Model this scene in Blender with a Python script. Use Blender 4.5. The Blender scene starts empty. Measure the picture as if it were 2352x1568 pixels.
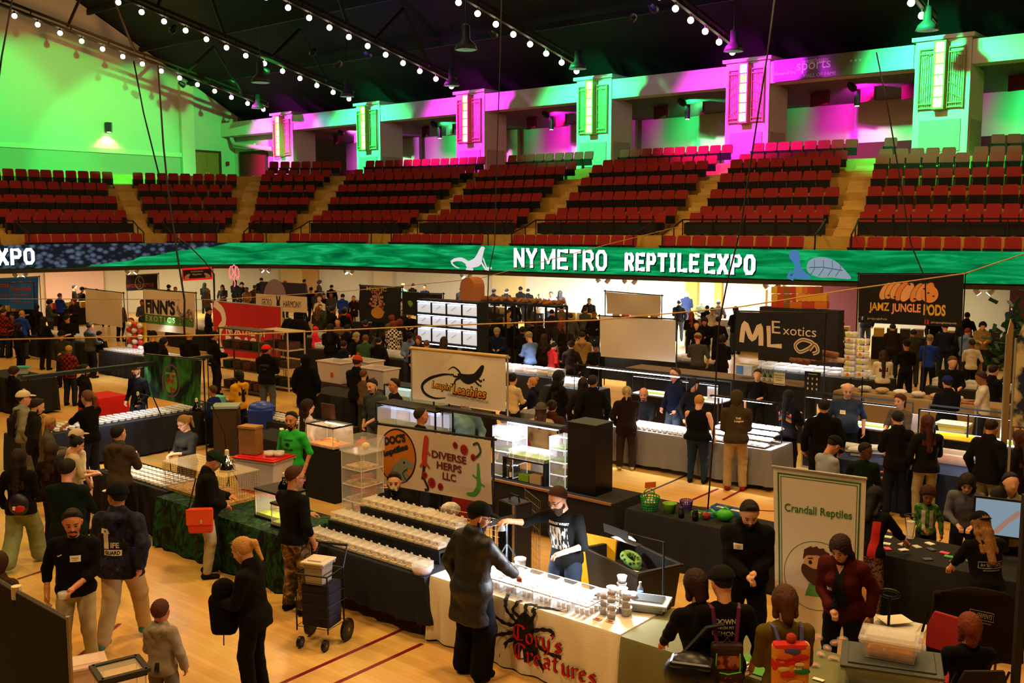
import bpy,bmesh,math,random
import numpy as np
from mathutils import Vector,Matrix
random.seed(7)
SC=bpy.context.scene
COL=SC.collection
PI=math.pi
# ------------------------------------------------------------------ camera
PITCH=math.atan(266/2300.0)
EYE=Vector((0,0,4.75))
cam_d=bpy.data.cameras.new('camera');cam=bpy.data.objects.new('camera',cam_d);COL.objects.link(cam)
cam_d.sensor_fit='HORIZONTAL';cam_d.sensor_width=36.0;cam_d.lens=36.0*2300/2352
cam_d.clip_start=0.1;cam_d.clip_end=300
cam.location=EYE;cam.rotation_euler=(PI/2-PITCH,0,0)
SC.camera=cam
# ------------------------------------------------------------------ world, exposure
wd=bpy.data.worlds.new('world');SC.world=wd;wd.use_nodes=True
wd.node_tree.nodes['Background'].inputs[0].default_value=(0.30,0.16,0.07,1)
wd.node_tree.nodes['Background'].inputs[1].default_value=0.035
SC.view_settings.view_transform='Standard';SC.view_settings.look='None'
SC.view_settings.exposure=0.0;SC.view_settings.gamma=1.0;SC.view_settings.use_curve_mapping=False
SC.cycles.max_bounces=5;SC.cycles.diffuse_bounces=2;SC.cycles.glossy_bounces=2
SC.cycles.transmission_bounces=4;SC.cycles.transparent_max_bounces=12
SC.cycles.sample_clamp_indirect=2.5;SC.cycles.sample_clamp_direct=0
SC.cycles.caustics_reflective=False;SC.cycles.caustics_refractive=False
# arena axes: a runs along the long side (towards the lower right), b runs outwards from the floor
E1=Vector((.766,-.643,0));E2=Vector((.643,.766,0))
def ab(a,b,z=0.0):v=E1*a+E2*b;return Vector((v.x,v.y,z))
AYAW=math.atan2(E1.y,E1.x)
cp,sp_=math.cos(PITCH),math.sin(PITCH)
def ray(px,py):
    x=(px-1176)/2300.0;y=(784-py)/2300.0
    return Vector((x,cp+y*sp_,-sp_+y*cp))
def gp(px,py,z=0.0):
    d=ray(px,py);t=(z-EYE.z)/d.z
    return EYE+d*t
def dp(px,py,Y):
    d=ray(px,py);return EYE+d*(Y/d.y)
def proj(p):
    v=Vector(p)-EYE;zc=v.y*cp-v.z*sp_;yc=v.y*sp_+v.z*cp
    return 1176+2300*v.x/zc,784-2300*yc/zc
def plane_pt(px,py,p0,n):
    d=ray(px,py);t=(Vector(p0)-EYE).dot(n)/d.dot(n);return EYE+d*t
# ------------------------------------------------------------------ lights
def add_light(kind,loc,color,power,target=None,size=.3,size_y=None,spot=60,blend=.5,name='lamp_light'):
    ld=bpy.data.lights.new(name,kind);ld.color=color;ld.energy=power
    if kind=='AREA':
        if name.startswith('lamp_bar'):ld.spread=math.radians(105)
        ld.size=size
        if size_y:ld.shape='RECTANGLE';ld.size_y=size_y
        else:ld.shape='DISK'
    elif kind=='SPOT':
        ld.spot_size=math.radians(spot);ld.spot_blend=blend;ld.shadow_soft_size=size
    else:ld.shadow_soft_size=size
    o=bpy.data.objects.new(name,ld);COL.objects.link(o);o.location=loc
    if target is not None:
        d=Vector(target)-Vector(loc);o.rotation_euler=d.to_track_quat('-Z','Y').to_euler()
    return o
WARM=(1.0,.60,.23)
# the hall's house lights under the roof
for(x,y,w)in((-9,14,1),(1,12,1.15),(10,16,1),(-14,26,.9),(-3,25,.9),(9,25,.75),(-22,36,.9),(-9,37,.7),(4,33,.6),(17,30,.6),(3,5,.9),(-6,5,.9)):
    add_light('AREA',(x,y,13.5),WARM,780*w,(x,y,0),size=1.4,name='house_and_fill_beam')
GREEN=(.02,1.0,.26);MAG=(1.0,.015,.95);PURP=(.25,.03,1.0);CYAN=(.1,.8,1.0)
# ------------------------------------------------------------------ materials
def lin(c):
    if isinstance(c,str):
        c=c.lstrip('#');c=tuple(int(c[i:i+2],16)/255 for i in(0,2,4))
    return tuple((v/12.92 if v<=.04045 else((v+.055)/1.055)**2.4)for v in c[:3])
_M={}
def mat(c,rough=.75,metal=0.0,bump=0.0,scale=30,var=0.0,emit=None,estr=0.0,alpha=1.0,spec=.4,key='',vscale=3.0,trans=0.0,sheen=0.0):
    k=(c if isinstance(c,str)else tuple(c),rough,metal,bump,scale,var,emit,estr,alpha,spec,key,vscale,trans)
    if k in _M:return _M[k]
    m=bpy.data.materials.new('mat_%03d'%len(_M));m.use_nodes=True;nt=m.node_tree;N=nt.nodes;L=nt.links
    b=N['Principled BSDF'];col=lin(c)
    b.inputs['Base Color'].default_value=(*col,1);b.inputs['Roughness'].default_value=rough
    b.inputs['Metallic'].default_value=metal;b.inputs['Specular IOR Level'].default_value=spec
    if trans:b.inputs['Transmission Weight'].default_value=trans
    if alpha<1:b.inputs['Alpha'].default_value=alpha
    if emit is not None:
        b.inputs['Emission Color'].default_value=(*lin(emit),1);b.inputs['Emission Strength'].default_value=estr
    if var or bump:
        tc=N.new('ShaderNodeTexCoord')
        if var:
            n=N.new('ShaderNodeTexNoise');n.inputs['Scale'].default_value=vscale;n.inputs['Detail'].default_value=5
            L.new(tc.outputs['Object'],n.inputs['Vector'])
            mx=N.new('ShaderNodeMix');mx.data_type='RGBA'
            mx.inputs[6].default_value=(*[v*(1-var)for v in col],1);mx.inputs[7].default_value=(*[min(1,v*(1+var))for v in col],1)
            mr=N.new('ShaderNodeMapRange');mr.inputs[1].default_value=.35;mr.inputs[2].default_value=.65
            L.new(n.outputs[0],mr.inputs[0]);L.new(mr.outputs[0],mx.inputs[0]);L.new(mx.outputs[2],b.inputs['Base Color'])
        if bump:
            n2=N.new('ShaderNodeTexNoise');n2.inputs['Scale'].default_value=scale;n2.inputs['Detail'].default_value=3
            L.new(tc.outputs['Object'],n2.inputs['Vector'])
            bp=N.new('ShaderNodeBump');bp.inputs['Strength'].default_value=bump;bp.inputs['Distance'].default_value=.02
            L.new(n2.outputs[0],bp.inputs['Height']);L.new(bp.outputs[0],b.inputs['Normal'])
    _M[k]=m;return m
def cloth(c):return mat(c,rough=.95,bump=.35,scale=14,var=.12,spec=.15,key='cloth')
def emis(c,s,sample=False):
    k=('emis',c,s,sample)
    if k in _M:return _M[k]
    m=bpy.data.materials.new('glow_%03d'%len(_M));m.use_nodes=True;N=m.node_tree.nodes
    N.remove(N['Principled BSDF']);e=N.new('ShaderNodeEmission');e.inputs[0].default_value=(*lin(c),1);e.inputs[1].default_value=s
    m.node_tree.links.new(e.outputs[0],N['Material Output'].inputs[0])
    if not sample:m.cycles.emission_sampling='NONE'
    _M[k]=m;return m
def two_tone(c1,c2,scale,kind='noise',lo=.45,hi=.55,rough=.8,c3=None,stretch=(1,1,1),coord='Object',bump=0,distort=0.0):
    m=bpy.data.materials.new('pattern_%03d'%len(_M));_M[('tt',len(_M))]=m;m.use_nodes=True;nt=m.node_tree;N=nt.nodes;L=nt.links
    b=N['Principled BSDF'];b.inputs['Roughness'].default_value=rough;b.inputs['Specular IOR Level'].default_value=.25
    tc=N.new('ShaderNodeTexCoord');mp=N.new('ShaderNodeMapping');mp.inputs['Scale'].default_value=stretch
    L.new(tc.outputs[coord],mp.inputs[0])
    if kind=='noise':t=N.new('ShaderNodeTexNoise');t.inputs['Detail'].default_value=6;t.inputs['Distortion'].default_value=distort
    elif kind=='voronoi':t=N.new('ShaderNodeTexVoronoi')
    elif kind=='checker':t=N.new('ShaderNodeTexChecker')
    else:t=N.new('ShaderNodeTexWave');t.inputs['Distortion'].default_value=distort
    t.inputs['Scale'].default_value=scale;L.new(mp.outputs[0],t.inputs['Vector'])
    if kind=='checker':
        t.inputs['Color1'].default_value=(*lin(c1),1);t.inputs['Color2'].default_value=(*lin(c2),1)
        L.new(t.outputs[0],b.inputs['Base Color'])
    else:
        r=N.new('ShaderNodeValToRGB');e=r.color_ramp.elements
        e[0].position=lo;e[0].color=(*lin(c1),1);e[1].position=hi;e[1].color=(*lin(c2),1)
        if c3:x=e.new((lo+hi)/2+.001+(hi-lo)*.45);e[1].position=hi;x.color=(*lin(c2),1);e[-1].color=(*lin(c3),1)
        L.new(t.outputs['Distance' if kind=='voronoi' else 0],r.inputs[0]);L.new(r.outputs[0],b.inputs['Base Color'])
    return m
def glass_mat(tint=(.9,.95,.95),a=.18,rough=.08):
    k=('glass',tint,a,rough)
    if k in _M:return _M[k]
    m=bpy.data.materials.new('clear_%03d'%len(_M));m.use_nodes=True;nt=m.node_tree;N=nt.nodes;L=nt.links
    b=N['Principled BSDF'];b.inputs['Base Color'].default_value=(*tint,1);b.inputs['Roughness'].default_value=rough;b.inputs['Specular IOR Level'].default_value=.6
    tr=N.new('ShaderNodeBsdfTransparent');mx=N.new('ShaderNodeMixShader');mx.inputs[0].default_value=a
    L.new(tr.outputs[0],mx.inputs[1]);L.new(b.outputs[0],mx.inputs[2]);L.new(mx.outputs[0],N['Material Output'].inputs[0])
    _M[k]=m;return m
# ------------------------------------------------------------------ mesh helpers
class MB:
    def __init__(s):s.v=[];s.f=[]
    def add(s,vs,fs):
        o=len(s.v);s.v+=[tuple(v)for v in vs];s.f+=[tuple(i+o for i in f)for f in fs];return s
    def box(s,c,d,rz=0.0,M=None,taper=1.0):
        x,y,z=[q/2 for q in d];vs=[]
        for sz in(-1,1):
            t=taper if sz<0 else 1.0
            for sx,sy in((-1,-1),(1,-1),(1,1),(-1,1)):vs.append(Vector((sx*x*t,sy*y*t,sz*z)))
        R=Matrix.Rotation(rz,3,'Z')if rz else None
        out=[]
        for v in vs:
            if R:v=R@v
            if M is not None:v=M@v
            out.append(v+Vector(c))
        return s.add(out,[(3,2,1,0),(4,5,6,7),(0,1,5,4),(1,2,6,5),(2,3,7,6),(3,0,4,7)])
    def tube(s,pts,r,n=6,caps=True,closed=False):
        pts=[Vector(p)for p in pts];m=len(pts);rs=r if isinstance(r,(list,tuple))else[r]*m
        up=None;rings=[]
        for i,p in enumerate(pts):
            if closed:d=pts[(i+1)%m]-pts[i-1]
            else:d=pts[min(i+1,m-1)]-pts[max(i-1,0)]
            if d.length<1e-9:d=Vector((0,0,1))
            d.normalize()
            if up is None:
                up=Vector((0,0,1))if abs(d.z)<.9 else Vector((1,0,0))
            u=up-d*up.dot(d)
            if u.length<1e-6:u=d.orthogonal()
            u.normalize();up=u;w=d.cross(u)
            rings.append([p+(u*math.cos(2*PI*k/n)+w*math.sin(2*PI*k/n))*rs[i]for k in range(n)])
        vs=[v for rg in rings for v in rg];fs=[]
        for i in range(m if closed else m-1):
            j=(i+1)%m
            for k in range(n):fs.append((i*n+k,i*n+(k+1)%n,j*n+(k+1)%n,j*n+k))
        if caps and not closed:fs.append(tuple(range(n-1,-1,-1)));fs.append(tuple((m-1)*n+k for k in range(n)))
        return s.add(vs,fs)
    def lathe(s,prof,c=(0,0,0),n=12,sx=1,sy=1,M=None):
        c=Vector(c);vs=[]
        for r,z in prof:
            for k in range(n):
                v=Vector((r*sx*math.cos(2*PI*k/n),r*sy*math.sin(2*PI*k/n),z))
                if M is not None:v=M@v
                vs.append(c+v)
        fs=[]
        for i in range(len(prof)-1):
            for k in range(n):fs.append((i*n+k,i*n+(k+1)%n,(i+1)*n+(k+1)%n,(i+1)*n+k))
        fs.append(tuple(range(n-1,-1,-1)));fs.append(tuple((len(prof)-1)*n+k for k in range(n)))
        return s.add(vs,fs)
    def sphere(s,c,r,n=10,m=7,sc=(1,1,1),M=None):
        return s.lathe([(max(1e-4,r*math.sin(PI*i/m)),-r*math.cos(PI*i/m)*sc[2])for i in range(m+1)],c,n,sc[0],sc[1],M)
    def prism(s,poly,z0,z1):
        n=len(poly)
        return s.add([(x,y,z0)for x,y in poly]+[(x,y,z1)for x,y in poly],
                     [tuple(range(n-1,-1,-1)),tuple(range(n,2*n))]+[(i,(i+1)%n,n+(i+1)%n,n+i)for i in range(n)])
    def xf(s,M):
        s.v=[tuple(M@Vector(v))for v in s.v];return s
    def build(s,name,m,parent=None,smooth=False,bevel=0.0,loc=None,rz=0.0):
        me=bpy.data.meshes.new(name);me.from_pydata(s.v,[],s.f);me.update()
        if smooth:me.polygons.foreach_set('use_smooth',[True]*len(me.polygons))
        return put(name,me,m,parent,loc,rz,bevel)
def put(name,me,m,parent=None,loc=None,rz=0.0,bevel=0.0):
    o=bpy.data.objects.new(name,me);COL.objects.link(o)
    if m is not None:
        if len(me.materials)==0:me.materials.append(m)
        o.material_slots[0].link='OBJECT';o.material_slots[0].material=m
    if parent is not None:o.parent=parent
    if loc is not None:o.location=loc
    if rz:o.rotation_euler=(0,0,rz)
    if bevel:
        b=o.modifiers.new('bevel','BEVEL');b.width=bevel;b.segments=2;b.limit_method='ANGLE'
    return o
def tag(o,label,cat,group=None,kind=None):
    if label:o['label']=label
    if cat:o['category']=cat
    if group:o['group']=group
    if kind:o['kind']=kind
    return o
def thing(name,label,cat,loc=(0,0,0),rz=0.0,group=None):
    o=bpy.data.objects.new(name,None);COL.objects.link(o);o.empty_display_size=.1
    o.location=loc;o.rotation_euler=(0,0,rz)
    return tag(o,label,cat,group)
def struct(name,mb,m,bevel=0.0,smooth=False):
    o=mb.build(name,m,None,smooth,bevel);o['kind']='structure';return o
def kids(o):return[c for c in o.children]
def dup(root,loc,rz=None,label=None,group=None,scale=None):
    r=root.copy();COL.objects.link(r);r.location=loc
    if rz is not None:r.rotation_euler=(0,0,rz)
    if label:r['label']=label
    if group:r['group']=group
    if scale:r.scale=(scale,)*3
    for ch in kids(root):
        c=ch.copy();COL.objects.link(c);c.parent=r
        for g in kids(ch):
            d=g.copy();COL.objects.link(d);d.parent=c
    return r
_O='first second third fourth fifth sixth seventh eighth ninth tenth eleventh twelfth thirteenth fourteenth fifteenth sixteenth seventeenth eighteenth nineteenth twentieth'.split()
_T={2:'twenty',3:'thirty',4:'forty'}
def nth(k):
    return _O[k]if k<20 else(_T[(k+1)//10]+'-'+_O[k%10])if(k+1)%10 else _T.get((k+1)//10,'many')[:-1]+'ieth'
# ------------------------------------------------------------------ flat graphics (signs, lettering)
def tess(polys):
    """polys: list of loops (outer and holes) in 2D -> verts, tris"""
    from mathutils.geometry import tessellate_polygon
    loops=[[Vector((x,y,0))for x,y in p]for p in polys]
    vs=[v for l in loops for v in l]
    return vs,tessellate_polygon(loops)
_TX={}
def text_mesh(s,size=1.0,bold=0.0,shear=0.0,sx=1.0,spacing=1.0,align='CENTER'):
    k=(s,size,bold,shear,sx,spacing,align)
    if k in _TX:return _TX[k]
    cu=bpy.data.curves.new('lettering','FONT');cu.body=s;cu.size=size;cu.offset=bold;cu.shear=shear
    cu.align_x=align;cu.align_y='CENTER';cu.space_character=spacing;cu.resolution_u=3
    o=bpy.data.objects.new('lettering',cu);COL.objects.link(o)
    me=bpy.data.meshes.new_from_object(o);bpy.data.objects.remove(o);
    vs=[(v.co.x*sx,v.co.y)for v in me.vertices];fs=[tuple(p.vertices)for p in me.polygons]
    bpy.data.meshes.remove(me);_TX[k]=(vs,fs);return _TX[k]
def fit_text(s,w,h,**kw):
    vs,fs=text_mesh(s,**kw)
    xs=[v[0]for v in vs];ys=[v[1]for v in vs]
    x0,x1,y0,y1=min(xs),max(xs),min(ys),max(ys)
    return[((x-(x0+x1)/2)/(x1-x0)*w,(y-(y0+y1)/2)/(y1-y0)*h)for x,y in vs],fs
def stroke(pts,w,closed=False,taper=False):
    """2D stroke polygon mesh: verts, quads"""
    P=[Vector((x,y))for x,y in pts];n=len(P);vs=[];fs=[]
    for i,p in enumerate(P):
        d=(P[(i+1)%n]-P[i-1])if closed else(P[min(i+1,n-1)]-P[max(i-1,0)])
        if d.length<1e-9:d=Vector((1,0))
        d.normalize();q=Vector((-d.y,d.x));ww=w[i]if isinstance(w,(list,tuple))else w
        if taper:ww=ww*(1-abs(2*i/(n-1)-1)**2*.9)
        vs+=[tuple(p+q*ww/2),tuple(p-q*ww/2)]
    for i in range(n if closed else n-1):
        j=(i+1)%n;fs.append((2*i+1,2*j+1,2*j,2*i))
    return vs,fs
def bez(pts,n=6):
    """Catmull-Rom smooth through points"""
    P=[Vector(p)for p in pts];out=[]
    for i in range(len(P)-1):
        p0=P[max(i-1,0)];p1=P[i];p2=P[i+1];p3=P[min(i+2,len(P)-1)]
        for k in range(n):
            t=k/n
            out.append(tuple(.5*((2*p1)+(p2-p0)*t+(2*p0-5*p1+4*p2-p3)*t*t+(3*p1-p0-3*p2+p3)*t**3)))
    out.append(tuple(P[-1]));return out
def bezc(pts,n=6):
    P=[Vector(p)for p in pts];out=[];m=len(P)
    for i in range(m):
        p0=P[i-1];p1=P[i];p2=P[(i+1)%m];p3=P[(i+2)%m]
        for k in range(n):
            t=k/n
            out.append(tuple(.5*((2*p1)+(p2-p0)*t+(2*p0-5*p1+4*p2-p3)*t*t+(3*p1-p0-3*p2+p3)*t**3)))
    return out
def ell(cx,cy,rx,ry,n=28,rot=0.0):
    c,s=math.cos(rot),math.sin(rot)
    return[(cx+rx*math.cos(2*PI*i/n)*c-ry*math.sin(2*PI*i/n)*s,cy+rx*math.cos(2*PI*i/n)*s+ry*math.sin(2*PI*i/n)*c)for i in range(n)]
class G2:
    """collects 2D shapes, then maps them through S(u,v,off)->3D"""
    def __init__(s):s.v=[];s.f=[]
    def raw(s,vf,dx=0,dy=0,rot=0,sc=1.0):
        vs,fs=vf;o=len(s.v);c,q=math.cos(rot),math.sin(rot)
        s.v+=[(dx+(x*c-y*q)*sc,dy+(x*q+y*c)*sc)for x,y in vs];s.f+=[tuple(i+o for i in f)for f in fs];return s
    def poly(s,*loops,**kw):
        vs,fs=tess(loops);return s.raw(([(v.x,v.y)for v in vs],fs),**kw)
    def rect(s,x0,y0,x1,y1):return s.raw(([(x0,y0),(x1,y0),(x1,y1),(x0,y1)],[(0,1,2,3)]))
    def text(s,t,x,y,w,h,rot=0,**kw):return s.raw(fit_text(t,w,h,**kw),x,y,rot)
    def line(s,pts,w,**kw):return s.raw(stroke(pts,w,**kw))
    def build(s,name,m,S,off=.004,parent=None,maxlen=None,thick=0.0):
        bm=bmesh.new();vs=[bm.verts.new((x,y,0))for x,y in s.v]
        for f in s.f:
            try:bm.faces.new([vs[i]for i in f])
            except ValueError:pass
        if maxlen:
            for _ in range(5):
                e=[e for e in bm.edges if e.calc_length()>maxlen]
                if not e:break
                bmesh.ops.subdivide_edges(bm,edges=e,cuts=1)
                bmesh.ops.triangulate(bm,faces=[f for f in bm.faces if len(f.verts)>4])
        for v in bm.verts:v.co=S(v.co.x,v.co.y,off)
        me=bpy.data.meshes.new(name);bm.to_mesh(me);bm.free()
        return put(name,me,m,parent)
# ================================================================== ARENA SHELL
cream=mat('#cfc4ae',.8,key='wall');taupe=mat('#b3a78f',.85,key='wall');maroon=mat('#4a1014',.8,key='wall')
# ---- curved front edge of the balcony
CP=[(-46,2),(-45,10),(-44,18),(-43.2,23.5),(-41.3,28),(-36.5,30.2),(-26.6,31.1),(-15.7,32.3),(-7.9,34.5),(-2,37.2),(4,41)]
CURVE=[Vector(p)for p in bez(CP,24)]
_len=[0.0]
for i in range(1,len(CURVE)):_len.append(_len[-1]+(CURVE[i]-CURVE[i-1]).length)
CL=_len[-1]
def cpt(s):
    s=max(0,min(CL-1e-4,s));i=int(np.searchsorted(_len,s,side='right'))-1;i=max(0,min(i,len(CURVE)-2))
    t=(s-_len[i])/(_len[i+1]-_len[i]);return CURVE[i].lerp(CURVE[i+1],t)
def ctan(s):
    d=cpt(s+.8)-cpt(s-.8);d.normalize();return d
def cw(s,t,z):
    """world point at arc length s, t metres outwards"""
    p=cpt(s);d=ctan(s);n=Vector((-d.y,d.x))
    q=p+n*t;return ab(q.x,q.y,z)
def aw(s,u,t,z):
    """aisle point: u metres sideways of the aisle's own centre line"""
    p=cpt(s);d=ctan(s);q=p+Vector((-d.y,d.x))*t+d*u;return ab(q.x,q.y,z)
def s_at_px(px):
    best=None
    for k in range(1200):
        s=CL*k/1199;x,y=proj(cw(s,0,3.9))
        if EYE.y<cw(s,0,0).y:
            e=abs(x-px)
            if best is None or e<best[0]:best=(e,s)
    return best[1]
def strip(name,t0,z0,t1,z1,m,s0=0,s1=None,step=.8,thick=None):
    s1=CL if s1 is None else s1;n=max(2,int((s1-s0)/step));mb=MB();vs=[];fs=[]
    for i in range(n+1):
        s=s0+(s1-s0)*i/n;vs+=[cw(s,t0,z0),cw(s,t1,z1)]
        if i:fs.append((2*i-2,2*i,2*i+1,2*i-1))
    mb.add(vs,fs);return mb
RIB_T,RIB_B=3.94,2.92
# ---- floor
def floor_mat():
    m=bpy.data.materials.new('maple_floor');m.use_nodes=True;nt=m.node_tree;N=nt.nodes;L=nt.links;b=N['Principled BSDF']
    tc=N.new('ShaderNodeTexCoord');mp=N.new('ShaderNodeMapping');mp.inputs['Rotation'].default_value=(0,0,-AYAW)
    L.new(tc.outputs['Object'],mp.inputs[0])
    br=N.new('ShaderNodeTexBrick');br.inputs['Scale'].default_value=1;br.inputs['Brick Width'].default_value=1.6;br.inputs['Row Height'].default_value=.075
    br.inputs['Mortar Size'].default_value=.0015;br.inputs['Color1'].default_value=(.58,.34,.085,1);br.inputs['Color2'].default_value=(.66,.41,.12,1);br.inputs['Mortar'].default_value=(.36,.22,.09,1)
    L.new(mp.outputs[0],br.inputs['Vector'])
    n=N.new('ShaderNodeTexNoise');n.inputs['Scale'].default_value=.8;n.inputs['Detail'].default_value=6;L.new(mp.outputs[0],n.inputs['Vector'])
    mx=N.new('ShaderNodeMix');mx.data_type='RGBA';mx.blend_type='MULTIPLY';mx.inputs[0].default_value=.35
    L.new(br.outputs[0],mx.inputs[6]);L.new(n.outputs[1],mx.inputs[7])
    hs=N.new('ShaderNodeHueSaturation');hs.inputs['Value'].default_value=1.2;hs.inputs['Saturation'].default_value=1.0
    L.new(mx.outputs[2],hs.inputs['Color']);L.new(hs.outputs[0],b.inputs['Base Color'])
    b.inputs['Roughness'].default_value=.30;b.inputs['Specular IOR Level'].default_value=.32
    return m
mb=MB();mb.add([ab(-66,-12),ab(16,-12),ab(16,52),ab(-66,52)],[(0,1,2,3)])
struct('floor',mb,floor_mat())
# court lines lying on the floor
red_line=mat('#6d0f16',.4,key='line');dark_line=mat('#141a26',.4,key='line')
def court_line(i,p0,p1,w,m):
    d=(p1-p0);d.z=0;d.normalize();q=Vector((-d.y,d.x,0))*w/2;z=Vector((0,0,.003))
    mb=MB();mb.add([p0-q+z,p1-q+z,p1+q+z,p0+q+z],[(0,1,2,3)]);struct('trim_%d'%i,mb,m)
court_line(1,gp(640,1572),gp(925,1445),.055,red_line)
court_line(2,gp(765,1572),gp(970,1478),.055,red_line)
court_line(3,gp(180,1508),gp(275,1432),.055,red_line)
court_line(4,gp(40,1330),gp(95,1312),.055,red_line)
court_line(5,gp(1440,1150),gp(1580,1090),.05,dark_line)
court_line(6,gp(1590,1148),gp(1650,1122),.055,red_line)
court_line(7,gp(1660,1148),gp(1722,1116),.055,red_line)
court_line(8,gp(1440,1155),gp(1800,1175),.05,red_line)
# ---- end wall (lit green), gable shape
AE=-63.0
def on_end(b,z):return ab(AE,b,z)
ge=mat('#bdb9a8',.85,key='wall')
mb=MB();mb.add([on_end(-12,0),on_end(44,0),on_end(44,12.6),on_end(16,27.5),on_end(-12,12.6)],[(0,1,2,3,4)])
struct('wall_end',mb,ge)
mb=MB()
for(b0,b1,z0,z1,th)in((-12,39.2,9.45,9.75,.25),(39.2,40.2,6,14.4,.35)):
    c=ab(AE+th/2,(b0+b1)/2,(z0+z1)/2);mb.box(c,(th,b1-b0,z1-z0),AYAW)
struct('trim_9',mb,cream)
# lower wainscot of the end wall
mb=MB();mb.box(ab(AE+.06,13.6,8.0),(.12,51,2.9),AYAW);struct('trim_10',mb,mat('#a39c89',.9,key='wall'))
def double_door(n,c,width,height,yaw,m,lab):
    t=thing('door_%d'%n,lab,'door',c,yaw);t['kind']='structure';del t['category']
    fr=MB();fr.box((0,0,height/2+.06),(width+.3,.16,.14));fr.v=[(x,y,z+height/2)for x,y,z in fr.v]
    for s in(-1,1):fr.box((s*(width/2+.08),0,height/2),(.16,.16,height))
    fr.build('door_frame',mat('#3a1e12',.6),t)
    for s in(-1,1):
        d=MB().box((s*width/4,.02,height/2),(width/2-.02,.08,height-.02)).build('door_leaf',m,t)
        MB().box((s*.09,-.06,height*.42),(.05,.06,.5)).build('door_handle',mat('#d8d8d8',.3,1),d)
# yellow double doors in the end wall, red doors in the corner wall
double_door(1,ab(AE+.25,41.45-.3,7.05),2.0,2.85,AYAW+PI/2,mat('#7d6412',.6),'brown yellow double doors in the end wall under the green light')
struct('wall_corner',MB().box(ab(-59.5,43.9,6),(7.2,.5,12.4),AYAW),cream)
double_door(2,ab(-60.6,43.55,6.7),2.9,3.2,AYAW,mat('#6d0c18',.6),'dark red double doors in the corner beside the first column')
o=thing('exit_sign','small white lit exit sign above the dark red corner doors','sign',ab(-60.6,43.5,10.35),AYAW)
MB().box((0,0,0),(.62,.12,.36)).build('sign_box',mat('#eeeeee',.5),o)
_g=G2().text('EXIT',0,0,.46,.22,bold=.02);_g.build('lettering',mat('#a01010',.5),lambda u,v,f:Vector((u,-.07,v)),0,o)
for k,(b,z)in enumerate(((42.85,9.2),(42.85,7.9))):
    tag(MB().box(ab(AE+.3,b,z),(.1,.22,.26),AYAW).build('fire_alarm',mat('#a01818',.5)),'small red fire alarm box between the two pairs of doors, %s one'%('upper' if k==0 else 'lower'),'alarm box')
# wall sconce on the green wall
_wb=33.9
o=thing('wall_sconce','small black wall sconce shining down on the green end wall','wall lamp',ab(AE+.2,_wb,11.0),AYAW)
MB().box((.1,0,.1),(.3,.34,.62)).build('housing',mat('#0c0c0c',.4),o)
MB().box((.27,.1,.1),(.02,.05,.6)).build('chrome_strip',mat('#cccccc',.2,1),o)
MB().lathe([(.12,-.22),(.13,-.2)],(.1,0,0)).build('lens',emis('#fff2c0',14),o)
add_light('SPOT',ab(AE+.42,_wb,10.75),(1,.85,.4),190,ab(AE+.1,_wb,8.5),size=.05,spot=115,blend=.5,name='sconce_beam')
# grey duct in the corner
o=tag(MB().tube([ab(AE+.8,42.9,12.3),ab(AE+.8,42.9,10.9),ab(AE+1.1,42.9,10.5),ab(-57,42.9,9.9)],.16,8).build('duct_pipe',mat('#b9a898',.6),smooth=True),'pale duct pipe running down the corner and along the wall above the red doors','pipe')
# ---- side wall, columns and beam
CA=[-55.8+8.52*i for i in range(7)];CB=42.7
PINKP=(.8,.1,1.0)
struct('wall_side',MB().box(ab(-24.5,48.4,8.5),(63,.4,5),AYAW),taupe)
struct('wall_side_lower',MB().box(ab(-24.5,47.75,7.6),(63,.3,2.1),AYAW),maroon)
mb=MB()
for i,a in enumerate(CA[:-1]):mb.box(ab(a+5.2,48.05,9.45),(4.6,.3,2.3),AYAW)
struct('trim_11',mb,cream)
mb=MB();mb.add([ab(-56,43.2,11.1),ab(10,43.2,11.1),ab(10,49,10.5),ab(-56,49,10.5)],[(0,1,2,3)])
struct('ceiling_gallery',mb,mat('#6d6258',.9))
mb=MB();mb.box(ab(-26,43.0,11.55),(75,.9,.95),AYAW);struct('trim_12',mb,mat('#d6d0c2',.8,key='wall'))
# red hanging baffles and little black cylinder lamps under the gallery ceiling
bz=10.55;baf=None
for i,a in enumerate(CA[:-1]):
    for j in range(3):
        p=ab(a+2.3+j*2.1,45.2,bz)
        if baf is None:
            baf=tag(MB().box((0,0,0),(1.25,.12,.62)).build('ceiling_baffle',mat('#5c0e12',.8),loc=p,rz=AYAW-.5),'dark red rectangular baffle behind the coloured columns, first from the left','baffle','red baffles behind the columns')
        else:
            b2=baf.copy();COL.objects.link(b2);b2.location=p;b2['label']='dark red rectangular baffle behind the coloured columns, %s from the left'%nth(i*3+j)
    if i in(1,2,3,4):
        o=thing('cylinder_lamp','small black cylinder lamp hanging between columns %s'%{1:'over the green and third pink column',2:'left of the fourth, green column',3:'right of the fourth, green column',4:'right of the lilac hall of fame lettering'}[i],'ceiling lamp',ab(a+4.4,44.3,10.35),AYAW)
        MB().lathe([(.13,-.35),(.13,.35)],n=10).build('lamp_body',mat('#0a0a0a',.3),o);MB().lathe([(.1,-.37),(.1,-.36)],n=10).build('lens',emis('#ffffff',5),o)
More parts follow.
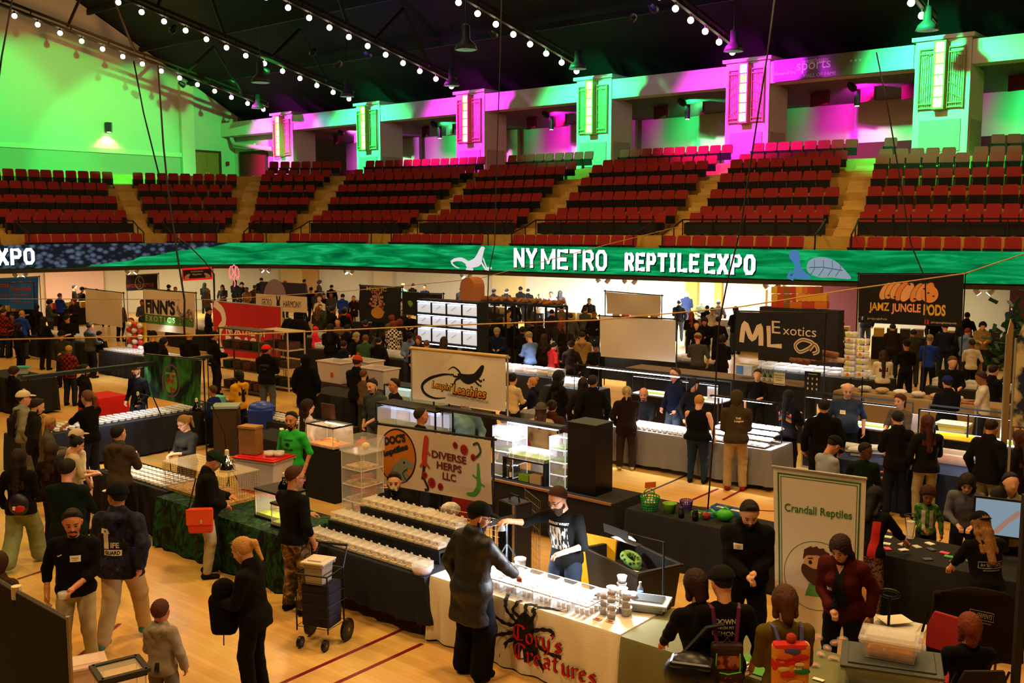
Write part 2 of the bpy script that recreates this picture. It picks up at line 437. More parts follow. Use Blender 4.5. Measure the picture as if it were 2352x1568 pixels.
def column(i,a):
    names=['first column from the doors, lit pink','second column from the doors, lit green','third column from the doors, lit pink','fourth column from the doors, lit green','fifth column, lit pink, left of the hall of fame banner','sixth column, lit green, right of the hall of fame banner','last column, beyond the right edge']
    t=thing('column','square column with amber light; '+names[i],'column',ab(a,CB,0),AYAW)
    body=MB();body.box((0,.75,9.2),(2.15,1.9,5.9));body.build('shaft',mat('#d6d0c2',.8,key='wall'),t)
    body=MB();body.box((0,.7,12.2),(2.4,2.1,.16));body.build('cap',mat('#d6d0c2',.8,key='wall'),t)
    MB().box((0,-.22,8.35),(1.6,.06,1.25)).build('front_panel',mat('#a8a294',.8,key='wall'),t)
    MB().box((1.09,.75,8.35),(.05,1.5,1.25)).build('side_panel',mat('#a8a294',.8,key='wall'),t)
    lf=MB()
    for s in(-1,1):
        lf.box((s*.2,-.42,10.7),(.06,.44,2.6))
    lf.box((0,-.42,12.0),(.46,.44,.07));lf.box((0,-.42,9.4),(.46,.44,.07))
    for k in range(1,6):lf.box((0,-.60,9.4+k*.433),(.4,.08,.05))
    fr=lf.build('louvre_frame',mat('#b9a060',.5,key='fr'),t)
    for k in range(6):
        MB().box((0,-.5,9.62+k*.433),(.33,.1,.37)).build('amber_light',emis('#ffcf70',9.0 if k not in(4,)else 4.0),fr)
    for s in(-1,1):
        w=MB();x0,x1=s*.26,s*.86
        for x in(x0,x1):w.box((x,-.3,10.6),(.05,.1,2.4))
        for z in(9.45,9.62,11.6,11.78):w.box(((x0+x1)/2,-.3,z),(.6,.06,.05))
        for k in range(1,7):w.box((x0+(x1-x0)*k/7,-.27,10.6),(.022,.03,2.2))
        for k in range(5):w.tube([(x0+(x1-x0)*q/6,-.31,9.9+k*.4+.12*math.cos(PI*q/6*1.0))for q in range(7)],.014,4)
        w.build('side_grille',mat('#a89858',.5,key='fr'),t)
    return t
for i,a in enumerate(CA):column(i,a)
# hall of fame banner on the beam between the fifth and sixth column
o=thing('beam_banner','long purple and green banner on the beam, hall of fame lettering','banner',ab(CA[4]+1.3,42.45,11.56),AYAW)
_g=G2().rect(0,-.47,6.1,.47)
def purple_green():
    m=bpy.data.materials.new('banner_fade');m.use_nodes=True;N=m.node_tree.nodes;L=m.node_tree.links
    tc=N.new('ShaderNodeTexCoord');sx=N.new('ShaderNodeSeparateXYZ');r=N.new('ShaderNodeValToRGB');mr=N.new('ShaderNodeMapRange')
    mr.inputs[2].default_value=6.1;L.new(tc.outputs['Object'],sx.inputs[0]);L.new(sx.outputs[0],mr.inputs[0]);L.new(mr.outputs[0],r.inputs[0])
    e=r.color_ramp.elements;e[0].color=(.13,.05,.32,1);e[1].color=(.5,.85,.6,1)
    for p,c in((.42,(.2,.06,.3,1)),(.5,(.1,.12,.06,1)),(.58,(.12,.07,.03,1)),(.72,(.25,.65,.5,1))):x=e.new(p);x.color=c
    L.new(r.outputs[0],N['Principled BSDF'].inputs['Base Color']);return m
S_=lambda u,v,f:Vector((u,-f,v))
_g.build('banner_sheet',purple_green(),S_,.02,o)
_g=G2();_g.text('Home of the',.55,-.12,1.0,.15,bold=.02);_g.text('westchester',1.95,.30,1.2,.17);_g.text('sports',1.85,.03,1.55,.5,bold=.01);_g.text('HALL OF FAME',2.15,-.33,1.45,.15)
_g.text('* * *',3.7,.1,.5,.1)
_g.build('lettering',mat('#e6d8f4',.7),S_,.035,o)
# ---- roof
def rz_(b):return 12.6+.533*(44.2-b)if b>16 else 12.6+.533*(b+12)
mb=MB();mb.add([ab(-63.2,45,12.2),ab(20,45,12.2),ab(20,16,27.55),ab(-63.2,16,27.55),ab(20,-12,12.6),ab(-63.2,-12,12.6)],[(0,1,2,3),(3,2,4,5)])
struct('ceiling',mb,mat('#080605',.9,key='roof'))
# dark cross ducts and purlins
mb=MB()
for b in(40,36.5,33,29,25):mb.box(ab(-21,b,rz_(b)-.35),(84,.16,.3),AYAW)
struct('trim_13',mb,mat('#0c0908',.7))
black=mat('#0a0a0a',.5);bulb_m=emis('#fff0c8',14)
ROW=[(16,7.3),(15,7),(12,6),(10,5.5),(7,3),(5,3)]
names=['ending at the first column','ending at the second column','ending at the third column','ending at the fourth column','ending at the fifth column','ending at the sixth column']
bulb=None
def rowz(b):return 12.35+.222*(41-b)
for i,a in enumerate(CA[:6]):
    nb=ROW[i][0]+3;L_=nb*1.22+1
    t=thing('light_truss','dark roof truss carrying globe bulbs, %s'%names[i],'truss',ab(a,41.4,0),AYAW)
    p0=Vector((0,0,rowz(41.4)+.32));pts=[(0,-k,rowz(41.4-k)+.32)for k in np.linspace(0,L_,12)]
    mb=MB();mb.tube(pts,.10,6);mb.tube([(x,y,z+.3)for x,y,z in pts],.08,6)
    for k in range(0,12):mb.tube([pts[k],(pts[k][0],pts[k][1],pts[k][2]+.3)],.04,4)
    mb.build('chord',mat('#2c2012',.5,.3),t)
    if i<3:
        mb=MB();b2=np.linspace(2,L_,4)
        for k in range(3):
            y0=-b2[k];zt=rz_(41.4+y0-2)-.3
            mb.tube([(0,y0,rowz(41.4+y0)+.5),(0,y0-2,zt)],.09,5);mb.tube([(0,y0-4,rowz(41.4+y0-4)+.5),(0,y0-2,zt)],.09,5)
        mb.build('web',mat('#120e0a',.6),t)
    for k in range(nb):
        b=41-k*1.22;p=ab(a,b,rowz(b))
        if bulb is None:
            bulb=thing('globe_bulb','','light bulb',p)
            MB().sphere((0,0,0),.135,12,8).build('globe',bulb_m,bulb,True);MB().lathe([(.05,.12),(.05,.26)],n=8).build('socket',black,bulb)
            o=bulb
        else:o=dup(bulb,p)
        o['group']='glowing globe bulbs, '+names[i];o['label']='%s glowing globe bulb from the lower end, string %s'%(nth(k),names[i].split(',')[0])
# pendant cone lamps near the string ends + bigger ones up in the dark
pen=None
for(px,py,Y,s,where)in((592,240,66,1.0,'left of the first pink column'),(797,212,59,1.0,'above the second column, green'),(1037,186,54,1.0,'above the third column, purple'),(1327,146,48.5,1.0,'above the fourth column, green'),(1685,104,43,1.0,'above the fifth column, purple'),(2130,54,38.5,1.0,'above the sixth column, green'),
                       (598,176,52,1.2,'high in the dark roof at left'),(1070,98,44,1.2,'high in the dark roof over the third column')):
    p=dp(px,py,Y)
    if pen is None:
        pen=thing('pendant_lamp','','ceiling lamp',p)
        MB().lathe([(.42,-.25),(.34,-.05),(.16,.12),(.15,.6),(.05,.66)],n=14).build('shade',mat('#3c3c3c',.5,.2),pen,True)
        MB().lathe([(.36,-.25),(.36,-.235)],n=14).build('lens',emis('#b7e8b0',.6),pen)
        MB().tube([(0,0,.6),(0,0,3.3)],.02,4).build('stem',black,pen);o=pen
    else:o=dup(pen,p,scale=s)
    o['label']='cone shaped pendant lamp %s'%where
# coloured stage floodlights
def flood(a,b,z,tgt,color,power,spot,lab,size=.15,blend=.7):
    p=ab(a,b,z);d=(Vector(tgt)-p).normalized()
    o=thing('floodlight',lab,'stage light',p)
    q=d.to_track_quat('-Z','Y').to_matrix()
    MB().lathe([(.16,-.1),(.17,.05),(.12,.3),(.05,.34)],n=10,M=q).build('housing',black,o,True)
    add_light('SPOT',p+d*.25,color,power,tgt,size=size,spot=spot,blend=blend,name='floodlight_beam')
for i,a in enumerate(CA[:6]):
    c=MAG if i%2==0 else GREEN;w={0:'first',1:'second',2:'third',3:'fourth',4:'fifth',5:'sixth'}[i]
    flood(a-.6,35.5,13.4,ab(a,42.2,9.6),c,12500 if i%2==0 else 12000,68,'small black stage light under the roof aimed at the %s column'%w)
    flood(a+4.3,44.0,10.75,ab(a+5.0,48,9.0),[PINKP,GREEN,MAG,GREEN,MAG,GREEN][i],4200,125,'small black stage light behind the beam right of the %s column'%w)
flood(CA[0]+4.0,36,13.2,ab(CA[0]+4.4,48,8.5),CYAN,1200,26,'small black stage light tinting the wall blue behind the first column')
for b,bb,w in((16,22,'left'),(26,30,'middle'),(34,37.5,'right')):
    flood(-42,b,13.6,ab(AE,bb,8.2-(bb-22)*.1),(.03,1,.15),16500,50,'stage light under the roof washing the end wall green, %s of three'%w,size=.1,blend=.25)
# purple wash on roof
flood(CA[2],33,12.6,ab(CA[2]-2,39,16),PURP,500,110,'small black light tinting the roof purple above the third column')
flood(CA[4],33,12.6,ab(CA[4]-2,39,16),PURP,500,110,'small black light tinting the roof purple above the fifth column')
# added fill spot in place of the bulb strings' warm glow on the gable
add_light('SPOT',ab(-50,30,13.5),(1,.42,.12),2400,ab(AE,33,19),size=.3,spot=100,blend=.9,name='house_and_fill_beam')
# ================================================================== BALCONY STAND
step_m=mat('#b9923f',.7,var=.1,key='step');dark_step=mat('#1a1410',.9,key='step')
SIDE=[(.55,4.36),(3.0,5.23),(4.0,5.5),(5.0,6.2),(6.0,6.88),(7.0,7.5),(8.0,7.78),(9.6,8.35)]
AP=[-350,40,367,525,631,861,1136,1476,1907,2420]
AS=[s_at_px(p)if p>-300 else 0 for p in AP];AS[-1]=AS[-2]+8.6
tb=[(-.1,.15,3.5)]
edges=[.0]+[(SIDE[i][0]+SIDE[i+1][0])/2 for i in range(len(SIDE)-1)]+[10.1]
edges[1]=1.3
for i in range(len(SIDE)):
    z=SIDE[i][1]-.86;mb=strip('',edges[i],z,edges[i+1],z,None)
    if i<len(SIDE)-1:m2=strip('',edges[i+1],z,edges[i+1],SIDE[i+1][1]-.86,None);mb.add(m2.v,m2.f)
    struct('floor_tier_%d'%(i+1),mb,step_m)
mb=strip('',10.1,SIDE[-1][1]-.86,16,SIDE[-1][1]-.86,None);struct('floor_gallery',mb,mat('#6d4a2a',.7))
# balcony fascia around the screen and soffit
mb=strip('',0.0,RIB_B-.02,.0,3.5,None);m2=strip('',-.12,RIB_B-.05,.4,RIB_B-.05,None);mb.add(m2.v,m2.f);m2=strip('',-.02,RIB_T+.02,.35,RIB_T+.02,None);mb.add(m2.v,m2.f)
struct('trim_14',mb,black)
mb=strip('',.4,RIB_B-.22,.4,RIB_B-.05,None);struct('trim_15',mb,mat('#7d7872',.8))
mb=strip('',.4,RIB_B-.2,16,RIB_B-.2,None);struct('ceiling_under_balcony',mb,mat('#b5aa98',.9))
# aisle stairs: each a stack of steps, things of their own
for k,s in enumerate(AS[1:-1]):
    lab=['at the far left edge','right of the left stand','left of the corner','in the corner below the red doors','below the second column','below the third column','below the fourth and fifth column','on the right, below the hall of fame banner'][k]
    mb=MB();nst=24
    for q in range(nst):
        t0=1.3+(8.6-1.3)*q/nst;t1=1.3+(8.6-1.3)*(q+1)/nst;z0=3.6;tt=(t0+t1)/2
        z=np.interp(tt,[r[0]for r in SIDE],[r[1]-.80 for r in SIDE])
        if tt>3:z+=.02
        P=[aw(s,-.42,t0,z),aw(s,.42,t0,z),aw(s,.42,t1,z),aw(s,-.42,t1,z)];B=[Vector((p.x,p.y,z0))for p in P]
        mb.add(P+B,[(0,1,2,3),(0,4,5,1),(1,5,6,2),(2,6,7,3),(3,7,4,0)])
    o=mb.build('aisle_stairs',mat('#c9a65a',.7,var=.08,key='st'));tag(o,'tan stairs through red seats, '+lab,'stairs')
# seats
red_seat=mat('#8e0d10',.75,key='seat',var=.1);blk_seat=mat('#0c0c0e',.5,key='seat')
def make_seat():
    t=thing('arena_seat','','seat',(0,0,0))
    mb=MB();P=[(-.25,.46),(-.25,.82),(-.21,.88),(.21,.88),(.25,.82),(.25,.46)]
    vs=[]
    for y in(0,.06):
        for x,z in P:vs.append((x,y+(z-.46)*.22,z))
    mb.add(vs,[(0,1,2,3,4,5),(11,10,9,8,7,6)]+[(i,i+6,(i+1)%6+6,(i+1)%6)for i in range(6)])
    mb.build('backrest',red_seat,t)
    MB().box((0,-.05,.35),(.47,.08,.32),M=Matrix.Rotation(.15,3,'X')).build('seat_pan',blk_seat,t)
    f=MB();f.box((-.27,-.02,.25),(.04,.2,.5));f.box((-.27,-.06,.5),(.05,.26,.04));f.build('seat_frame',blk_seat,t)
    return t
seat0=make_seat();used=[False];cand=[]
sec_names=['far left section','second section','corner section','section under first column','section under second column','section under third column','section under fourth column','section under fifth column','right section']
rown=['front row','second row','third row','fourth row','fifth row','sixth row','seventh row','top row']
for r,(t_,z)in enumerate(SIDE):
    for k in range(len(AS)-1):
        s0,s1=AS[k],AS[k+1]
        if k==0:s0=0
        # spacing measured on the offset row itself
        ss=s0;last=None;A0_,A1_=cw(AS[k],t_,z-.86),cw(s1,t_,z-.86)
        while ss<s1:
            p=cw(ss,t_,z-.86)
            if(p-A0_).length<.72 or(p-A1_).length<.72:ss+=.04;continue
            if last is None or(p-last).length>=.56:
                d=cw(ss+.1,t_,0)-cw(ss-.1,t_,0);yaw=math.atan2(d.y,d.x)
                a_,b_=p.x*E1.x+p.y*E1.y,p.x*E2.x+p.y*E2.y
                if r>=6 and(k in(0,1,2)or(b_>41.4 and min(abs(a_-q)for q in CA)<1.6)):pass
                else:
                    x,y=proj(p+Vector((0,0,.7)))
                    if-60<x<2420:cand.append((p.y,p,yaw,k,r))
                last=p
            ss+=.04
cand.sort(key=lambda c:c[0])
rest=MB()
cnt_={};SL_=[]
for i,(Y,p,yaw,k,r)in enumerate(cand):
    x_px=proj(p)[0]
    if i<300:
        o=seat0 if i==0 else dup(seat0,p,yaw)
        if i==0:o.location=p;o.rotation_euler=(0,0,yaw)
        cnt_[(r,k)]=cnt_.get((r,k),0);o['label']='red folding seat, %s, %s'%(rown[r],sec_names[k]);SL_.append((o,r,k,x_px));o['group']='arena seats, %s, %s'%(rown[r],sec_names[k])
    else:
        pass
SL_.sort(key=lambda q:q[3])
for o,r,k,x_ in SL_:
    o['label']='red folding seat %s from left in %s, %s'%(nth(cnt_[(r,k)]),rown[r],sec_names[k]);cnt_[(r,k)]+=1
def seat_stuff(part,m):
    src=[c for c in kids(seat0)if c.name.startswith(part)][0].data
    V=np.array([v.co for v in src.vertices]);Fs=[tuple(q.vertices)for q in src.polygons];mb=MB()
    for(Y,p,yaw,k,r)in cand[300:]:
        c,s=math.cos(yaw),math.sin(yaw)
        vs=[(p.x+x*c-y*s,p.y+x*s+y*c,p.z+z)for x,y,z in V];mb.add(vs,Fs)
    return mb
st=thing('arena_seats','farther rows of folding red arena seats around the left end of the balcony','seats');st['kind']='stuff'
for part,m in(('backrest',red_seat),('seat_pan',blk_seat),('seat_frame',blk_seat)):
    o=seat_stuff(part,m).build(part,m,st)
    o['kind']='stuff'
# black railings in front of the second row
for k in range(len(AS)-1):
    s0,s1=AS[k]+.6,AS[k+1]-.6
    if k==0:s0=0
    t=thing('railing','black metal railing in front of the red seats, %s'%sec_names[k],'railing')
    n=max(3,int((s1-s0)/.6));top=[cw(s0+(s1-s0)*q/n,2.2,4.98)for q in range(n+1)]
    MB().tube(top,.03,6).build('handrail',black,t)
    mb=MB()
    for q in range(0,n+1,2):mb.tube([cw(s0+(s1-s0)*q/n,2.2,3.6),top[q]],.022,4)
    mb.build('posts',black,t)
    bp=strip('',2.3,4.42,2.3,4.86,None,s0,s1);bp.build('black_panel',mat('#101012',.8),t)
    for e,s in((0,s0),(1,s1)):
        mb=MB();mb.tube([cw(s,2.2,4.98),cw(s,1.4,4.7),cw(s,.4,4.45),cw(s,.4,3.5)],.03,6);mb.tube([cw(s,1.4,4.7),cw(s,1.4,3.5)],.025,6);mb.build('stair_rail',black,t)
# ================================================================== LED RIBBON SCREEN
def ribbon_mat():
    m=bpy.data.materials.new('led_water');m.use_nodes=True;nt=m.node_tree;N=nt.nodes;L=nt.links
    N.remove(N['Principled BSDF']);e=N.new('ShaderNodeEmission')
    uv=N.new('ShaderNodeUVMap');uv.uv_map='uv'
    mp=N.new('ShaderNodeMapping');mp.inputs['Scale'].default_value=(.35,2.6,1);L.new(uv.outputs[0],mp.inputs[0])
    n=N.new('ShaderNodeTexNoise');n.inputs['Scale'].default_value=1.6;n.inputs['Detail'].default_value=7;n.inputs['Distortion'].default_value=.8;L.new(mp.outputs[0],n.inputs['Vector'])
    r=N.new('ShaderNodeValToRGB');el=r.color_ramp.elements;el[0].position=.3;el[0].color=(0.0,.085,.028,1);el[1].position=.72;el[1].color=(.012,.46,.15,1)
    x=el.new(.5);x.color=(0.002,.22,.055,1);L.new(n.outputs[0],r.inputs[0])
    # snake skin at the left
    mp2=N.new('ShaderNodeMapping');mp2.inputs['Scale'].default_value=(3.4,5.2,1);mp2.inputs['Rotation'].default_value=(0,0,.6);L.new(uv.outputs[0],mp2.inputs[0])
    v=N.new('ShaderNodeTexVoronoi');v.inputs['Scale'].default_value=1.0;L.new(mp2.outputs[0],v.inputs['Vector'])
    r2=N.new('ShaderNodeValToRGB');q=r2.color_ramp.elements;q[0].position=.05;q[0].color=(.10,.13,.20,1);q[1].position=.6;q[1].color=(.008,.009,.012,1);L.new(v.outputs['Distance'],r2.inputs[0])
    sx=N.new('ShaderNodeSeparateXYZ');L.new(uv.outputs[0],sx.inputs[0])
    n3=N.new('ShaderNodeTexNoise');n3.inputs['Scale'].default_value=.7;L.new(uv.outputs[0],n3.inputs['Vector'])
    ad=N.new('ShaderNodeMath');ad.operation='MULTIPLY_ADD';ad.inputs[1].default_value=-7.0;L.new(sx.outputs[1],ad.inputs[0]);L.new(sx.outputs[0],ad.inputs[2])
    ad2=N.new('ShaderNodeMath');ad2.operation='MULTIPLY_ADD';ad2.inputs[1].default_value=3.0;L.new(n3.outputs[0],ad2.inputs[0]);L.new(ad.outputs[0],ad2.inputs[2])
    cmpn=N.new('ShaderNodeMapRange');cmpn.inputs[1].default_value=RB_X-.15;cmpn.inputs[2].default_value=RB_X+.15;L.new(ad2.outputs[0],cmpn.inputs[0])
    mx=N.new('ShaderNodeMix');mx.data_type='RGBA';L.new(cmpn.outputs[0],mx.inputs[0]);L.new(r2.outputs[0],mx.inputs[6]);L.new(r.outputs[0],mx.inputs[7])
    L.new(mx.outputs[2],e.inputs[0]);e.inputs[1].default_value=1.15
    L.new(e.outputs[0],N['Material Output'].inputs[0]);return m
RB_X=s_at_px(400)-2.6
rib=thing('ribbon_screen','long curved green LED ribbon screen on the balcony front reading NY METRO REPTILE EXPO','screen')
mb=strip('',-.1,RIB_B,-.1,RIB_T,None,step=.4)
so=mb.build('display',None,rib);ul=so.data.uv_layers.new(name='uv');n=len(mb.v)//2
sarr=[CL*i/(n-1)for i in range(n)]
for lp in so.data.loops:
    vi=lp.vertex_index;ul.data[lp.index].uv=(sarr[vi//2],0 if vi%2==0 else 1)
so.data.materials.append(ribbon_mat())
def RS(px0):
    s0=s_at_px(px0)
    return lambda u,v,f:cw(s0+u,-.1-f,RIB_B+v)
white_led=emis('#f4f8ff',1.6)
GL={'N':[[(0,0),(0,1)],[(0,1),(1,0)],[(1,0),(1,1)]],'Y':[[(0,1),(.5,.45)],[(1,1),(.5,.45),(.5,0)]],'M':[[(0,0),(0,1)],[(0,1),(.5,.3),(1,1)],[(1,1),(1,0)]],'E':[[(1,1),(0,1),(0,0),(1,0)],[(0,.5),(.8,.5)]],
 'T':[[(0,1),(1,1)],[(.5,1),(.5,0)]],'R':[[(0,0),(0,1),(.8,1),(1,.85),(1,.6),(.8,.48),(0,.48)],[(.55,.48),(1,0)]],'P':[[(0,0),(0,1),(.8,1),(1,.85),(1,.6),(.8,.45),(0,.45)]],'O':[[(.25,0),(0,.2),(0,.8),(.25,1),(.75,1),(1,.8),(1,.2),(.75,0),(.25,0)]],'I':[[(.5,0),(.5,1)],[(.2,1),(.8,1)],[(.2,0),(.8,0)]],'L':[[(0,1),(0,0),(1,0)]],'X':[[(0,1),(1,0)],[(0,0),(1,1)]]}
def block_text(g,t,x0,y0,w,h,st):
    ws=[1.35 if c=='M' else .7 if c=='I' else 1 for c in t];u=w/(sum(ws)+.15*(len(t)-1));x=x0
    for c,k in zip(t,ws):
        for P_ in GL[c]:
            Q=[(x+st/2+px_*(u*k-st),y0+st/2+py_*(h-st))for px_,py_ in P_];g.line(Q,st)
            for q in(Q[0],Q[-1]):g.rect(q[0]-st/2,q[1]-st/2,q[0]+st/2,q[1]+st/2)
            for q in Q[1:-1]:g.poly(ell(q[0],q[1],st/2,st/2,8))
        x+=u*(k+.15)
    return g
def rib_text(t,pxa,pxb,v0,v1,shear=.0):
    sa,sb=s_at_px(pxa),s_at_px(pxb);w=sb-sa
    g=block_text(G2(),t,0,v0,w,v1-v0,.15);g.build('lettering',white_led,RS(pxa),.025,rib,.3)
    g2=block_text(G2(),t,.04,v0-.04,w,v1-v0,.15);g2.build('lettering_shadow',emis('#04301c',.5),RS(pxa),.012,rib,.3)
rib_text('NY',1184,1238,.16,.94);rib_text('METRO',1248,1397,.12,.92)
rib_text('REPTILE',1438,1610,.15,.84);rib_text('EXPO',1622,1740,.12,.84);rib_text('EXPO',-42,76,.16,.88)
# lizard on the screen
g=G2();g.line(bez([(0,.30),(.35,.42),(.9,.40),(1.3,.28),(.9,.2),(.35,.16),(.1,.1)][:4],6),.12)
g.line(bez([(1.3,.25),(.8,.42),(.3,.40),(.05,.28),(.3,.13),(.6,.06)],6),[.2-.17*i/30 for i in range(31)])
g.poly(bezc([(1.2,.1),(1.1,.3),(1.7,.5),(2.05,.86),(2.2,.98),(2.42,.93),(2.35,.78),(2.25,.5),(2.15,.25),(1.8,.12)],4))
g.line([(2.1,.4),(2.45,.06),(2.75,.03)],.1);g.line([(2.3,.5),(2.55,.1),(2.9,.1)],.08);g.line([(1.3,.2),(1.1,.04),(1.6,.03)],.1)
g.v=[(x*.74,y)for x,y in g.v];g.build('lizard_picture',emis('#d0c8ca',1.2),RS(1040),.02,rib,.25)
# turtle on the screen
_q=RS(1808);RT_=lambda u,v,f:_q(u*.64,v,f)
g=G2();g.poly(bezc([(1.1,.3),(1.2,.66),(1.8,.78),(2.5,.66),(3.1,.3),(3.3,.06),(2.4,.1),(1.7,.1)],4));g.build('turtle_shell_picture',emis('#8a9ca6',.95),RT_,.02,rib,.25)
g=G2();g.poly(bezc([(.35,.1),(.45,.5),(.15,.75),(.2,.97),(.5,1.0),(.68,.88),(.72,.5),(.95,.3),(1.3,.04),(.7,.03)],4));g.line([(.3,.3),(.1,.1),(.4,.03)],.16);g.build('turtle_body_picture',emis('#4a7ab0',.95),RT_,.022,rib,.25)
g=G2()
for q in(1.5,1.95,2.4,2.8):g.line([(q-.25,.14),(q,.4),(q-.05,.68)],.03)
g.line([(1.2,.42),(1.9,.44),(2.9,.34)],.03);g.build('shell_lines',emis('#44607c',.8),RT_,.03,rib,.25)
# ================================================================== UNDER THE BALCONY
def back_strip(t,z0,z1,s0,s1):return strip('',t,z0,t,z1,None,s0,s1)
struct('wall_under_balcony',back_strip(9.5,0,RIB_B-.2,0,CL),mat('#c9bd9f',.85,key='wall'))
# pale piers
ps=[(105,235,'#d8b9a4'),(640,690,'#c9a868'),(700,730,'#b9884a'),(860,905,'#c9b590'),(1130,1200,'#c8b074'),(1390,1440,'#c4b498'),(1575,1600,'#b9802c'),(1640,1660,'#b9802c'),(1668,1760,'#b79a6c'),(1775,1800,'#8a8676')]
def s_back(px):
    best=None
    for k in range(600):
        s=CL*k/599;p=cw(s,9.3,2.3);x,y=proj(p);e=abs(x-px)
        if p.y>5 and(best is None or e<best[0]):best=(e,s)
    return best[1]
for k,(x0,x1,c)in enumerate(ps):
    s0,s1=s_back(x0),s_back(x1);sm=(s0+s1)/2
    mb=back_strip(9.25,0,RIB_B-.21,s0,s1);a=cw(s0,9.25,0);b_=cw(s0,9.5,0);c_=cw(s1,9.25,0);d_=cw(s1,9.5,0);zt=Vector((0,0,RIB_B-.21))
    mb.add([a,b_,b_+zt,a+zt],[(0,1,2,3)]);mb.add([c_,d_,d_+zt,c_+zt],[(0,1,2,3)])
    struct('trim_%d'%(20+k),mb,mat(c,.85,key='wall'))
s0,s1=s_back(1890),s_back(1975);struct('trim_40',back_strip(9.2,0,RIB_B-.22,s0,s1),maroon)
s0,s1=s_back(2322),s_back(2420);struct('trim_41',back_strip(9.2,0,RIB_B-.22,s0,s1),maroon)
# little twin spot lamps on the soffit
tl=None
wh={60:'above the blue banner',312:'above the black and red banner',458:'above the red framed banner',592:'left of centre, near the pink neon',772:'above the far display racks',1040:'under the screen lizard',1360:'under the word METRO',1420:'right of the word METRO',1760:'under the end of the word EXPO',2268:'right of the isopod banner'}
for px,w in wh.items():
    s=s_at_px(px);p=cw(s,.9,RIB_B-.32);d=cw(s+.3,.9,0)-cw(s-.3,.9,0)
    if tl is None:
        tl=thing('twin_spotlight','','spotlight',p,math.atan2(d.y,d.x))
        for q in(-1,1):
            M=Matrix.Rotation(q*.7,3,'Y')
            h=MB().lathe([(.09,-.09),(.09,.08),(.05,.13)],(q*.2,0,0),10,M=M).build('lamp_head',mat('#e8e8e8',.4),tl)
            MB().lathe([(.08,-.1),(.08,-.095)],(q*.2,0,0),10,M=M).build('lens',emis('#ffffff',25),h)
        MB().box((0,0,.1),(.3,.05,.04)).build('mount',black,tl);o=tl
    else:o=dup(tl,p,math.atan2(d.y,d.x))
    o['label']='twin white spotlight under the balcony edge, '+w
for px,col,pw in((60,WARM,170),(230,(1,.75,.55),330),(450,(.9,.85,.6),330),(620,(1,.85,.6),150),(780,(1,.9,.7),170),(950,(.95,.95,1),420),(1160,(.82,.92,1),1100),(1250,(.82,.92,1),1300),(1350,(.85,.93,1),900),(1480,(.82,.92,1),1400),(1545,(.82,.92,1),1000),(1690,(1,.72,.4),170),(1830,(.9,.9,.8),150),(2080,(.9,.8,.6),90),(2270,(.85,.85,.6),130)):
    s=s_at_px(px);add_light('AREA',cw(s,5.6,2.62),col,pw,cw(s,6.2,0),size=2.2,name='balcony_downlight')
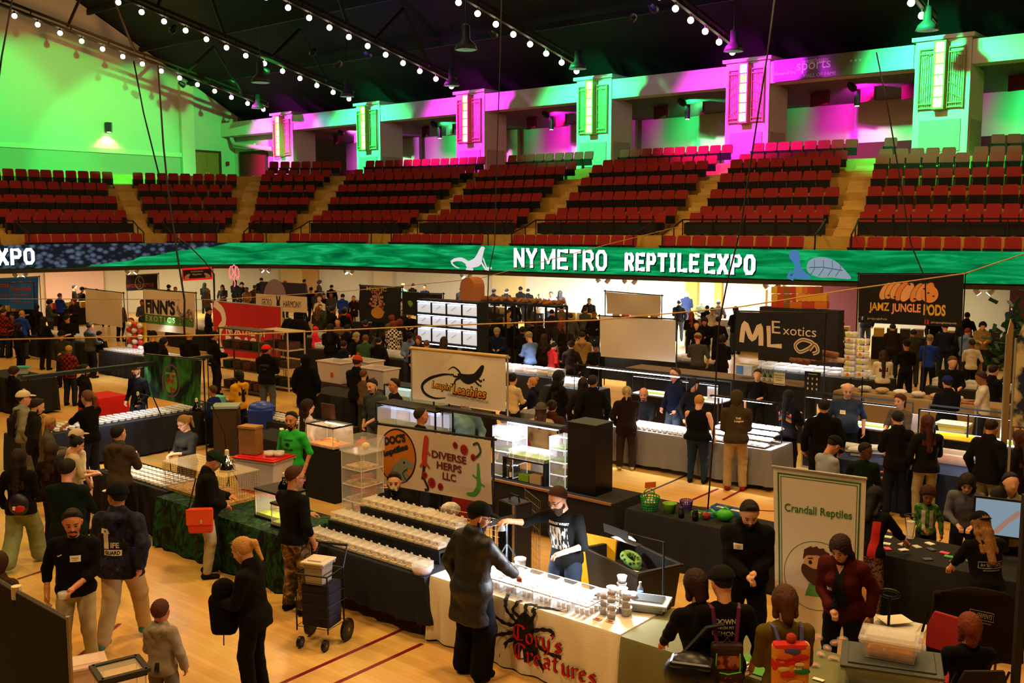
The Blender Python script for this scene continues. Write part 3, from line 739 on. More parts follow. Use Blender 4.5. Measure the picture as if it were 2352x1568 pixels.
# ================================================================== PEOPLE
def _grid(lo,hi,h):
    n=[int(math.ceil((hi[k]-lo[k])/h))+1 for k in range(3)]
    return n
class SDF:
    """smooth union of round cones and ellipsoids sampled on a grid, surfaced with surface nets"""
    def __init__(s,h=.014):s.p=[];s.h=h;s.clips=[];s.subs=[]
    def cone(s,a,b,ra,rb=None,k=.03):s.p.append(('c',np.array(a,float),np.array(b,float),ra,ra if rb is None else rb,k));return s
    def ell(s,c,r,R=None,k=.03):s.p.append(('e',np.array(c,float),np.array(r,float),R,k));return s
    def clip(s,p,n):s.clips.append((np.array(p,float),np.array(n,float)/np.linalg.norm(n)));return s   # keep side where (x-p).n < 0
    def sub(s,c,r):s.subs.append((np.array(c,float),np.array(r,float)));return s
    def bounds(s):
        lo=np.full(3,1e9);hi=-lo
        for p in s.p:
            if p[0]=='c':
                r=max(p[3],p[4])
                for q in(p[1],p[2]):lo=np.minimum(lo,q-r);hi=np.maximum(hi,q+r)
            else:
                r=p[2].max()if p[3]is not None else p[2];lo=np.minimum(lo,p[1]-r);hi=np.maximum(hi,p[1]+r)
        return lo-2.5*s.h,hi+2.5*s.h
    def mesh(s,noise=0.0,seed=0,hair_n=False):
        h=s.h;lo,hi=s.bounds();n=_grid(lo,hi,h)
        V=np.full(n,1.0,np.float32)
        ax=[lo[k]+h*np.arange(n[k])for k in range(3)]
        for p in s.p:
            k=p[-1];m=k+2.5*h
            if p[0]=='c':
                r=max(p[3],p[4]);a=np.minimum(p[1],p[2])-r-m;b=np.maximum(p[1],p[2])+r+m
            else:
                r=p[2].max()if p[3]is not None else p[2];a=p[1]-r-m;b=p[1]+r+m
            i0=[max(0,int((a[q]-lo[q])/h))for q in range(3)];i1=[min(n[q],int((b[q]-lo[q])/h)+2)for q in range(3)]
            X,Y,Z=np.meshgrid(ax[0][i0[0]:i1[0]],ax[1][i0[1]:i1[1]],ax[2][i0[2]:i1[2]],indexing='ij',sparse=True)
            if p[0]=='c':
                A,B=p[1],p[2];d=B-A;L2=float(d@d)or 1e-9
                px,py,pz=X-A[0],Y-A[1],Z-A[2]
                t=np.clip((px*d[0]+py*d[1]+pz*d[2])/L2,0,1)
                D=np.sqrt((px-t*d[0])**2+(py-t*d[1])**2+(pz-t*d[2])**2)-(p[3]+(p[4]-p[3])*t)
            else:
                px,py,pz=X-p[1][0],Y-p[1][1],Z-p[1][2];R=p[3]
                if R is not None:
                    px,py,pz=(px*R[0][0]+py*R[1][0]+pz*R[2][0],px*R[0][1]+py*R[1][1]+pz*R[2][1],px*R[0][2]+py*R[1][2]+pz*R[2][2])
                r=p[2];k0=np.sqrt((px/r[0])**2+(py/r[1])**2+(pz/r[2])**2)+1e-9;k1=np.sqrt((px/r[0]**2)**2+(py/r[1]**2)**2+(pz/r[2]**2)**2)+1e-9
                D=k0*(k0-1)/k1
            sl=V[i0[0]:i1[0],i0[1]:i1[1],i0[2]:i1[2]]
            hh=np.clip(.5+.5*(sl-D)/k,0,1)
            sl[...]=sl*(1-hh)+D*hh-k*hh*(1-hh)
        X,Y,Z=np.meshgrid(*ax,indexing='ij',sparse=True)
        if noise:
            V+=noise*((np.sin(190*X+40*Z+seed)*np.cos(170*Y-60*Z+seed)*1.5)if hair_n else(np.sin(23*X+9*Z+seed)*np.cos(19*Y-14*Z+seed*2)+.6*np.sin(47*Z+21*X-13*Y+seed)))
        for c,r in s.subs:
            k0=np.sqrt(((X-c[0])/r[0])**2+((Y-c[1])/r[1])**2+((Z-c[2])/r[2])**2);V=np.maximum(V,-(k0-1)*r.min())
        for c,nn in s.clips:
            V=np.maximum(V,(X-c[0])*nn[0]+(Y-c[1])*nn[1]+(Z-c[2])*nn[2])
        V[0]=V[-1]=1;V[:,0]=V[:,-1]=1;V[:,:,0]=V[:,:,-1]=1
        return nets(V,lo,h)
def nets(V,lo,h):
    S=V<0;c=[x-1 for x in V.shape]
    cnt=np.zeros(c,np.float32);acc=np.zeros(c+[3],np.float32)
    for ax in range(3):
        o=[q for q in range(3)if q!=ax]
        for d1 in(0,1):
            for d2 in(0,1):
                sa=[None]*3;sb=[None]*3
                sa[ax]=slice(0,c[ax]);sb[ax]=slice(1,c[ax]+1)
                for q,d in((o[0],d1),(o[1],d2)):sa[q]=sb[q]=slice(d,c[q]+d)
                va,vb=V[tuple(sa)],V[tuple(sb)];m=(va<0)!=(vb<0)
                t=np.where(m,va/np.where(m,va-vb,1),0)
                cnt+=m;acc[...,ax]+=np.where(m,t,0);acc[...,o[0]]+=m*d1;acc[...,o[1]]+=m*d2
    mask=cnt>0;idx=np.full(c,-1,np.int64);idx[mask]=np.arange(mask.sum())
    I=np.argwhere(mask);P=(I+acc[mask]/cnt[mask][:,None])*h+np.array(lo)
    F=[]
    for ax in range(3):
        o=[(ax+1)%3,(ax+2)%3]
        sa=[slice(1,-1)]*3;sb=[slice(1,-1)]*3
        sa[ax]=slice(0,-1);sb[ax]=slice(1,None)
        a,b=S[tuple(sa)],S[tuple(sb)];m=a!=b;E=np.argwhere(m)
        if len(E)==0:continue
        off=np.ones(3,int);off[ax]=0;E=E+off;flip=a[m]
        def g(d0,d1):
            J=E.copy();J[:,o[0]]+=d0;J[:,o[1]]+=d1;return idx[J[:,0],J[:,1],J[:,2]]
        q=np.stack([g(-1,-1),g(0,-1),g(0,0),g(-1,0)],1)
        q[~flip]=q[~flip][:,::-1];F.append(q)
    F=np.concatenate(F)if F else np.zeros((0,4),int);F=F[(F>=0).all(1)]
    return P,F
def np_mesh(name,P,F):
    me=bpy.data.meshes.new(name);me.vertices.add(len(P));me.vertices.foreach_set('co',np.asarray(P,np.float32).ravel())
    k=F.shape[1]if len(F)else 4;me.loops.add(len(F)*k);me.polygons.add(len(F))
    me.loops.foreach_set('vertex_index',F.ravel().astype(np.int32));me.polygons.foreach_set('loop_start',np.arange(0,len(F)*k,k,dtype=np.int32))
    me.polygons.foreach_set('loop_total',np.full(len(F),k,np.int32))if hasattr(me.polygons[0]if len(F)else me,'x')else None
    me.update(calc_edges=True);me.validate();me.polygons.foreach_set('use_smooth',[True]*len(me.polygons));return me
def join_np(parts):
    P=[];F=[];o=0
    for p,f in parts:
        P.append(p);F.append(f+o);o+=len(p)
    return np.concatenate(P),np.concatenate(F)
def _v(*a):return np.array(a,float)
def _n(v):return v/(np.linalg.norm(v)+1e-9)
def ik(a,b,l1,l2,hint):
    d=b-a;L=np.linalg.norm(d);mx=(l1+l2)*.995
    if L>mx:b=a+d/L*mx;d=b-a;L=mx
    t=(l1*l1-l2*l2+L*L)/(2*L);hgt=math.sqrt(max(0,l1*l1-t*t));u=d/L
    w=hint-u*(hint@u);w=_n(w);return a+u*t+w*hgt,b
HANDS={  # wrist targets for the right side (x mirrored for the left), body frame, 1.75 m figure
    'down':(.27,.05,.90),'front':(.10,.30,1.10),'belly':(.07,.24,1.02),'pocket':(.21,.13,.95),'phone':(.09,.30,1.24),
    'cross':(-.10,.19,1.16),'table':(.19,.40,.98),'hip':(.25,-.02,1.04),'face':(.07,.14,1.48),'back':(.10,-.17,1.0),
    'reach':(.22,.52,1.02),'out':(.40,.40,1.18),'walk':(.27,.22,.95),'walkb':(.28,-.14,.93),'up':(.25,.35,1.55),'strap':(.13,.12,1.32),'lap':(.14,.34,.98)}
_PC={}
def build_figure(lean=0,hp=0,hy=0,roll=0,R='down',L='down',girth=1.0,hips=1.0,pose='stand',top='shirt',sleeve='long',bottom='pants',hair='short',hat=None,beard=0,child=False,fine=False,belly=0.0,glasses=False,twist=0,bust=0,skirt_len=.5,stance=0.0,sh=1.0,hood=False,bagw=0,hand_open=False,hem=None,neckline=0):
    res=.0145 if fine else .026
    g=girth;hs=1.12 if not child else 1.38
    ln=math.radians(lean);tw=math.radians(twist)
    zp=.94
    if pose=='sit':zp=.56
    piv=_v(0,0,zp)
    def T(p):   # torso frame -> body
        p=np.array(p,float);q=p-_v(0,0,.94)
        x,y=q[0]*math.cos(tw)-q[1]*math.sin(tw),q[0]*math.sin(tw)+q[1]*math.cos(tw)
        y,z=y*math.cos(ln)+q[2]*math.sin(ln),-y*math.sin(ln)+q[2]*math.cos(ln)
        return _v(x,y,z)+piv
    RT=np.array([T((1,0,.94))-T((0,0,.94)),T((0,1,.94))-T((0,0,.94)),T((0,0,1.94))-T((0,0,.94))]).T
    swd=.185*g**.35*sh if not child else .15
    neck=T((0,-.005,1.47));
    hpn=math.radians(hp)+ln*.35;hyw=math.radians(hy)+tw
    Rh=np.array(Matrix.Rotation(-hyw,3,'Z')@Matrix.Rotation(-hpn,3,'X')@Matrix.Rotation(math.radians(roll),3,'Y'))
    hb=T((0,.0,1.52));hc0=hb+Rh@_v(0,.015,.105*(.5+.5*hs/1.12))
    H=lambda x,y,z:hc0+Rh@(_v(x,y,z)*hs*.93)
    fing=[]
    def arms(dst,infl,side,part):
        pass
    J={}
    for s,key in((1,R),(-1,L)):
        shd=T((s*swd,-.01,1.385));tgt=HANDS[key]if isinstance(key,str)else key
        if isinstance(key,str):
            tt=T((s*tgt[0],tgt[1],tgt[2]))if key not in('table','lap')else _v(s*tgt[0],tgt[1]+math.sin(ln)*.25,tgt[2])+(_v(0,0,-.36)if(pose=='sit' and key=='lap')else 0)
            if key=='down' and g>1.15:tt=tt+_v(s*.05*(g-1)*4*.5,0,0)
        else:tt=_v(s*tgt[0],tgt[1],tgt[2])
        hint=_v(s*1,-.4,0)if key=='hip' else _v(s*.7,.1,-1)if key=='cross' else _v(s*.55,-.55,-.65)
        el,wr=ik(shd,tt,.285,.25,hint);J[s]=(shd,el,wr)
    # legs
    for s in(1,-1):
        hip=T((s*.088*g**.3,0,.93))if pose!='sit' else piv+_v(s*.1,0,-.02)
        if pose=='stand':fy=stance*s;ft=_v(s*(.11+.02*g),fy,.085)
        elif pose=='walk':ft=_v(s*.09,s*.28,.10+(.05 if s<0 else 0))
        elif pose=='sit':ft=_v(s*.14,.46,.085)
        kn,an=ik(hip,ft,.43,.425,_v(s*.15,1,0));J[s]+=(hip,kn,an)
    ctr=lambda p:T(p)
    def torso(D,e,low=True):
        D.ell(T((0,.005,1.25)),(.165*g*sh+e,.105*g**.9+e,.20+e),RT,.05)
        [D.cone(T((0,-.01,1.41)),T((q*swd*.86,-.01,1.368)),.060*g**.4+e,.055*g**.4+e,.045)for q in(1,-1)]
        D.ell(T((0,.0,1.07)),(.145*g+e,.10*g+e,.17+e),RT,.05)
        if belly:D.ell(T((0,.07+.05*belly,1.06)),(.14*g+e,.10+.06*belly+e,.15+e),RT,.05)
        if bust:
            for s in(1,-1):D.ell(T((s*.07,.10*g**.9,1.26)),(.065+e,.055+e,.065+e),RT,.03)
        if low:D.ell(T((0,-.01,.93)),(.158*g*hips+e,.115*g*hips**.5+e,.13+e),RT,.05)
    def legs(D,e,flare=0,w=1.0):
        for s in(1,-1):
            _,_,_,hip,kn,an=J[s];gg=g**.6*hips**.4*w
            D.cone(hip,kn,.088*gg+e,.060*gg+e+flare,.03);D.cone(kn,an,.056*gg+e+flare,.042+e+flare*1.5,.02)
    def arm(D,e,s,upto=1.0,k=.02,flare=0):
        shd,el,wr=J[s][:3];ga=g**.45
        D.cone(shd,el,.052*ga+e,.043*ga+e,.035)
        if upto>0:
            m=el+(wr-el)*upto;D.cone(el,m,.042*ga+e,(.042+(.028-.042)*upto)*ga**.5+e+flare,k)
    def hand(D,s,kf=.008):
        shd,el,wr=J[s][:3];key=R if s>0 else L
        f=_n(wr-el);
        if not isinstance(key,str)or key in('table','reach','out','up'):f=_n(f*.8+_v(-s*.15,.3,-.1))
        side=_v(-s,0,0)if abs(f[2])>.6 else _n(np.cross(f,_v(0,0,1)))*(-s if True else 1)
        if np.dot(side,_v(-s,0,0))<0:side=-side
        # palm normal: towards the body / down
        pn=_n(np.cross(f,side))
        if pn[2]>0:pn=-pn
        if abs(f[2])>.6:wid=_n(_v(0,1,0)-f*f[1]);pn=_v(-s,0,0)
        else:wid=side
        palm=wr+f*.045
        D.cone(wr-f*.01,wr+f*.075,.026,.028,.012)
        D.cone(palm-wid*.022+f*.02,palm+wid*.022+f*.02,.018,.018,.01)
        if fine:
            for q,ln_ in((-1.5,.030),(-.5,.036),(.5,.038),(1.5,.034)):
                b=wr+f*.082+wid*q*.0175;c1=b+f*ln_+pn*.010;c2=c1+f*ln_*.55+pn*.028
                D.cone(b,c1,.0095,.0088,.004);D.cone(c1,c2,.0088,.0078,.003)
            t0=wr+f*.03+wid*.024;t1=t0+wid*.026+f*.026+pn*.014;t2=t1+f*.026+pn*.012
            D.cone(t0,t1,.0115,.010,.006);D.cone(t1,t2,.010,.0088,.003)
        else:D.cone(wr+f*.08,wr+f*.13+pn*.03,.024,.016,.012)
        return wr+f*.09+pn*.035
    out={};grip={}
    # ---- body
    B=SDF(res if not fine else .016)
    torso(B,-.012);legs(B,-.012)
    for s in(1,-1):arm(B,-.004,s,.96)
    B.cone(neck-RT@_v(0,0,.05),hc0-Rh@_v(0,.01,.03),.058*g**.3,.052,.03)
    parts=[]
    Hd=SDF(.0062 if fine else .0155)
    kk=.012 if fine else .02
    Hd.ell(H(0,-.012,.035),(.078*hs,.097*hs,.088*hs),Rh,.02)
    Hd.ell(H(0,.022,-.03),(.063*hs,.072*hs,.085*hs),Rh,.03)
    Hd.cone(H(0,.052,-.088),H(0,.045,-.07),.030*hs,.036*hs,.025)
    Hd.cone(H(0,-.02,-.05),hb-Rh@_v(0,0,.05),.052*hs*.93,.056*g**.3,.03)
    if fine:
        Hd.cone(H(0,.088,.02),H(0,.108,-.018),.010,.0155,.010);Hd.cone(H(-.014,.095,-.022),H(.014,.095,-.022),.010,None,.008)
        Hd.cone(H(-.035,.078,.034),H(.035,.078,.034),.013,None,.014)
        Hd.cone(H(-.017,.090,-.053),H(.017,.090,-.053),.0085,None,.008)
        for s in(1,-1):
            Hd.cone(H(s*.082,-.002,.018),H(s*.078,.002,-.022),.0165,.010,.006);Hd.ell(H(s*.042,.055,-.02),(.026,.026,.026),Rh,.02)
            Hd.sub(H(s*.031,.098,.012),(.016,.014,.011))
    else:
        Hd.cone(H(0,.085,.01),H(0,.1,-.02),.013,.017,.012)
        for s in(1,-1):Hd.cone(H(s*.083,0,.015),H(s*.08,0,-.015),.017,.013,.008)
    parts.append(Hd.mesh())
    parts.append(B.mesh())
    for s in(1,-1):
        hd=SDF(.0062 if fine else .014);el,wr=J[s][1:3];hd.cone(wr-_n(wr-el)*.05,wr,.031*g**.25,.026,.015);grip[s]=hand(hd,s);parts.append(hd.mesh())
    out['body']=join_np(parts)
    # ---- eyes, brows
    if fine:
        out['eyes']=[MB().sphere(H(s*.031,.083,.012),.0125,8,6)for s in(1,-1)]
        out['eyebrows']=[MB().tube([H(s*.014,.094,.036),H(s*.032,.093,.041),H(s*.052,.080,.036)],.0045,5)for s in(1,-1)]
        e=MB();e.tube([H(-.022,.094,-.055),H(-.008,.101,-.052),H(.008,.101,-.052),H(.022,.094,-.055)],[.003,.005,.005,.003],5);out['lips']=e
        if glasses:
            e=MB()
            for s in(1,-1):
                e.tube([H(s*(.034+.024*math.cos(a)),.112-.02*abs(math.cos(a))*(1 if math.cos(a)>0 else 0),.012+.018*math.sin(a))for a in np.linspace(0,2*PI,11)[:-1]],.0028,4,closed=True)
                e.tube([H(s*.058,.094,.016),H(s*.084,.0,.02)],.0028,4)
            e.tube([H(-.011,.112,.016),H(.011,.112,.016)],.0028,4);out['glasses']=e
    # ---- hair
    hr=.0085 if fine else .016
    def cap_base(D,e,k=.02):D.ell(H(0,-.012,.038),(.078*hs+e,.097*hs+e,.088*hs+e),Rh,k)
    fr=lambda y,z,ny,nz:(H(0,y,z),Rh@_v(0,ny,nz))
    if hair not in(None,'bald')and not hood:
        D=SDF(hr);nz_=.003
        if hair in('short','buzz','crop'):
            cap_base(D,.012 if hair!='buzz' else .004);D.clip(*fr(.028,.072,.75,-.66));D.clip(*fr(-.03,-.01,.5,-.87));D.clip(*fr(0,-.07,0,-1))
            if hair=='crop':D.cone(H(-.03,.035,.125),H(.03,.035,.125),.022,None,.02)
        elif hair in('curly','afro'):
            e=.04 if hair=='curly' else .07;cap_base(D,e);D.clip(*fr(.055,.05,.75,-.55));D.clip(*fr(0,-.06,0,-1));nz_=.010
        elif hair=='bun':
            cap_base(D,.012);D.clip(*fr(.045,.05,.75,-.6));D.cone(H(0,-.09,.10),H(0,-.12,.11),.045,.04,.015);D.clip(*fr(0,-.07,0,-1))
        elif hair=='bob':
            cap_base(D,.018)
            for s in(1,-1):D.cone(H(s*.075,-.015,.02),H(s*.078,-.01,-.10),.030,.028,.03)
            D.cone(H(0,-.085,.02),H(0,-.075,-.11),.055,.05,.04);D.clip(*fr(.05,.02,.93,-.36));nz_=.004
        elif hair=='ponytail':
            cap_base(D,.012);D.clip(*fr(.045,.05,.75,-.6));D.cone(H(0,-.11,.06),H(0,-.155,.02),.03,.035,.015);D.cone(H(0,-.155,.02),H(0,-.15,-.16),.036,.015,.02)
        elif hair in('long','verylong','mid'):
            ld={'mid':.15,'long':.27,'verylong':.42}[hair]
            cap_base(D,.018)
            for s in(1,-1):
                D.cone(H(s*.072,-.02,.02),H(s*.082,-.03,-.10),.032,.032,.03)
                q0=H(s*.082,-.03,-.10);D.cone(q0,T((s*.085,-.10,1.50-ld*.7)),.032,.03,.03)
            D.cone(H(0,-.085,.02),H(0,-.09,-.10),.06,.055,.04);D.cone(H(0,-.09,-.10),T((0,-.125*g,1.48-ld)),.06,.045,.03)
            D.clip(*fr(.05,.02,.93,-.30))if False else None
            D.sub(H(0,.12,-.03),(.07*hs,.105*hs,.115*hs));nz_=.005
        D.clips=[(c,_n(n))for c,n in D.clips]
        P,F=D.mesh(noise=max(.0022,nz_*.8)if fine else nz_*.6,seed=lean+hp,hair_n=fine)
        out['hair']=(P,F)
    if beard:
        D=SDF(hr);b=.009+.007*beard
        D.cone(H(0,.05,-.09-.02*beard),H(0,.045,-.07),.030*hs+b*.6,.036*hs+b,.02)
        for s in(1,-1):D.cone(H(s*.058,.015,-.07),H(s*.066,-.005,-.015),.016+b*.3,.010,.02)
        for s in(1,-1):D.cone(H(s*.02,.094,-.043),H(s*.034,.080,-.06),.008,.009,.01);D.cone(H(0,.098,-.041),H(s*.02,.094,-.043),.007,.008,.005)
        D.sub(H(0,.125,-.054),(.026,.045,.011));out['beard']=D.mesh(noise=.0025,hair_n=True)
    # ---- hats
    if hat in('cap','capback','beanie','pom','bucket','snap'):
        D=SDF(hr);
        if hat in('beanie','pom'):
            cap_base(D,.028);D.ell(H(0,-.02,.08),(.085*hs,.095*hs,.085*hs),Rh,.02);D.clip(*fr(.0,.035,-.12,-1))
            if hat=='pom':D.p.append(('e',H(0,-.02,.19),_v(.035,.035,.035),None,.005))
        elif hat=='bucket':
            cap_base(D,.024);D.clip(*fr(0,.04,0,-1))
        else:
            cap_base(D,.024);D.ell(H(0,.0,.075),(.085*hs,.098*hs,.07*hs),Rh,.02);D.clip(*fr(0,.045,0,-1))
        cm=D.mesh()
        D2=SDF(hr)
        if hat in('cap','snap'):D2.ell(H(0,.125,.052),(.072*hs,.07*hs,.010),Rh@np.array(Matrix.Rotation(-.12,3,'X')),.01)
        elif hat=='capback':D2.ell(H(0,-.125,.04),(.068*hs,.06*hs,.010),Rh@np.array(Matrix.Rotation(.15,3,'X')),.01)
        elif hat=='bucket':D2.ell(H(0,0,.045),(.14*hs,.15*hs,.010),Rh,.01)
        out['hat']=cm
        if D2.p:out['brim']=D2.mesh()
    # ---- top
    if top:
        e=.014 if top in('shirt','tank','tee')else .026
        if top=='puffer':e=.045
        D=SDF(res);torso(D,e);
        hm={'shirt':.86,'tee':.86,'tank':.88,'hoodie':.85,'jacket':.82,'coat':.62,'puffer':.80,'long':.50}.get(top,.86)
        if hem is not None:hm=hem
        D.ell(T((0,-.008,.91)),(.166*g*hips+e,.123*g*hips**.5+e,.14),RT,.04)
        if hm<.85:
            for s in(1,-1):D.cone(T((s*.06,0,.93)),T((s*.085*hips,0,hm-.1)),.115*g**.7+e*.6,.125*g**.7+e,.05)
        if sleeve!='none':
            for s in(1,-1):arm(D,e*.85,s,{'long':.94,'short':0.0,'half':.45,'elbow':.15}[sleeve],flare=.006 if top in('hoodie','coat','jacket')else 0)
        if top=='tank':D.sub(T((swd*1.25,0,1.41)),(.10,.2,.10));D.sub(T((-swd*1.25,0,1.41)),(.10,.2,.10))
        if top in('hoodie','jacket','coat','puffer'):
            D.cone(neck+RT@_v(-.035,-.015,.01),neck+RT@_v(.035,-.015,.01),.060+e*.5,None,.03)
            if top=='hoodie' and not hood:D.cone(T((-.06,-.10*g,1.44)),T((.06,-.10*g,1.44)),.052,None,.03);D.cone(T((0,-.12*g,1.43)),T((0,-.13*g,1.33)),.05,.03,.03)
            D.sub(neck+RT@_v(0,.065,.055),(.052,.06,.075))
        else:
            D.cone(neck-RT@_v(0,0,.03),neck+RT@_v(0,0,.0),.062*g**.3,.060*g**.3,.03)
            D.clip(neck+RT@_v(0,.0,.012),RT@_v(0,.35,1.0))if neckline==0 else D.sub(neck+RT@_v(0,.10,-.01),(.075,.10,.09*(1+neckline)))
        D.clip(T((0,0,hm)),RT@_v(0,0,-1))
        if sleeve=='short':
            pass
        P,F=D.mesh(noise=.0035 if fine else .004,seed=girth*7+lean)
        out['shirt']=(P,F)
        if hood:
            D=SDF(hr);D.ell(H(0,-.02,.03),(.105*hs,.118*hs,.118*hs),Rh,.03);D.cone(H(0,-.05,-.05),neck,.085,.075,.05);D.sub(H(0,.11,-.005),(.068*hs,.10*hs,.092*hs));out['hood']=D.mesh()
    # ---- bottom
    if bottom in('pants','wide','jeans','slim','shorts'):
        D=SDF(res);e={'pants':.012,'jeans':.008,'wide':.026,'slim':.002,'shorts':.02}[bottom]
        D.ell(T((0,-.01,.93)),(.158*g*hips+e*.5,.115*g*hips**.5+e*.5,.13),RT,.05)
        if pose=='sit':D.ell(piv+_v(0,0,-.02),(.17*g,.14*g,.12),None,.05)
        legs(D,e,{'wide':.03,'pants':.012,'jeans':.004,'slim':-.004,'shorts':.02}[bottom])
        D.clip(T((0,0,.99 if not top else .93)),RT@_v(0,0,1))
        if bottom=='shorts':D.clip(_v(0,0,.50),_v(0,0,-1))
        else:D.clip(_v(0,0,.075 if bottom!='wide' else .03),_v(0,0,-1))
        out['trousers']=D.mesh(noise=.003 if fine else .002,seed=3)
    elif bottom=='skirt':
        D=SDF(res);D.cone(T((0,0,.97)),_v(0,0,skirt_len),.14*g,.20*g,.03);D.cone(T((0,0,.97)),_v(0,.02,.3),.13*g,.22*g,.03);D.clip(_v(0,0,.3),_v(0,0,-1));out['skirt']=D.mesh(noise=.004)
    # ---- shoes
    sh_=[]
    for s in(1,-1):
        an=J[s][5];D=SDF(.011 if fine else .02);base=_v(an[0],an[1],max(0.0,an[2]-.085))
        tilt=.0
        D.cone(base+_v(0,-.045,.045),base+_v(s*.012,.13,.035),.042,.035,.02);D.cone(base+_v(0,-.03,.05),base+_v(0,.0,.09),.042,.045,.02)
        D.clip(base+_v(0,0,.002),_v(0,0,-1));sh_.append(D.mesh())
    out['shoe']=sh_
    out['_J']=J;out['_T']=T;out['_RT']=RT;out['_H']=H;out['_Rh']=Rh;out['_grip']=grip;out['_g']=g
    return out
SKIN={'light':'#d8a080','tan':'#c08058','brown':'#8a5334','dark':'#56311f','pink':'#dba48c'}
def skin_m(c):return mat(SKIN.get(c,c),.5,spec=.35,key='skin')
FIG={}
def tpos(p):
    a,b=p.x*E1.x+p.y*E1.y,p.x*E2.x+p.y*E2.y;q=Vector((a,b));i=min(range(0,len(CURVE)-1),key=lambda k:(CURVE[k]-q).length);d=(CURVE[i+1]-CURVE[i]).normalized()
    return(q-CURVE[i]).dot(Vector((-d.y,d.x)))
BLK=[]
def blk(p,w,d):a,b=p[0]*E1.x+p[1]*E1.y,p[0]*E2.x+p[1]*E2.y;BLK.append((a-w/2,a+w/2,b-d/2,b+d/2))
def hit(x,y,r):
    a,b=x*E1.x+y*E1.y,x*E2.x+y*E2.y;return any(q[0]-r<a<q[1]+r and q[2]-r<b<q[3]+r for q in BLK)
def person(px,py,h,face,label,z0=0.0,skin='light',hairc='#1c120c',topc='#15151a',botc='#1a1d26',shoec='#16120f',hatc='#101010',brimc=None,beardc=None,group=None,extra=None,dist=None,topm=None,botm=None,**kw):
    """px,py: pixel of the crown of the head; h: standing height; face: 0 away from camera, 90 right, 180 towards"""
    geo=dict(kw);key=repr(sorted(geo.items(),key=lambda q:q[0]))
    if key not in _PC:
        f=build_figure(**geo);d={}
        for k,v in f.items():
            if k.startswith('_'):d[k]=v;continue
            if k=='shoe':d[k]=[np_mesh('shoe',*q)for q in v]
            elif isinstance(v,list):
                d[k]=[]
                for q in v:me=bpy.data.meshes.new(k);me.from_pydata(q.v,[],q.f);me.polygons.foreach_set('use_smooth',[True]*len(me.polygons));d[k].append(me)
            elif isinstance(v,MB):
                me=bpy.data.meshes.new(k);me.from_pydata(v.v,[],v.f);me.polygons.foreach_set('use_smooth',[True]*len(me.polygons));d[k]=me
            else:d[k]=np_mesh(k,*v)
        zt=max((f['_H'](0,-.01,.13))[2],0.3);hx=f['_H'](0,0,.12);d['_top']=hx
        _PC[key]=d
    d=_PC[key];sc=h/1.75;yaw=-math.radians(face)
    tx,ty,tz=[float(q)*sc for q in d['_top']]
    if dist is None:P=gp(px,py,z0+tz)
    else:P=dp(px,py,dist)
    while P.y>25 and tpos(P)>8.3:P=Vector((P.x*.985,P.y*.985,P.z))
    c,s=math.cos(yaw),math.sin(yaw);loc=Vector((P.x-(tx*c-ty*s),P.y-(tx*s+ty*c),z0 if dist is None else P.z-tz))
    if dist is None:
        for k_ in range(0,26):
            f_=[1+.004*k_,1-.004*k_];ok_=[q for q in f_ if not hit(loc.x*q,loc.y*q,.24 if geo.get('fine')else .3)]
            if ok_:loc=Vector((loc.x*ok_[0],loc.y*ok_[0],loc.z));break
    t=thing('person',label,'person',loc,yaw,group);t.scale=(sc,)*3
    sm=skin_m(skin)
    put('body',d['body'],sm,t)
    for q in d.get('eyes',()):put('eye',q,mat('#1a100c',.2),t)
    for q in d.get('eyebrows',()):put('eyebrow',q,mat(hairc if hairc!='#d8c8a8' else '#7a5a38',.9),t)
    if 'lips' in d:put('lips',d['lips'],mat({'dark':'#5e2a22','brown':'#7d3f30'}.get(skin,'#b05a4a'),.5),t)
    if 'glasses' in d:put('glasses',d['glasses'],mat('#101012',.3),t)
    if 'hair' in d:put('hair',d['hair'],mat(hairc,.7,bump=.5,scale=60,var=.25,key='hair',spec=.25),t)
    if 'beard' in d:put('beard',d['beard'],mat(beardc or hairc,.9,bump=.5,scale=80,key='hair'),t)
    hat=None
    if 'hat' in d:hat=put('hat',d['hat'],cloth(hatc),t)
    if 'brim' in d:put('brim',d['brim'],cloth(brimc or hatc),hat)
    tm=topm or cloth(topc)
    sh=None
    if 'shirt' in d:
        nm={'jacket':'jacket','coat':'coat','hoodie':'hoodie','puffer':'puffer_jacket','tank':'tank_top','long':'long_coat'}.get(geo.get('top','shirt'),'shirt')
        sh=put(nm,d['shirt'],tm,t)
        if 'hood' in d:put('hood',d['hood'],tm,sh)
    if 'trousers' in d:put('trousers',d['trousers'],botm or cloth(botc),t)
    if 'skirt' in d:put('skirt',d['skirt'],botm or cloth(botc),t)
    for m in d['shoe']:put('shoe',m,cloth(shoec)if isinstance(shoec,str)else shoec,t)
    t_=t;FIG[label]=(t,d,sh,sc)
    return t
def pw(t,p):
    """figure-local point (1.75 m frame) to world"""
    return Matrix.Translation(t.location)@Matrix.Rotation(t.rotation_euler.z,4,'Z')@Matrix.Scale(t.scale[0],4)@Vector(p)
from mathutils.bvhtree import BVHTree
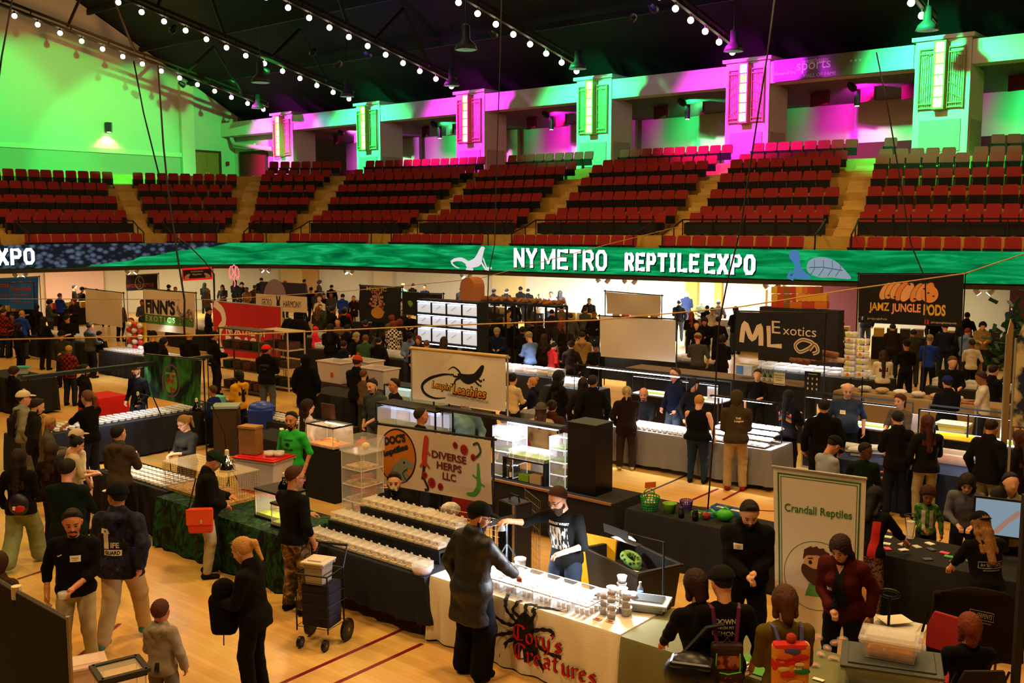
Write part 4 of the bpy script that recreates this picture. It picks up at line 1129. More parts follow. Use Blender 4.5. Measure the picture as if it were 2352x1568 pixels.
def decal(t,g,name,m,cx,cz,side='back',off=.006,shell=None,maxlen=.03):
    """wraps a flat 2D shape (metres, centred) onto the figure's clothing"""
    d=FIG[t['label']][1];me=d[shell or 'shirt'];key=id(me)
    bvh=BVHTree.FromPolygons([v.co for v in me.vertices],[tuple(p.vertices)for p in me.polygons])
    sgn=-1 if side=='back' else 1
    def S(u,v,f):
        x=(cx+u)*(1 if side=='back' else-1);z=cz+v
        if side in('left','right'):
            q=1 if side=='right' else-1
            h=bvh.ray_cast(Vector((q*1.0,(u+cx)*q,z)),Vector((-q,0,0)))
        else:h=bvh.ray_cast(Vector((x,sgn*1.0,z)),Vector((0,-sgn,0)))
        if h[0]is None:return Vector((x,sgn*.15,z))
        return h[0]+h[1]*off*1.0
    o=g.build(name,m,S,0,t,maxlen);
    par=FIG[t['label']][2]
    if shell is None and par is not None:o.parent=par
    return o
def name_tag(t,cx=.07,cz=1.27,side='front',w=.085,h=.05):
    g=G2().rect(-w/2,-h/2,w/2,h/2);o=decal(t,g,'name_tag',mat('#f0e6cf',.7),cx,cz,side,.008)
    g=G2().rect(-w*.3,.004,w*.3,.010).rect(-w*.2,-.014,w*.2,-.009);decal(t,g,'tag_lines',mat('#9a8a6a',.8),cx,cz,side,.010)
# ================================================================== BOOTH HELPERS
def wrow(px,py,z=0.0):
    p=gp(px,py,z);return p.x*E1.x+p.y*E1.y,p.x*E2.x+p.y*E2.y
def pa(px,py,b):return plane_pt(px,py,ab(0,b),Vector((E2.x,E2.y,0)))
leg_m=mat('#3a3a3c',.4,.6);ttop=mat('#b9b2a4',.6)
def table(a0,a1,b0,b1,z,where,cloth_label,cloth_m,drop=.70,sides='fblr',name='tablecloth',thick=.03,legs=True):
    """folding table in arena axes with a draped cloth"""
    cx,cy=(a0+a1)/2,(b0+b1)/2;w,d=a1-a0,b1-b0;c=ab(cx,cy)
    BLK.append((a0,a1,b0,b1));t=thing('folding_table','folding table '+where,'table',c,AYAW)
    MB().box((0,0,z-.02),(w-.04,d-.04,.035)).build('tabletop',ttop,t)
    if legs:
        for sx in(-1,1):
            for sy in(-1,1):MB().tube([(sx*(w/2-.15),sy*(d/2-.1),z-.04),(sx*(w/2-.15),sy*(d/2-.1),0)],.014,6).build('leg',leg_m,t)
    mb=MB();n=[]
    W2,D2=w/2+.01,d/2+.01;per=[]
    def seg(p,q,k):
        L=math.hypot(q[0]-p[0],q[1]-p[1]);m=max(2,int(L/.05))
        for i in range(m):per.append((p[0]+(q[0]-p[0])*i/m,p[1]+(q[1]-p[1])*i/m,k,L*i/m,L))
    seg((-W2,-D2),(W2,-D2),'f');seg((W2,-D2),(W2,D2),'r');seg((W2,D2),(-W2,D2),'b');seg((-W2,D2),(-W2,-D2),'l')
    nrm={'f':(0,-1),'r':(1,0),'b':(0,1),'l':(-1,0)};N=len(per);vs=[];ph=random.random()*6
    for lev,zz in((0,z+.008),(1,z-.02),(2,z-.3),(3,z-drop)):
        for x,y,k,u,L in per:
            o=0 if lev==0 else .012 if lev==1 else(.018+.022*(lev-1)*(.5+.5*math.sin(u*17+ph+math.sin(u*5)*1.5)))
            e=min(u,L-u);nx,ny=nrm[k]
            if lev>1 and e<.06:o+=.02*(lev-1)
            zq=zz if(k in sides or lev<2)else z-.06
            vs.append((x+nx*o,y+ny*o,max(.015,zq+(.012*math.sin(u*3+ph)if lev==3 else 0))))
    fs=[]
    for lev in range(3):
        for i in range(N):fs.append((lev*N+i,(lev+1)*N+i,(lev+1)*N+(i+1)%N,lev*N+(i+1)%N))
    fs.append(tuple(range(N)));mb.add(vs,fs)
    o=mb.build(name,cloth_m,None,True,loc=c,rz=AYAW)
    ea=o.modifiers.new('edge','EDGE_SPLIT');ea.split_angle=.9
    tag(o,cloth_label,'tablecloth');return t,o
def banner(lab,b,TL,TR,BL,BR,m,name='banner',poles=True,border=None,polec='#141414',cat='banner',wave=.02,down=0.0,holder=True):
    n=Vector((E2.x,E2.y,0));p0=ab(0,b)
    C=[plane_pt(*q,p0,n)for q in(TL,TR,BR,BL)]
    base=Vector((C[3].x,C[3].y,0));W=((C[1]-C[0]).length+(C[2]-C[3]).length)/2;Hh=((C[0]-C[3]).length+(C[1]-C[2]).length)/2
    t=thing(name,lab,cat,base,0)
    ph=random.random()*6
    def S(u,v,f):     # u in 0..W, v in 0..H
        x,y=u/W,v/Hh;p=C[3]*(1-x)*(1-y)+C[2]*x*(1-y)+C[0]*(1-x)*y+C[1]*x*y
        wv=wave*math.sin(3.1*x*2+ph)*math.sin(PI*min(1,max(0,y)))+wave*.6*math.sin(7*x+2*y+ph)
        return p-n*(wv+f)-base
    g=G2();nx,ny=14,8
    for i in range(nx):
        for j in range(ny):g.rect(W*i/nx,Hh*j/ny,W*(i+1)/nx,Hh*(j+1)/ny)
    sheet=g.build('banner_sheet',m,S,0,t)
    sd=sheet.modifiers.new('thick','SOLIDIFY');sd.thickness=.006;sd.offset=0
    if border:
        g=G2();q,cc=border;g.rect(0,0,W,q).rect(0,Hh-q,W,Hh).rect(0,0,q,Hh).rect(W-q,0,W,Hh);g.build('border',mat(cc,.8),S,.007,t,.25)
    if poles:
        pm=mat(polec,.4,.3)
        for x,nm in((-.03,'pole'),(W+.03,'pole')):
            top=S(x,Hh,-.02);MB().tube([top+Vector((0,0,.06)),Vector((top.x,top.y,0.0 if down==0 else down))],.016,6).build(nm,pm,t)
        MB().tube([S(-.08,Hh+.02,-.02),S(W+.08,Hh+.02,-.02)],.018,6).build('crossbar',pm,t)
    return t,S,W,Hh
def txt(t,S,s,x,y,w,h,c,off=.010,rot=0,ml=.25,emi=None,name='lettering',**kw):
    return G2().text(s,x,y,w,h,rot,**kw).build(name,mat(c,.7)if not emi else emis(c,emi),S,off,t,ml)
def shp(t,S,g,c,name,off=.010,ml=.25):return g.build(name,mat(c,.75)if isinstance(c,str)else c,S,off,t,ml)
clear=glass_mat((.95,.97,1),.16,.05);frosty=glass_mat((.9,.92,.95),.42,.35)
def clear_box(w,d,h,lip=None):
    """thin walled open box as mesh builder"""
    mb=MB();mb.box((0,0,.004),(w,d,.008))
    for s in(-1,1):mb.box((s*(w/2-.003),0,h/2),(.006,d,h));mb.box((0,s*(d/2-.003),h/2),(w,.006,h))
    return mb
def tub(lab,loc,rz,w,d,h,m,lid=None,lidm=None,group=None,fill=None,name='storage_tub',cat='tub',taper=.88,open_=False):
    t=thing(name,lab,cat,loc,rz,group);mb=MB();T=taper
    lo=[(-w/2*T,-d/2*T),(w/2*T,-d/2*T),(w/2*T,d/2*T),(-w/2*T,d/2*T)];hi=[(-w/2,-d/2),(w/2,-d/2),(w/2,d/2),(-w/2,d/2)]
    th=.93
    vs=[(x,y,0)for x,y in lo]+[(x,y,h)for x,y in hi]+[(x*th,y*th,h)for x,y in hi]+[(x*th,y*th,.02)for x,y in lo]
    fs=[(3,2,1,0)]+[(i,(i+1)%4,4+(i+1)%4,4+i)for i in range(4)]+[(4+i,4+(i+1)%4,8+(i+1)%4,8+i)for i in range(4)]+[(8+i,8+(i+1)%4,12+(i+1)%4,12+i)for i in range(4)]+[(12,13,14,15)]
    mb.add(vs,fs);mb.build('tub_body',m,t,bevel=.008)
    r=MB()
    for s in(-1,1):r.box((s*w/2,0,h-.015),(.03,d+.05,.03));r.box((0,s*d/2,h-.015),(w+.05,.03,.03))
    r.build('rim',m,t,bevel=.005)
    if lid:
        l=MB();l.box((0,0,h+.012),(w+.06,d+.06,.024));l.box((0,0,h+.03),(w-.06,d-.06,.02));l.build('lid',lidm,t,bevel=.008)
    if fill:
        f=MB();f.box((0,0,h*.28),(w*.84,d*.84,h*.5));f.build('contents',fill,t,bevel=.03)
    return t
# deli cup prototypes
cup_clear=glass_mat((1,1,1),.38,.15)
def make_cup(name='deli_cup',fillc='#4a2c18',r=.045,h=.07):
    t=thing(name,'','cup')
    MB().lathe([(r*.82,0),(r*.84,.004),(r,h)],n=12).build('cup_body',cup_clear,t,True)
    MB().lathe([(r*.8,.004),(r*.86,h*.4)],n=12).build('substrate',mat(fillc,.9),t)
    MB().lathe([(r*1.06,h),(r*1.06,h+.008),(r*.98,h+.010)],n=12).build('lid',glass_mat((1,1,1),.6,.2),t)
    return t
_cups={}
def cups(key,pts,lab,group,fillc='#4a2c18',r=.045,h=.07,name='deli_cup',nc=0):
    for i_,p in enumerate(pts):
        if key not in _cups:o=_cups[key]=make_cup(name,fillc,r,h);o.location=p
        else:o=dup(_cups[key],p,random.random()*6)
        o['label']=lab+(', %s column, %s row'%(nth(i_//nc),nth(i_%nc))if nc else '');o['group']=group
# ================================================================== FRONT ROW: CORY'S TABLE
CA0,CA1,CB0,CB1=-7.86,-5.27,7.93,8.72
white_cloth=mat('#e6dfd0',.9,bump=.15,scale=60,key='cl')
t_,cory_cloth=table(CA0,CA1,CB0,CB1,.75,'under the spider lettering cloth','cream tablecloth with a black spider and red gothic lettering',white_cloth,drop=.735)
def CS(u,v,f):  # u metres from the left front corner, v metres up from the floor; wraps over the top edge
    if v<=.745:
        return Vector((-(CA1-CA0)/2+u,-(CB1-CB0)/2-.052-f-(.0 if v<.6 else 0)-.0,v))if v<.70 else Vector((-(CA1-CA0)/2+u,-(CB1-CB0)/2-.052+.03*(v-.70)/.045-f,v))
    return Vector((-(CA1-CA0)/2+u,-(CB1-CB0)/2+(v-.758),.763+f))
def cs_px(px,py):
    """pixel on the cloth front -> (u,v)"""
    p=plane_pt(px,py,ab(0,CB0-.05),Vector((E2.x,E2.y,0)));a=p.x*E1.x+p.y*E1.y;return a-CA0,p.z
sp=G2();q=lambda*pts:[cs_px(*p)for p in pts]
cx_,cy_=cs_px(1205,1440)
sp.poly(bezc(q((1190,1418),(1205,1405),(1222,1420),(1228,1450),(1215,1468),(1190,1462),(1180,1440)),4))
sp.poly(bezc(q((1182,1470),(1210,1462),(1235,1480),(1232,1510),(1205,1520),(1183,1500)),4))
for L_ in(((1190,1430),(1168,1405),(1160,1385),(1152,1366),(1145,1350)),((1200,1420),(1180,1402),(1185,1385),(1184,1376)),((1208,1425),(1208,1405),(1204,1392),(1222,1388)),((1215,1432),(1228,1412),(1222,1400),(1245,1392),(1282,1391)),
           ((1185,1435),(1160,1430),(1130,1408)),((1185,1450),(1160,1455),(1132,1458)),((1188,1465),(1165,1475),(1150,1510)),((1220,1450),(1245,1445),(1270,1450),(1268,1462)),((1222,1465),(1240,1485),(1262,1500),(1290,1510)),((1215,1480),(1240,1520),(1256,1552))):
    P_=q(*L_);sp.line(bez(P_,6),[.052-.022*math.sin(i*.9)**2 for i in range(len(P_)*6-5)])
shp(cory_cloth,CS,sp,'#0c0b0a','spider_print',.006,.06)
# blackletter: broad nib strokes
BL_={
 'C':[[(.72,.92),(.35,.95),(.1,.75),(.08,.3),(.35,.02),(.75,.12)],[(.42,.9),(.38,.5),(.42,.1)],[(.72,.92),(.86,.78)]],
 'o':[[(.1,.5),(.1,.15),(.3,.0)],[(.1,.5),(.32,.62),(.5,.48)],[(.5,.5),(.5,.14),(.3,0)]],
 'r':[[(.08,.6),(.15,.5),(.15,.05),(.22,0)],[(.15,.5),(.4,.62),(.48,.5)]],
 'y':[[(.05,.62),(.12,.5),(.12,.12),(.3,.0),(.48,.12)],[(.48,.62),(.5,.1),(.42,-.2),(.15,-.32)]],
 "'":[[(.1,.95),(.2,.9),(.08,.7)]],
 's':[[(.48,.52),(.28,.62),(.08,.45),(.28,.33),(.5,.2),(.3,.0),(.06,.1)]],
 'e':[[(.48,.1),(.28,0),(.1,.15),(.1,.48),(.3,.62),(.48,.45),(.12,.28)]],
 'a':[[(.1,.52),(.3,.62),(.46,.5),(.46,.06),(.55,.0)],[(.46,.32),(.2,.32),(.08,.15),(.22,.0),(.46,.1)]],
 't':[[(.22,.85),(.2,.12),(.35,.0),(.45,.06)],[(.05,.6),(.42,.6)]],
 'u':[[(.06,.62),(.12,.5),(.12,.1),(.28,0),(.46,.12)],[(.46,.62),(.48,.06),(.58,0)]]}
def nib(pts,w,ang=.7):
    dx,dy=math.cos(ang)*w/2,math.sin(ang)*w/2;g=[]
    vs=[];fs=[]
    for i in range(len(pts)-1):
        (x0,y0),(x1,y1)=pts[i],pts[i+1];o=len(vs)
        for(x,y)in((x0,y0),(x1,y1)):
            for sx,sy in((-dx,-dy),(dx,dy)):vs.append((x+sx,y+sy))
        q_=[vs[o],vs[o+1],vs[o+3],vs[o+2]];ar=sum(q_[k][0]*q_[(k+1)%4][1]-q_[(k+1)%4][0]*q_[k][1]for k in range(4))
        fs.append((o,o+1,o+3,o+2)if ar>0 else(o+2,o+3,o+1,o))
        t2=w*.16                     # keep thin joins from vanishing
        d=Vector((x1-x0,y1-y0));d=d.normalized()if d.length else Vector((1,0));n=Vector((-d.y,d.x))*t2;o=len(vs)
        vs+=[(x0+n.x,y0+n.y),(x0-n.x,y0-n.y),(x1-n.x,y1-n.y),(x1+n.x,y1+n.y)];fs.append((o,o+1,o+2,o+3))
    return vs,fs
def gothic(word,x,y,size,slope,S,parent):
    for w_,m_,off,nm in((.24,mat('#160606',.8),.010,'letter_outline'),(.16,mat('#d8141c',.7),.014,'gothic_letter')):
        g=G2();cxx=0
        for ch in word:
            for st in BL_[ch]:g.raw(nib([(px_*size+x+cxx,py_*size+y+slope*cxx)for px_,py_ in st],w_*size))
            cxx+=size*(.92 if ch=='C' else .24 if ch=="'" else .52 if ch=='r' else .66)
        g.build(nm,m_,S,off,parent,.12)
x0_,y0_=cs_px(1180,1465);gothic("Cory's",x0_,y0_,.185,-.0,CS,cory_cloth)
x0_,y0_=cs_px(1182,1508);gothic("Creatures",x0_,y0_,.185,-.0,CS,cory_cloth)
# --- things on Cory's table
def CT(px,py,z=.76):return gp(px,py,z)
cl2=glass_mat((.93,.96,1),.22,.1)
bins=[(1185,1350),(1222,1362),(1262,1374),(1298,1386),(1335,1398),(1366,1410)]
bin0=None
for k in range(7):
    a=CA0+.62+k*.235;b=CB0+.34;p=ab(a,b,.765)
    if bin0 is None:
        bin0=thing('clear_bin','','bin',p,AYAW);clear_box(.215,.52,.13).build('bin_body',cl2,bin0)
        r_=MB();r_.box((0,-.26,.13),(.225,.012,.012));r_.box((0,.26,.13),(.225,.012,.012));r_.box((-.107,0,.13),(.012,.53,.012));r_.box((.107,0,.13),(.012,.53,.012));r_.build('rim',mat('#e8eef4',.3),bin0)
        o=bin0
    else:o=dup(bin0,p,AYAW)
    o['label']='clear plastic bin of cups on the cream spider table, number %s from the left'%['one','two','three','four','five','six','seven'][k];o['group']='clear bins on the cream table'
    cups('mini',[ab(a+dx,b+dy,.775)for dx in(-.062,0.0,.062)for dy in(-.2,-.12,-.04,.04,.12,.2)],'small spider cup in the %s clear bin from the left'%nth(k),'small cups in the clear bins','#6a4a34',.027,.06,'spider_cup',6)
stk=[(1388,1408,3),(1412,1385,2),(1430,1402,3),(1452,1395,2),(1404,1418,4),(1428,1372,3),(1380,1390,2),(1438,1412,3)]
pos=[]
for i,(x,y,n)in enumerate(stk):
    p=CT(x,y,.765)
    for k in range(n):pos.append((p+Vector((0,0,.083*k)),i,k))
for p,i,k in pos:cups('deli',[p],'round deli cup, %s stack from the left on the cream table, %s up'%(nth([7,2,4,6,1,3,0,5].index(i)),nth(k)),'stacked deli cups at the right end','#5a3a28',.052,.072)
for x,y,w in((1411,1405,'standing alone at the front'),(1440,1410,'second from the right at the front'),(1192,1296,'at the far left behind the bins')):
    o=dup(_cups['deli'],CT(x,y,.765));o['label']='lidded round deli tub on the cream table, '+w
    if 'group' in o:del o['group']
o=thing('tall_tub','tall white lidded tub standing at the back left corner of the cream table','tub',CT(1195,1310,.765));MB().lathe([(.055,0),(.065,.13)],n=16).build('tub_body',frosty,o,True);MB().lathe([(.07,.13),(.07,.15)],n=16).build('lid',mat('#f4f4f4',.5),o)
o=thing('black_jar','small dark jar with black lid beside the stacked deli cups','jar',CT(1371,1380,.765));MB().lathe([(.04,0),(.042,.06)],n=12).build('jar_body',mat('#5a3020',.3),o);MB().lathe([(.044,.06),(.044,.085)],n=12).build('lid',black,o)
o=thing('water_bottle','clear water bottle with blue label behind the stacked deli cups','bottle',CT(1470,1378,.765));MB().lathe([(.032,0),(.034,.02),(.032,.13),(.014,.17),(.012,.19)],n=12).build('bottle_body',clear,o,True);MB().lathe([(.034,.05),(.034,.10)],n=12).build('bottle_label',mat('#3a68c0',.5),o);MB().lathe([(.014,.19),(.014,.205)],n=10).build('cap',mat('#f0f0f0'),o)
for x,y,w in((1372,1421,'left'),(1402,1427,'right')):
    p=CT(x,y,.765);o=MB().box((0,0,0),(.09,.05,.003)).build('business_card',mat('#d8b8b0',.6),loc=p,rz=AYAW);tag(o,'small card lying near the front edge of the cream table, %s of two'%w,'card');MB().box((0,0,.002),(.05,.03,.002)).build('red_print',mat('#a03038'),o)
# LED panel lamps on stands
def led_stand(lab,base,zt,head_c,aim,w=.34):
    o=thing('led_panel_lamp',lab,'lamp',base);M=(Vector(aim)-Vector(head_c)).to_track_quat('-Z','Y').to_matrix()
    hc=Vector(head_c)-Vector(base)
    MB().tube([(0,0,0),(0,0,zt-base[2]),hc+Vector((0,0,.02))],.012,6).build('stand_pole',mat('#22262e',.4,.4),o)
    for k in range(3):
        a=k*2*PI/3+.4;MB().tube([(0,0,.25),(.16*math.cos(a),.16*math.sin(a),0)],.009,5).build('tripod_leg',mat('#3a4450',.4,.4),o)
    MB().box(hc,(w,.1,.02),M=M).build('lamp_head',black,o);MB().box(hc+M@Vector((0,0,-.012)),(w*.92,.08,.004),M=M).build('led_strip',emis('#ffffff',30),o)
    for s in(-1,1):MB().box(hc+M@Vector((0,s*.10,-.03)),(w,.1,.005),M=M@Matrix.Rotation(s*.7,3,'X')).build('barn_door',black,o)
    return o
pb=CT(1165,1295,.76);hc=pb+Vector((-.12,-.05,.56));led_stand('slim LED lamp on a silver tripod at the left of the spider table',pb,1.3,hc,hc+Vector((.3,-.35,-1)))
add_light('AREA',hc+Vector((.02,-.02,-.03)),(.93,.96,1),62,hc+Vector((.35,-.3,-1)),size=.3,size_y=.09,name='led_panel_beam')
pb=ab(CA1-.1,CB1+.08,.0);pb=gp(1490,1480,0);pb=ab(-5.35,8.86,0);hc=dp(1430,1226,10.5)
led_stand('double LED lamp with black barn doors at the right of the spider table',pb,hc.z,hc,hc+Vector((-.7,-.5,-1)),.4)
add_light('AREA',hc+Vector((-.02,-.02,-.04)),(.95,.97,1),85,hc+Vector((-.75,-.2,-1)),size=.38,size_y=.09,name='led_panel_beam')
# ================================================================== NAVY TABLE WITH TIERED REPTILE BOXES
navy=mat('#0f1626',.9,bump=.15,scale=60,key='cl')
table(-10.15,-7.90,7.84,8.95,.74,'under the navy cloth with the tiered boxes','dark navy tablecloth under three tiers of clear reptile boxes',navy,drop=.55)
box_sh=glass_mat((1,.97,.9),.2,.06)
def make_rbox():
    t=thing('reptile_box','','box');clear_box(.125,.21,.095).build('box_shell',box_sh,t);MB().box((0,0,.096),(.128,.214,.005)).build('lid',box_sh,t)
    mb=MB();mb.box((0,0,.018),(.112,.195,.016));mb.box((.02,.02,.04),(.05,.08,.02),.5);mb.box((-.02,-.05,.035),(.04,.05,.015),.2);mb.build('paper_bedding',mat('#e9dcbc',.9,var=.1),t)
    MB().box((0,-.03,.045),(.05,.06,.028),.4).build('hide',mat('#7a4a28',.9),t,bevel=.008)
    MB().box((0,.085,.115),(.035,.004,.022)).build('price_tag',mat('#f0ead8',.7),t);return t
rb=None
tiers=[(8.0,.755,-10.05,15,'front'),(8.38,.915,-10.0,14,'middle'),(8.72,1.07,-9.75,12,'top')]
for b,z,a0,n,nm in tiers[1:]:
    rr=thing('riser_shelf','black riser shelf carrying the %s tier of clear reptile boxes'%nm,'shelf',ab(a0+n*.142/2-.07,b,.755),AYAW)
    L_=n*.142+.04;MB().box((0,0,z-.775),(L_,.25,.03)).build('shelf_board',black,rr);MB().box((0,-.11,(z-.79)/2),(L_,.02,z-.79)).build('front_board',mat('#101722',.7),rr);MB().box((0,.11,(z-.79)/2),(L_,.02,z-.79)).build('back_board',black,rr)
for b,z,a0,n,nm in tiers:
    for k in range(n):
        p=ab(a0+k*.142,b,z+.004)
        if rb is None:rb=make_rbox();rb.location=p;rb.rotation_euler=(0,0,AYAW);o=rb
        else:o=dup(rb,p,AYAW)
        o['label']='clear reptile box, %s from the left on the %s tier of the navy table'%(nth(k),nm);o['group']='clear reptile boxes, %s tier of the navy table'%nm
def round_bowl(lab,p,r,h,fillc,lid=True):
    o=thing('round_bowl',lab,'bowl',p);MB().lathe([(r*.8,0),(r*.95,h*.4),(r,h),(r*.98,h),(r*.93,h*.4)],n=22).build('bowl_body',frosty,o,True);MB().lathe([(r*.78,.006),(r*.88,h*.45),(r*.3,h*.6)],n=16).build('contents',mat(fillc,.9,var=.3,vscale=20),o,True)
    if lid:MB().lathe([(r*1.03,h),(r*1.03,h+.006)],n=22).build('lid',clear,o)
    return o
round_bowl('round clear bowl of pink and brown worms at the right front of the navy table',gp(970,1315,.755),.125,.10,'#b5705a')
round_bowl('round lidded bowl on the top tier behind the reptile boxes',ab(-8.95,8.95,.755),.11,.34,'#d8c8a0')
# ================================================================== GREEN LEAF TABLE (left) with cage, lamps, terrariums
leaf=two_tone('#040b06','#1c5a26',5,'noise',.42,.72,.9,stretch=(1,1,.7),distort=2.5)
table(-13.35,-10.4,7.72,8.72,.75,'under the green leaf printed cloth','dark jungle leaf printed tablecloth in front of the wire cage and terrariums',leaf,drop=.735)
wire=mat('#b09a5c',.35,.8)
def wire_panel(mb,p0,u,v,nu,nv,r=.0022):
    p0,u,v=Vector(p0),Vector(u),Vector(v)
    for i in range(nu+1):mb.tube([p0+u*i/nu,p0+u*i/nu+v],r,4,False)
    for j in range(nv+1):mb.tube([p0+v*j/nv,p0+v*j/nv+u],r,4,False)
c=ab(-12.9,8.33,.76);cg=thing('wire_cage','long brass coloured wire cage with a dome lamp on the leaf print table','cage',c,AYAW)
for(p0,u,v,nu,nv,nm)in(((-.8,-.3,0),(1.6,0,0),(0,0,.42),40,14,'front_mesh'),((-.8,.3,0),(1.6,0,0),(0,0,.42),30,10,'back_mesh'),((-.8,-.3,0),(0,.6,0),(0,0,.42),14,12,'side_mesh'),((.8,-.3,0),(0,.6,0),(0,0,.42),14,12,'side_mesh')):
    mb=MB();wire_panel(mb,p0,u,v,nu,nv);mb.build(nm,wire,cg)
MB().box((0,0,.43),(1.62,.62,.012)).build('top_sheet',glass_mat((.8,.7,.45),.25,.3),cg);MB().box((0,0,.02),(1.6,.6,.04)).build('bedding',mat('#b8925c',.95,var=.3,vscale=12),cg)
def dome_lamp(lab,p,r,m,glow=None):
    o=thing('dome_lamp',lab,'heat lamp',p);MB().lathe([(r,0),(r*.97,.03),(r*.6,r*1.1),(r*.32,r*1.3),(r*.3,r*1.9)],n=18).build('shade',m,o,True);MB().lathe([(r*.28,r*1.9),(r*.26,r*2.5),(r*.1,r*2.6)],n=10).build('socket',mat('#d8ccb0',.5),o)
    if glow:MB().lathe([(r*.9,.012),(r*.9,.016)],n=16).build('bulb_glow',emis(glow,12),o)
    return o
steel=mat('#e0e0e4',.12,1.0);gblack=mat('#08080a',.12,.2)
dome_lamp('shiny aluminium dome lamp on top of the long wire cage',ab(-12.4,8.3,1.197),.12,steel)
c=ab(-11.1,9.3,.0)
def terrarium(lab,p,w,d,h,rz=AYAW,ground='#8aa028',glow=0,top=True):
    o=thing('glass_terrarium',lab,'terrarium',p,rz);clear_box(w,d,h).build('glass_walls',clear,o)
    fr=MB()
    for z in(.012,h-.006):
        for s in(-1,1):fr.box((s*w/2,0,z),(.018,d+.018,.026));fr.box((0,s*d/2,z),(w+.018,.018,.026))
    fr.build('black_frame',black,o)
    for sx in(-1,1):
        for sy in(-1,1):MB().box((sx*(w/2-.004),sy*(d/2-.004),h/2),(.01,.01,h)).build('corner_seam',mat('#d8d0b8',.5),o)
    if top:MB().box((0,0,h+.004),(w-.02,d-.02,.01)).build('mesh_top',mat('#2c2418',.6),o)
    MB().box((0,0,.04),(w*.94,d*.94,.05)).build('ground',mat(ground,.95,var=.35,vscale=14),o)
    MB().tube([(-w*.35,0,.08),(0,.02,h*.35),(w*.35,-.02,.12)],[.02,.015,.022],7).build('branch',mat('#d89a50',.8),o,True)
    if glow:MB().box((0,d*.3,h-.03),(w*.8,.03,.015)).build('light_tube',emis('#ffe0a8',glow),o)
    return o
terrarium('glass terrarium with black mesh top and green floor, larger one with a lamp on it',ab(-11.05,8.22,.765),.62,.38,.40)
terrarium('glass terrarium with black mesh top, smaller one at the right end of the leaf table',ab(-10.62,8.05,.765),.42,.30,.32,ground='#96a830')
dome_lamp('black dome heat lamp on the larger terrarium top',ab(-11.0,8.25,1.18),.085,gblack,'#ffe9c0');dome_lamp('black dome heat lamp on the smaller terrarium, partly behind the man in camouflage trousers',ab(-10.58,8.12,1.10),.075,gblack,'#ffe9c0')
add_light('AREA',ab(-10.95,8.2,1.1),(1,.8,.45),9,None,size=.3,name='terrarium_glow')
# acrylic tower
def acrylic_tower(lab,p,w,d,levels,lh,rz=AYAW,glow=0,stuff='#e8dcc0',m=None,green=False):
    o=thing('acrylic_tower',lab,'display case',p,rz);m=m or clear;em=mat('#efe6cf',.3)if not glow else mat('#ffffff',.3,emit='#dfe8ff',estr=.5)
    for k in range(levels):
        z=k*lh;mb=clear_box(w,d,lh);mb.v=[(x,y,zz+z)for x,y,zz in mb.v];mb.build('clear_tier',m,o)
        e=MB()
        for s in(-1,1):e.box((s*w/2,0,z),(.008,d,.010));e.box((0,s*d/2,z),(w,.008,.010))
        for sx in(-1,1):
            for sy in(-1,1):e.box((sx*w/2,sy*d/2,z+lh/2),(.008,.008,lh))
        e.build('edge_strips',em,o)
        MB().box((0,0,z+.02),(w*.85,d*.8,.03)).build('bedding',mat('#4f6a20' if green else stuff,.95,var=.5,vscale=18),o)
        if glow:MB().box((0,-d*.1,z+lh-.02),(w*.9,.03,.01)).build('led_strip',emis('#e6ecff',glow),o)
    MB().box((0,0,levels*lh),(w+.01,d+.01,.008)).build('lid',m,o)
    return o
acrylic_tower('tall clear acrylic tower of five tiers beside the green shirted man',ab(-10.75,9.45,.0)+Vector((0,0,.35)),.42,.42,5,.235,stuff='#caa878')
tb_=thing('side_table','low dark side table under the tall clear acrylic tower','table',ab(-10.75,9.45,0),AYAW);MB().box((0,0,.33),(.6,.6,.03)).build('tabletop',black,tb_)
for sx in(-1,1):
    for sy in(-1,1):MB().box((sx*.25,sy*.25,.16),(.04,.04,.32)).build('leg',black,tb_)
dk=thing('clear_lid_box','wide clear acrylic box capping the tall tower, with tan rock','display case',ab(-10.75,9.45,1.54),AYAW);clear_box(.46,.46,.2).build('box_shell',clear,dk);MB().sphere((.08,0,.07),.07,8,6,(1,.8,.8)).build('rock',mat('#e0c88c',.9),dk)
# red lidded tubs stacked
redp=mat('#c81c14',.35);lav=glass_mat((.86,.80,.86),.62,.3)
p=ab(-12.3,10.6,.0)
p=gp(640,1180,0);p=dp(610,1150,15.6);p.z=0
tub('clear storage tub with red lid and pink price label, lower of the stack',p+Vector((0,0,.02)),AYAW+.25,.78,.52,.52,lav,True,redp,fill=mat('#c9b9a8',.9,var=.5,vscale=9))
tub('clear storage tub with red lid, upper of the stack, paper bag on top',p+Vector((0,0,.60)),AYAW+.25,.78,.52,.50,lav,True,redp,fill=mat('#b8b0b0',.9,var=.5,vscale=9))
o=thing('paper_bag','tall brown paper bag with rolled top standing on the red lidded tub','bag',p+Vector((-.22,.05,1.145)),AYAW+.3);MB().box((0,0,.21),(.33,.20,.42)).build('bag_body',mat('#8a6030',.9,bump=.4,scale=9,var=.15),o,bevel=.01);MB().box((0,0,.435),(.34,.22,.035)).build('folded_rim',mat('#a07840',.9),o)
for k,(dx,c_,w)in enumerate(((.12,'#e6dcc4','left'),(.26,'#efe0c0','right'))):
    o=round_bowl('clear takeaway tub with pale bedding on the red lid, %s one'%w,p+Vector((dx,-.12,1.145)),.09,.07,c_)
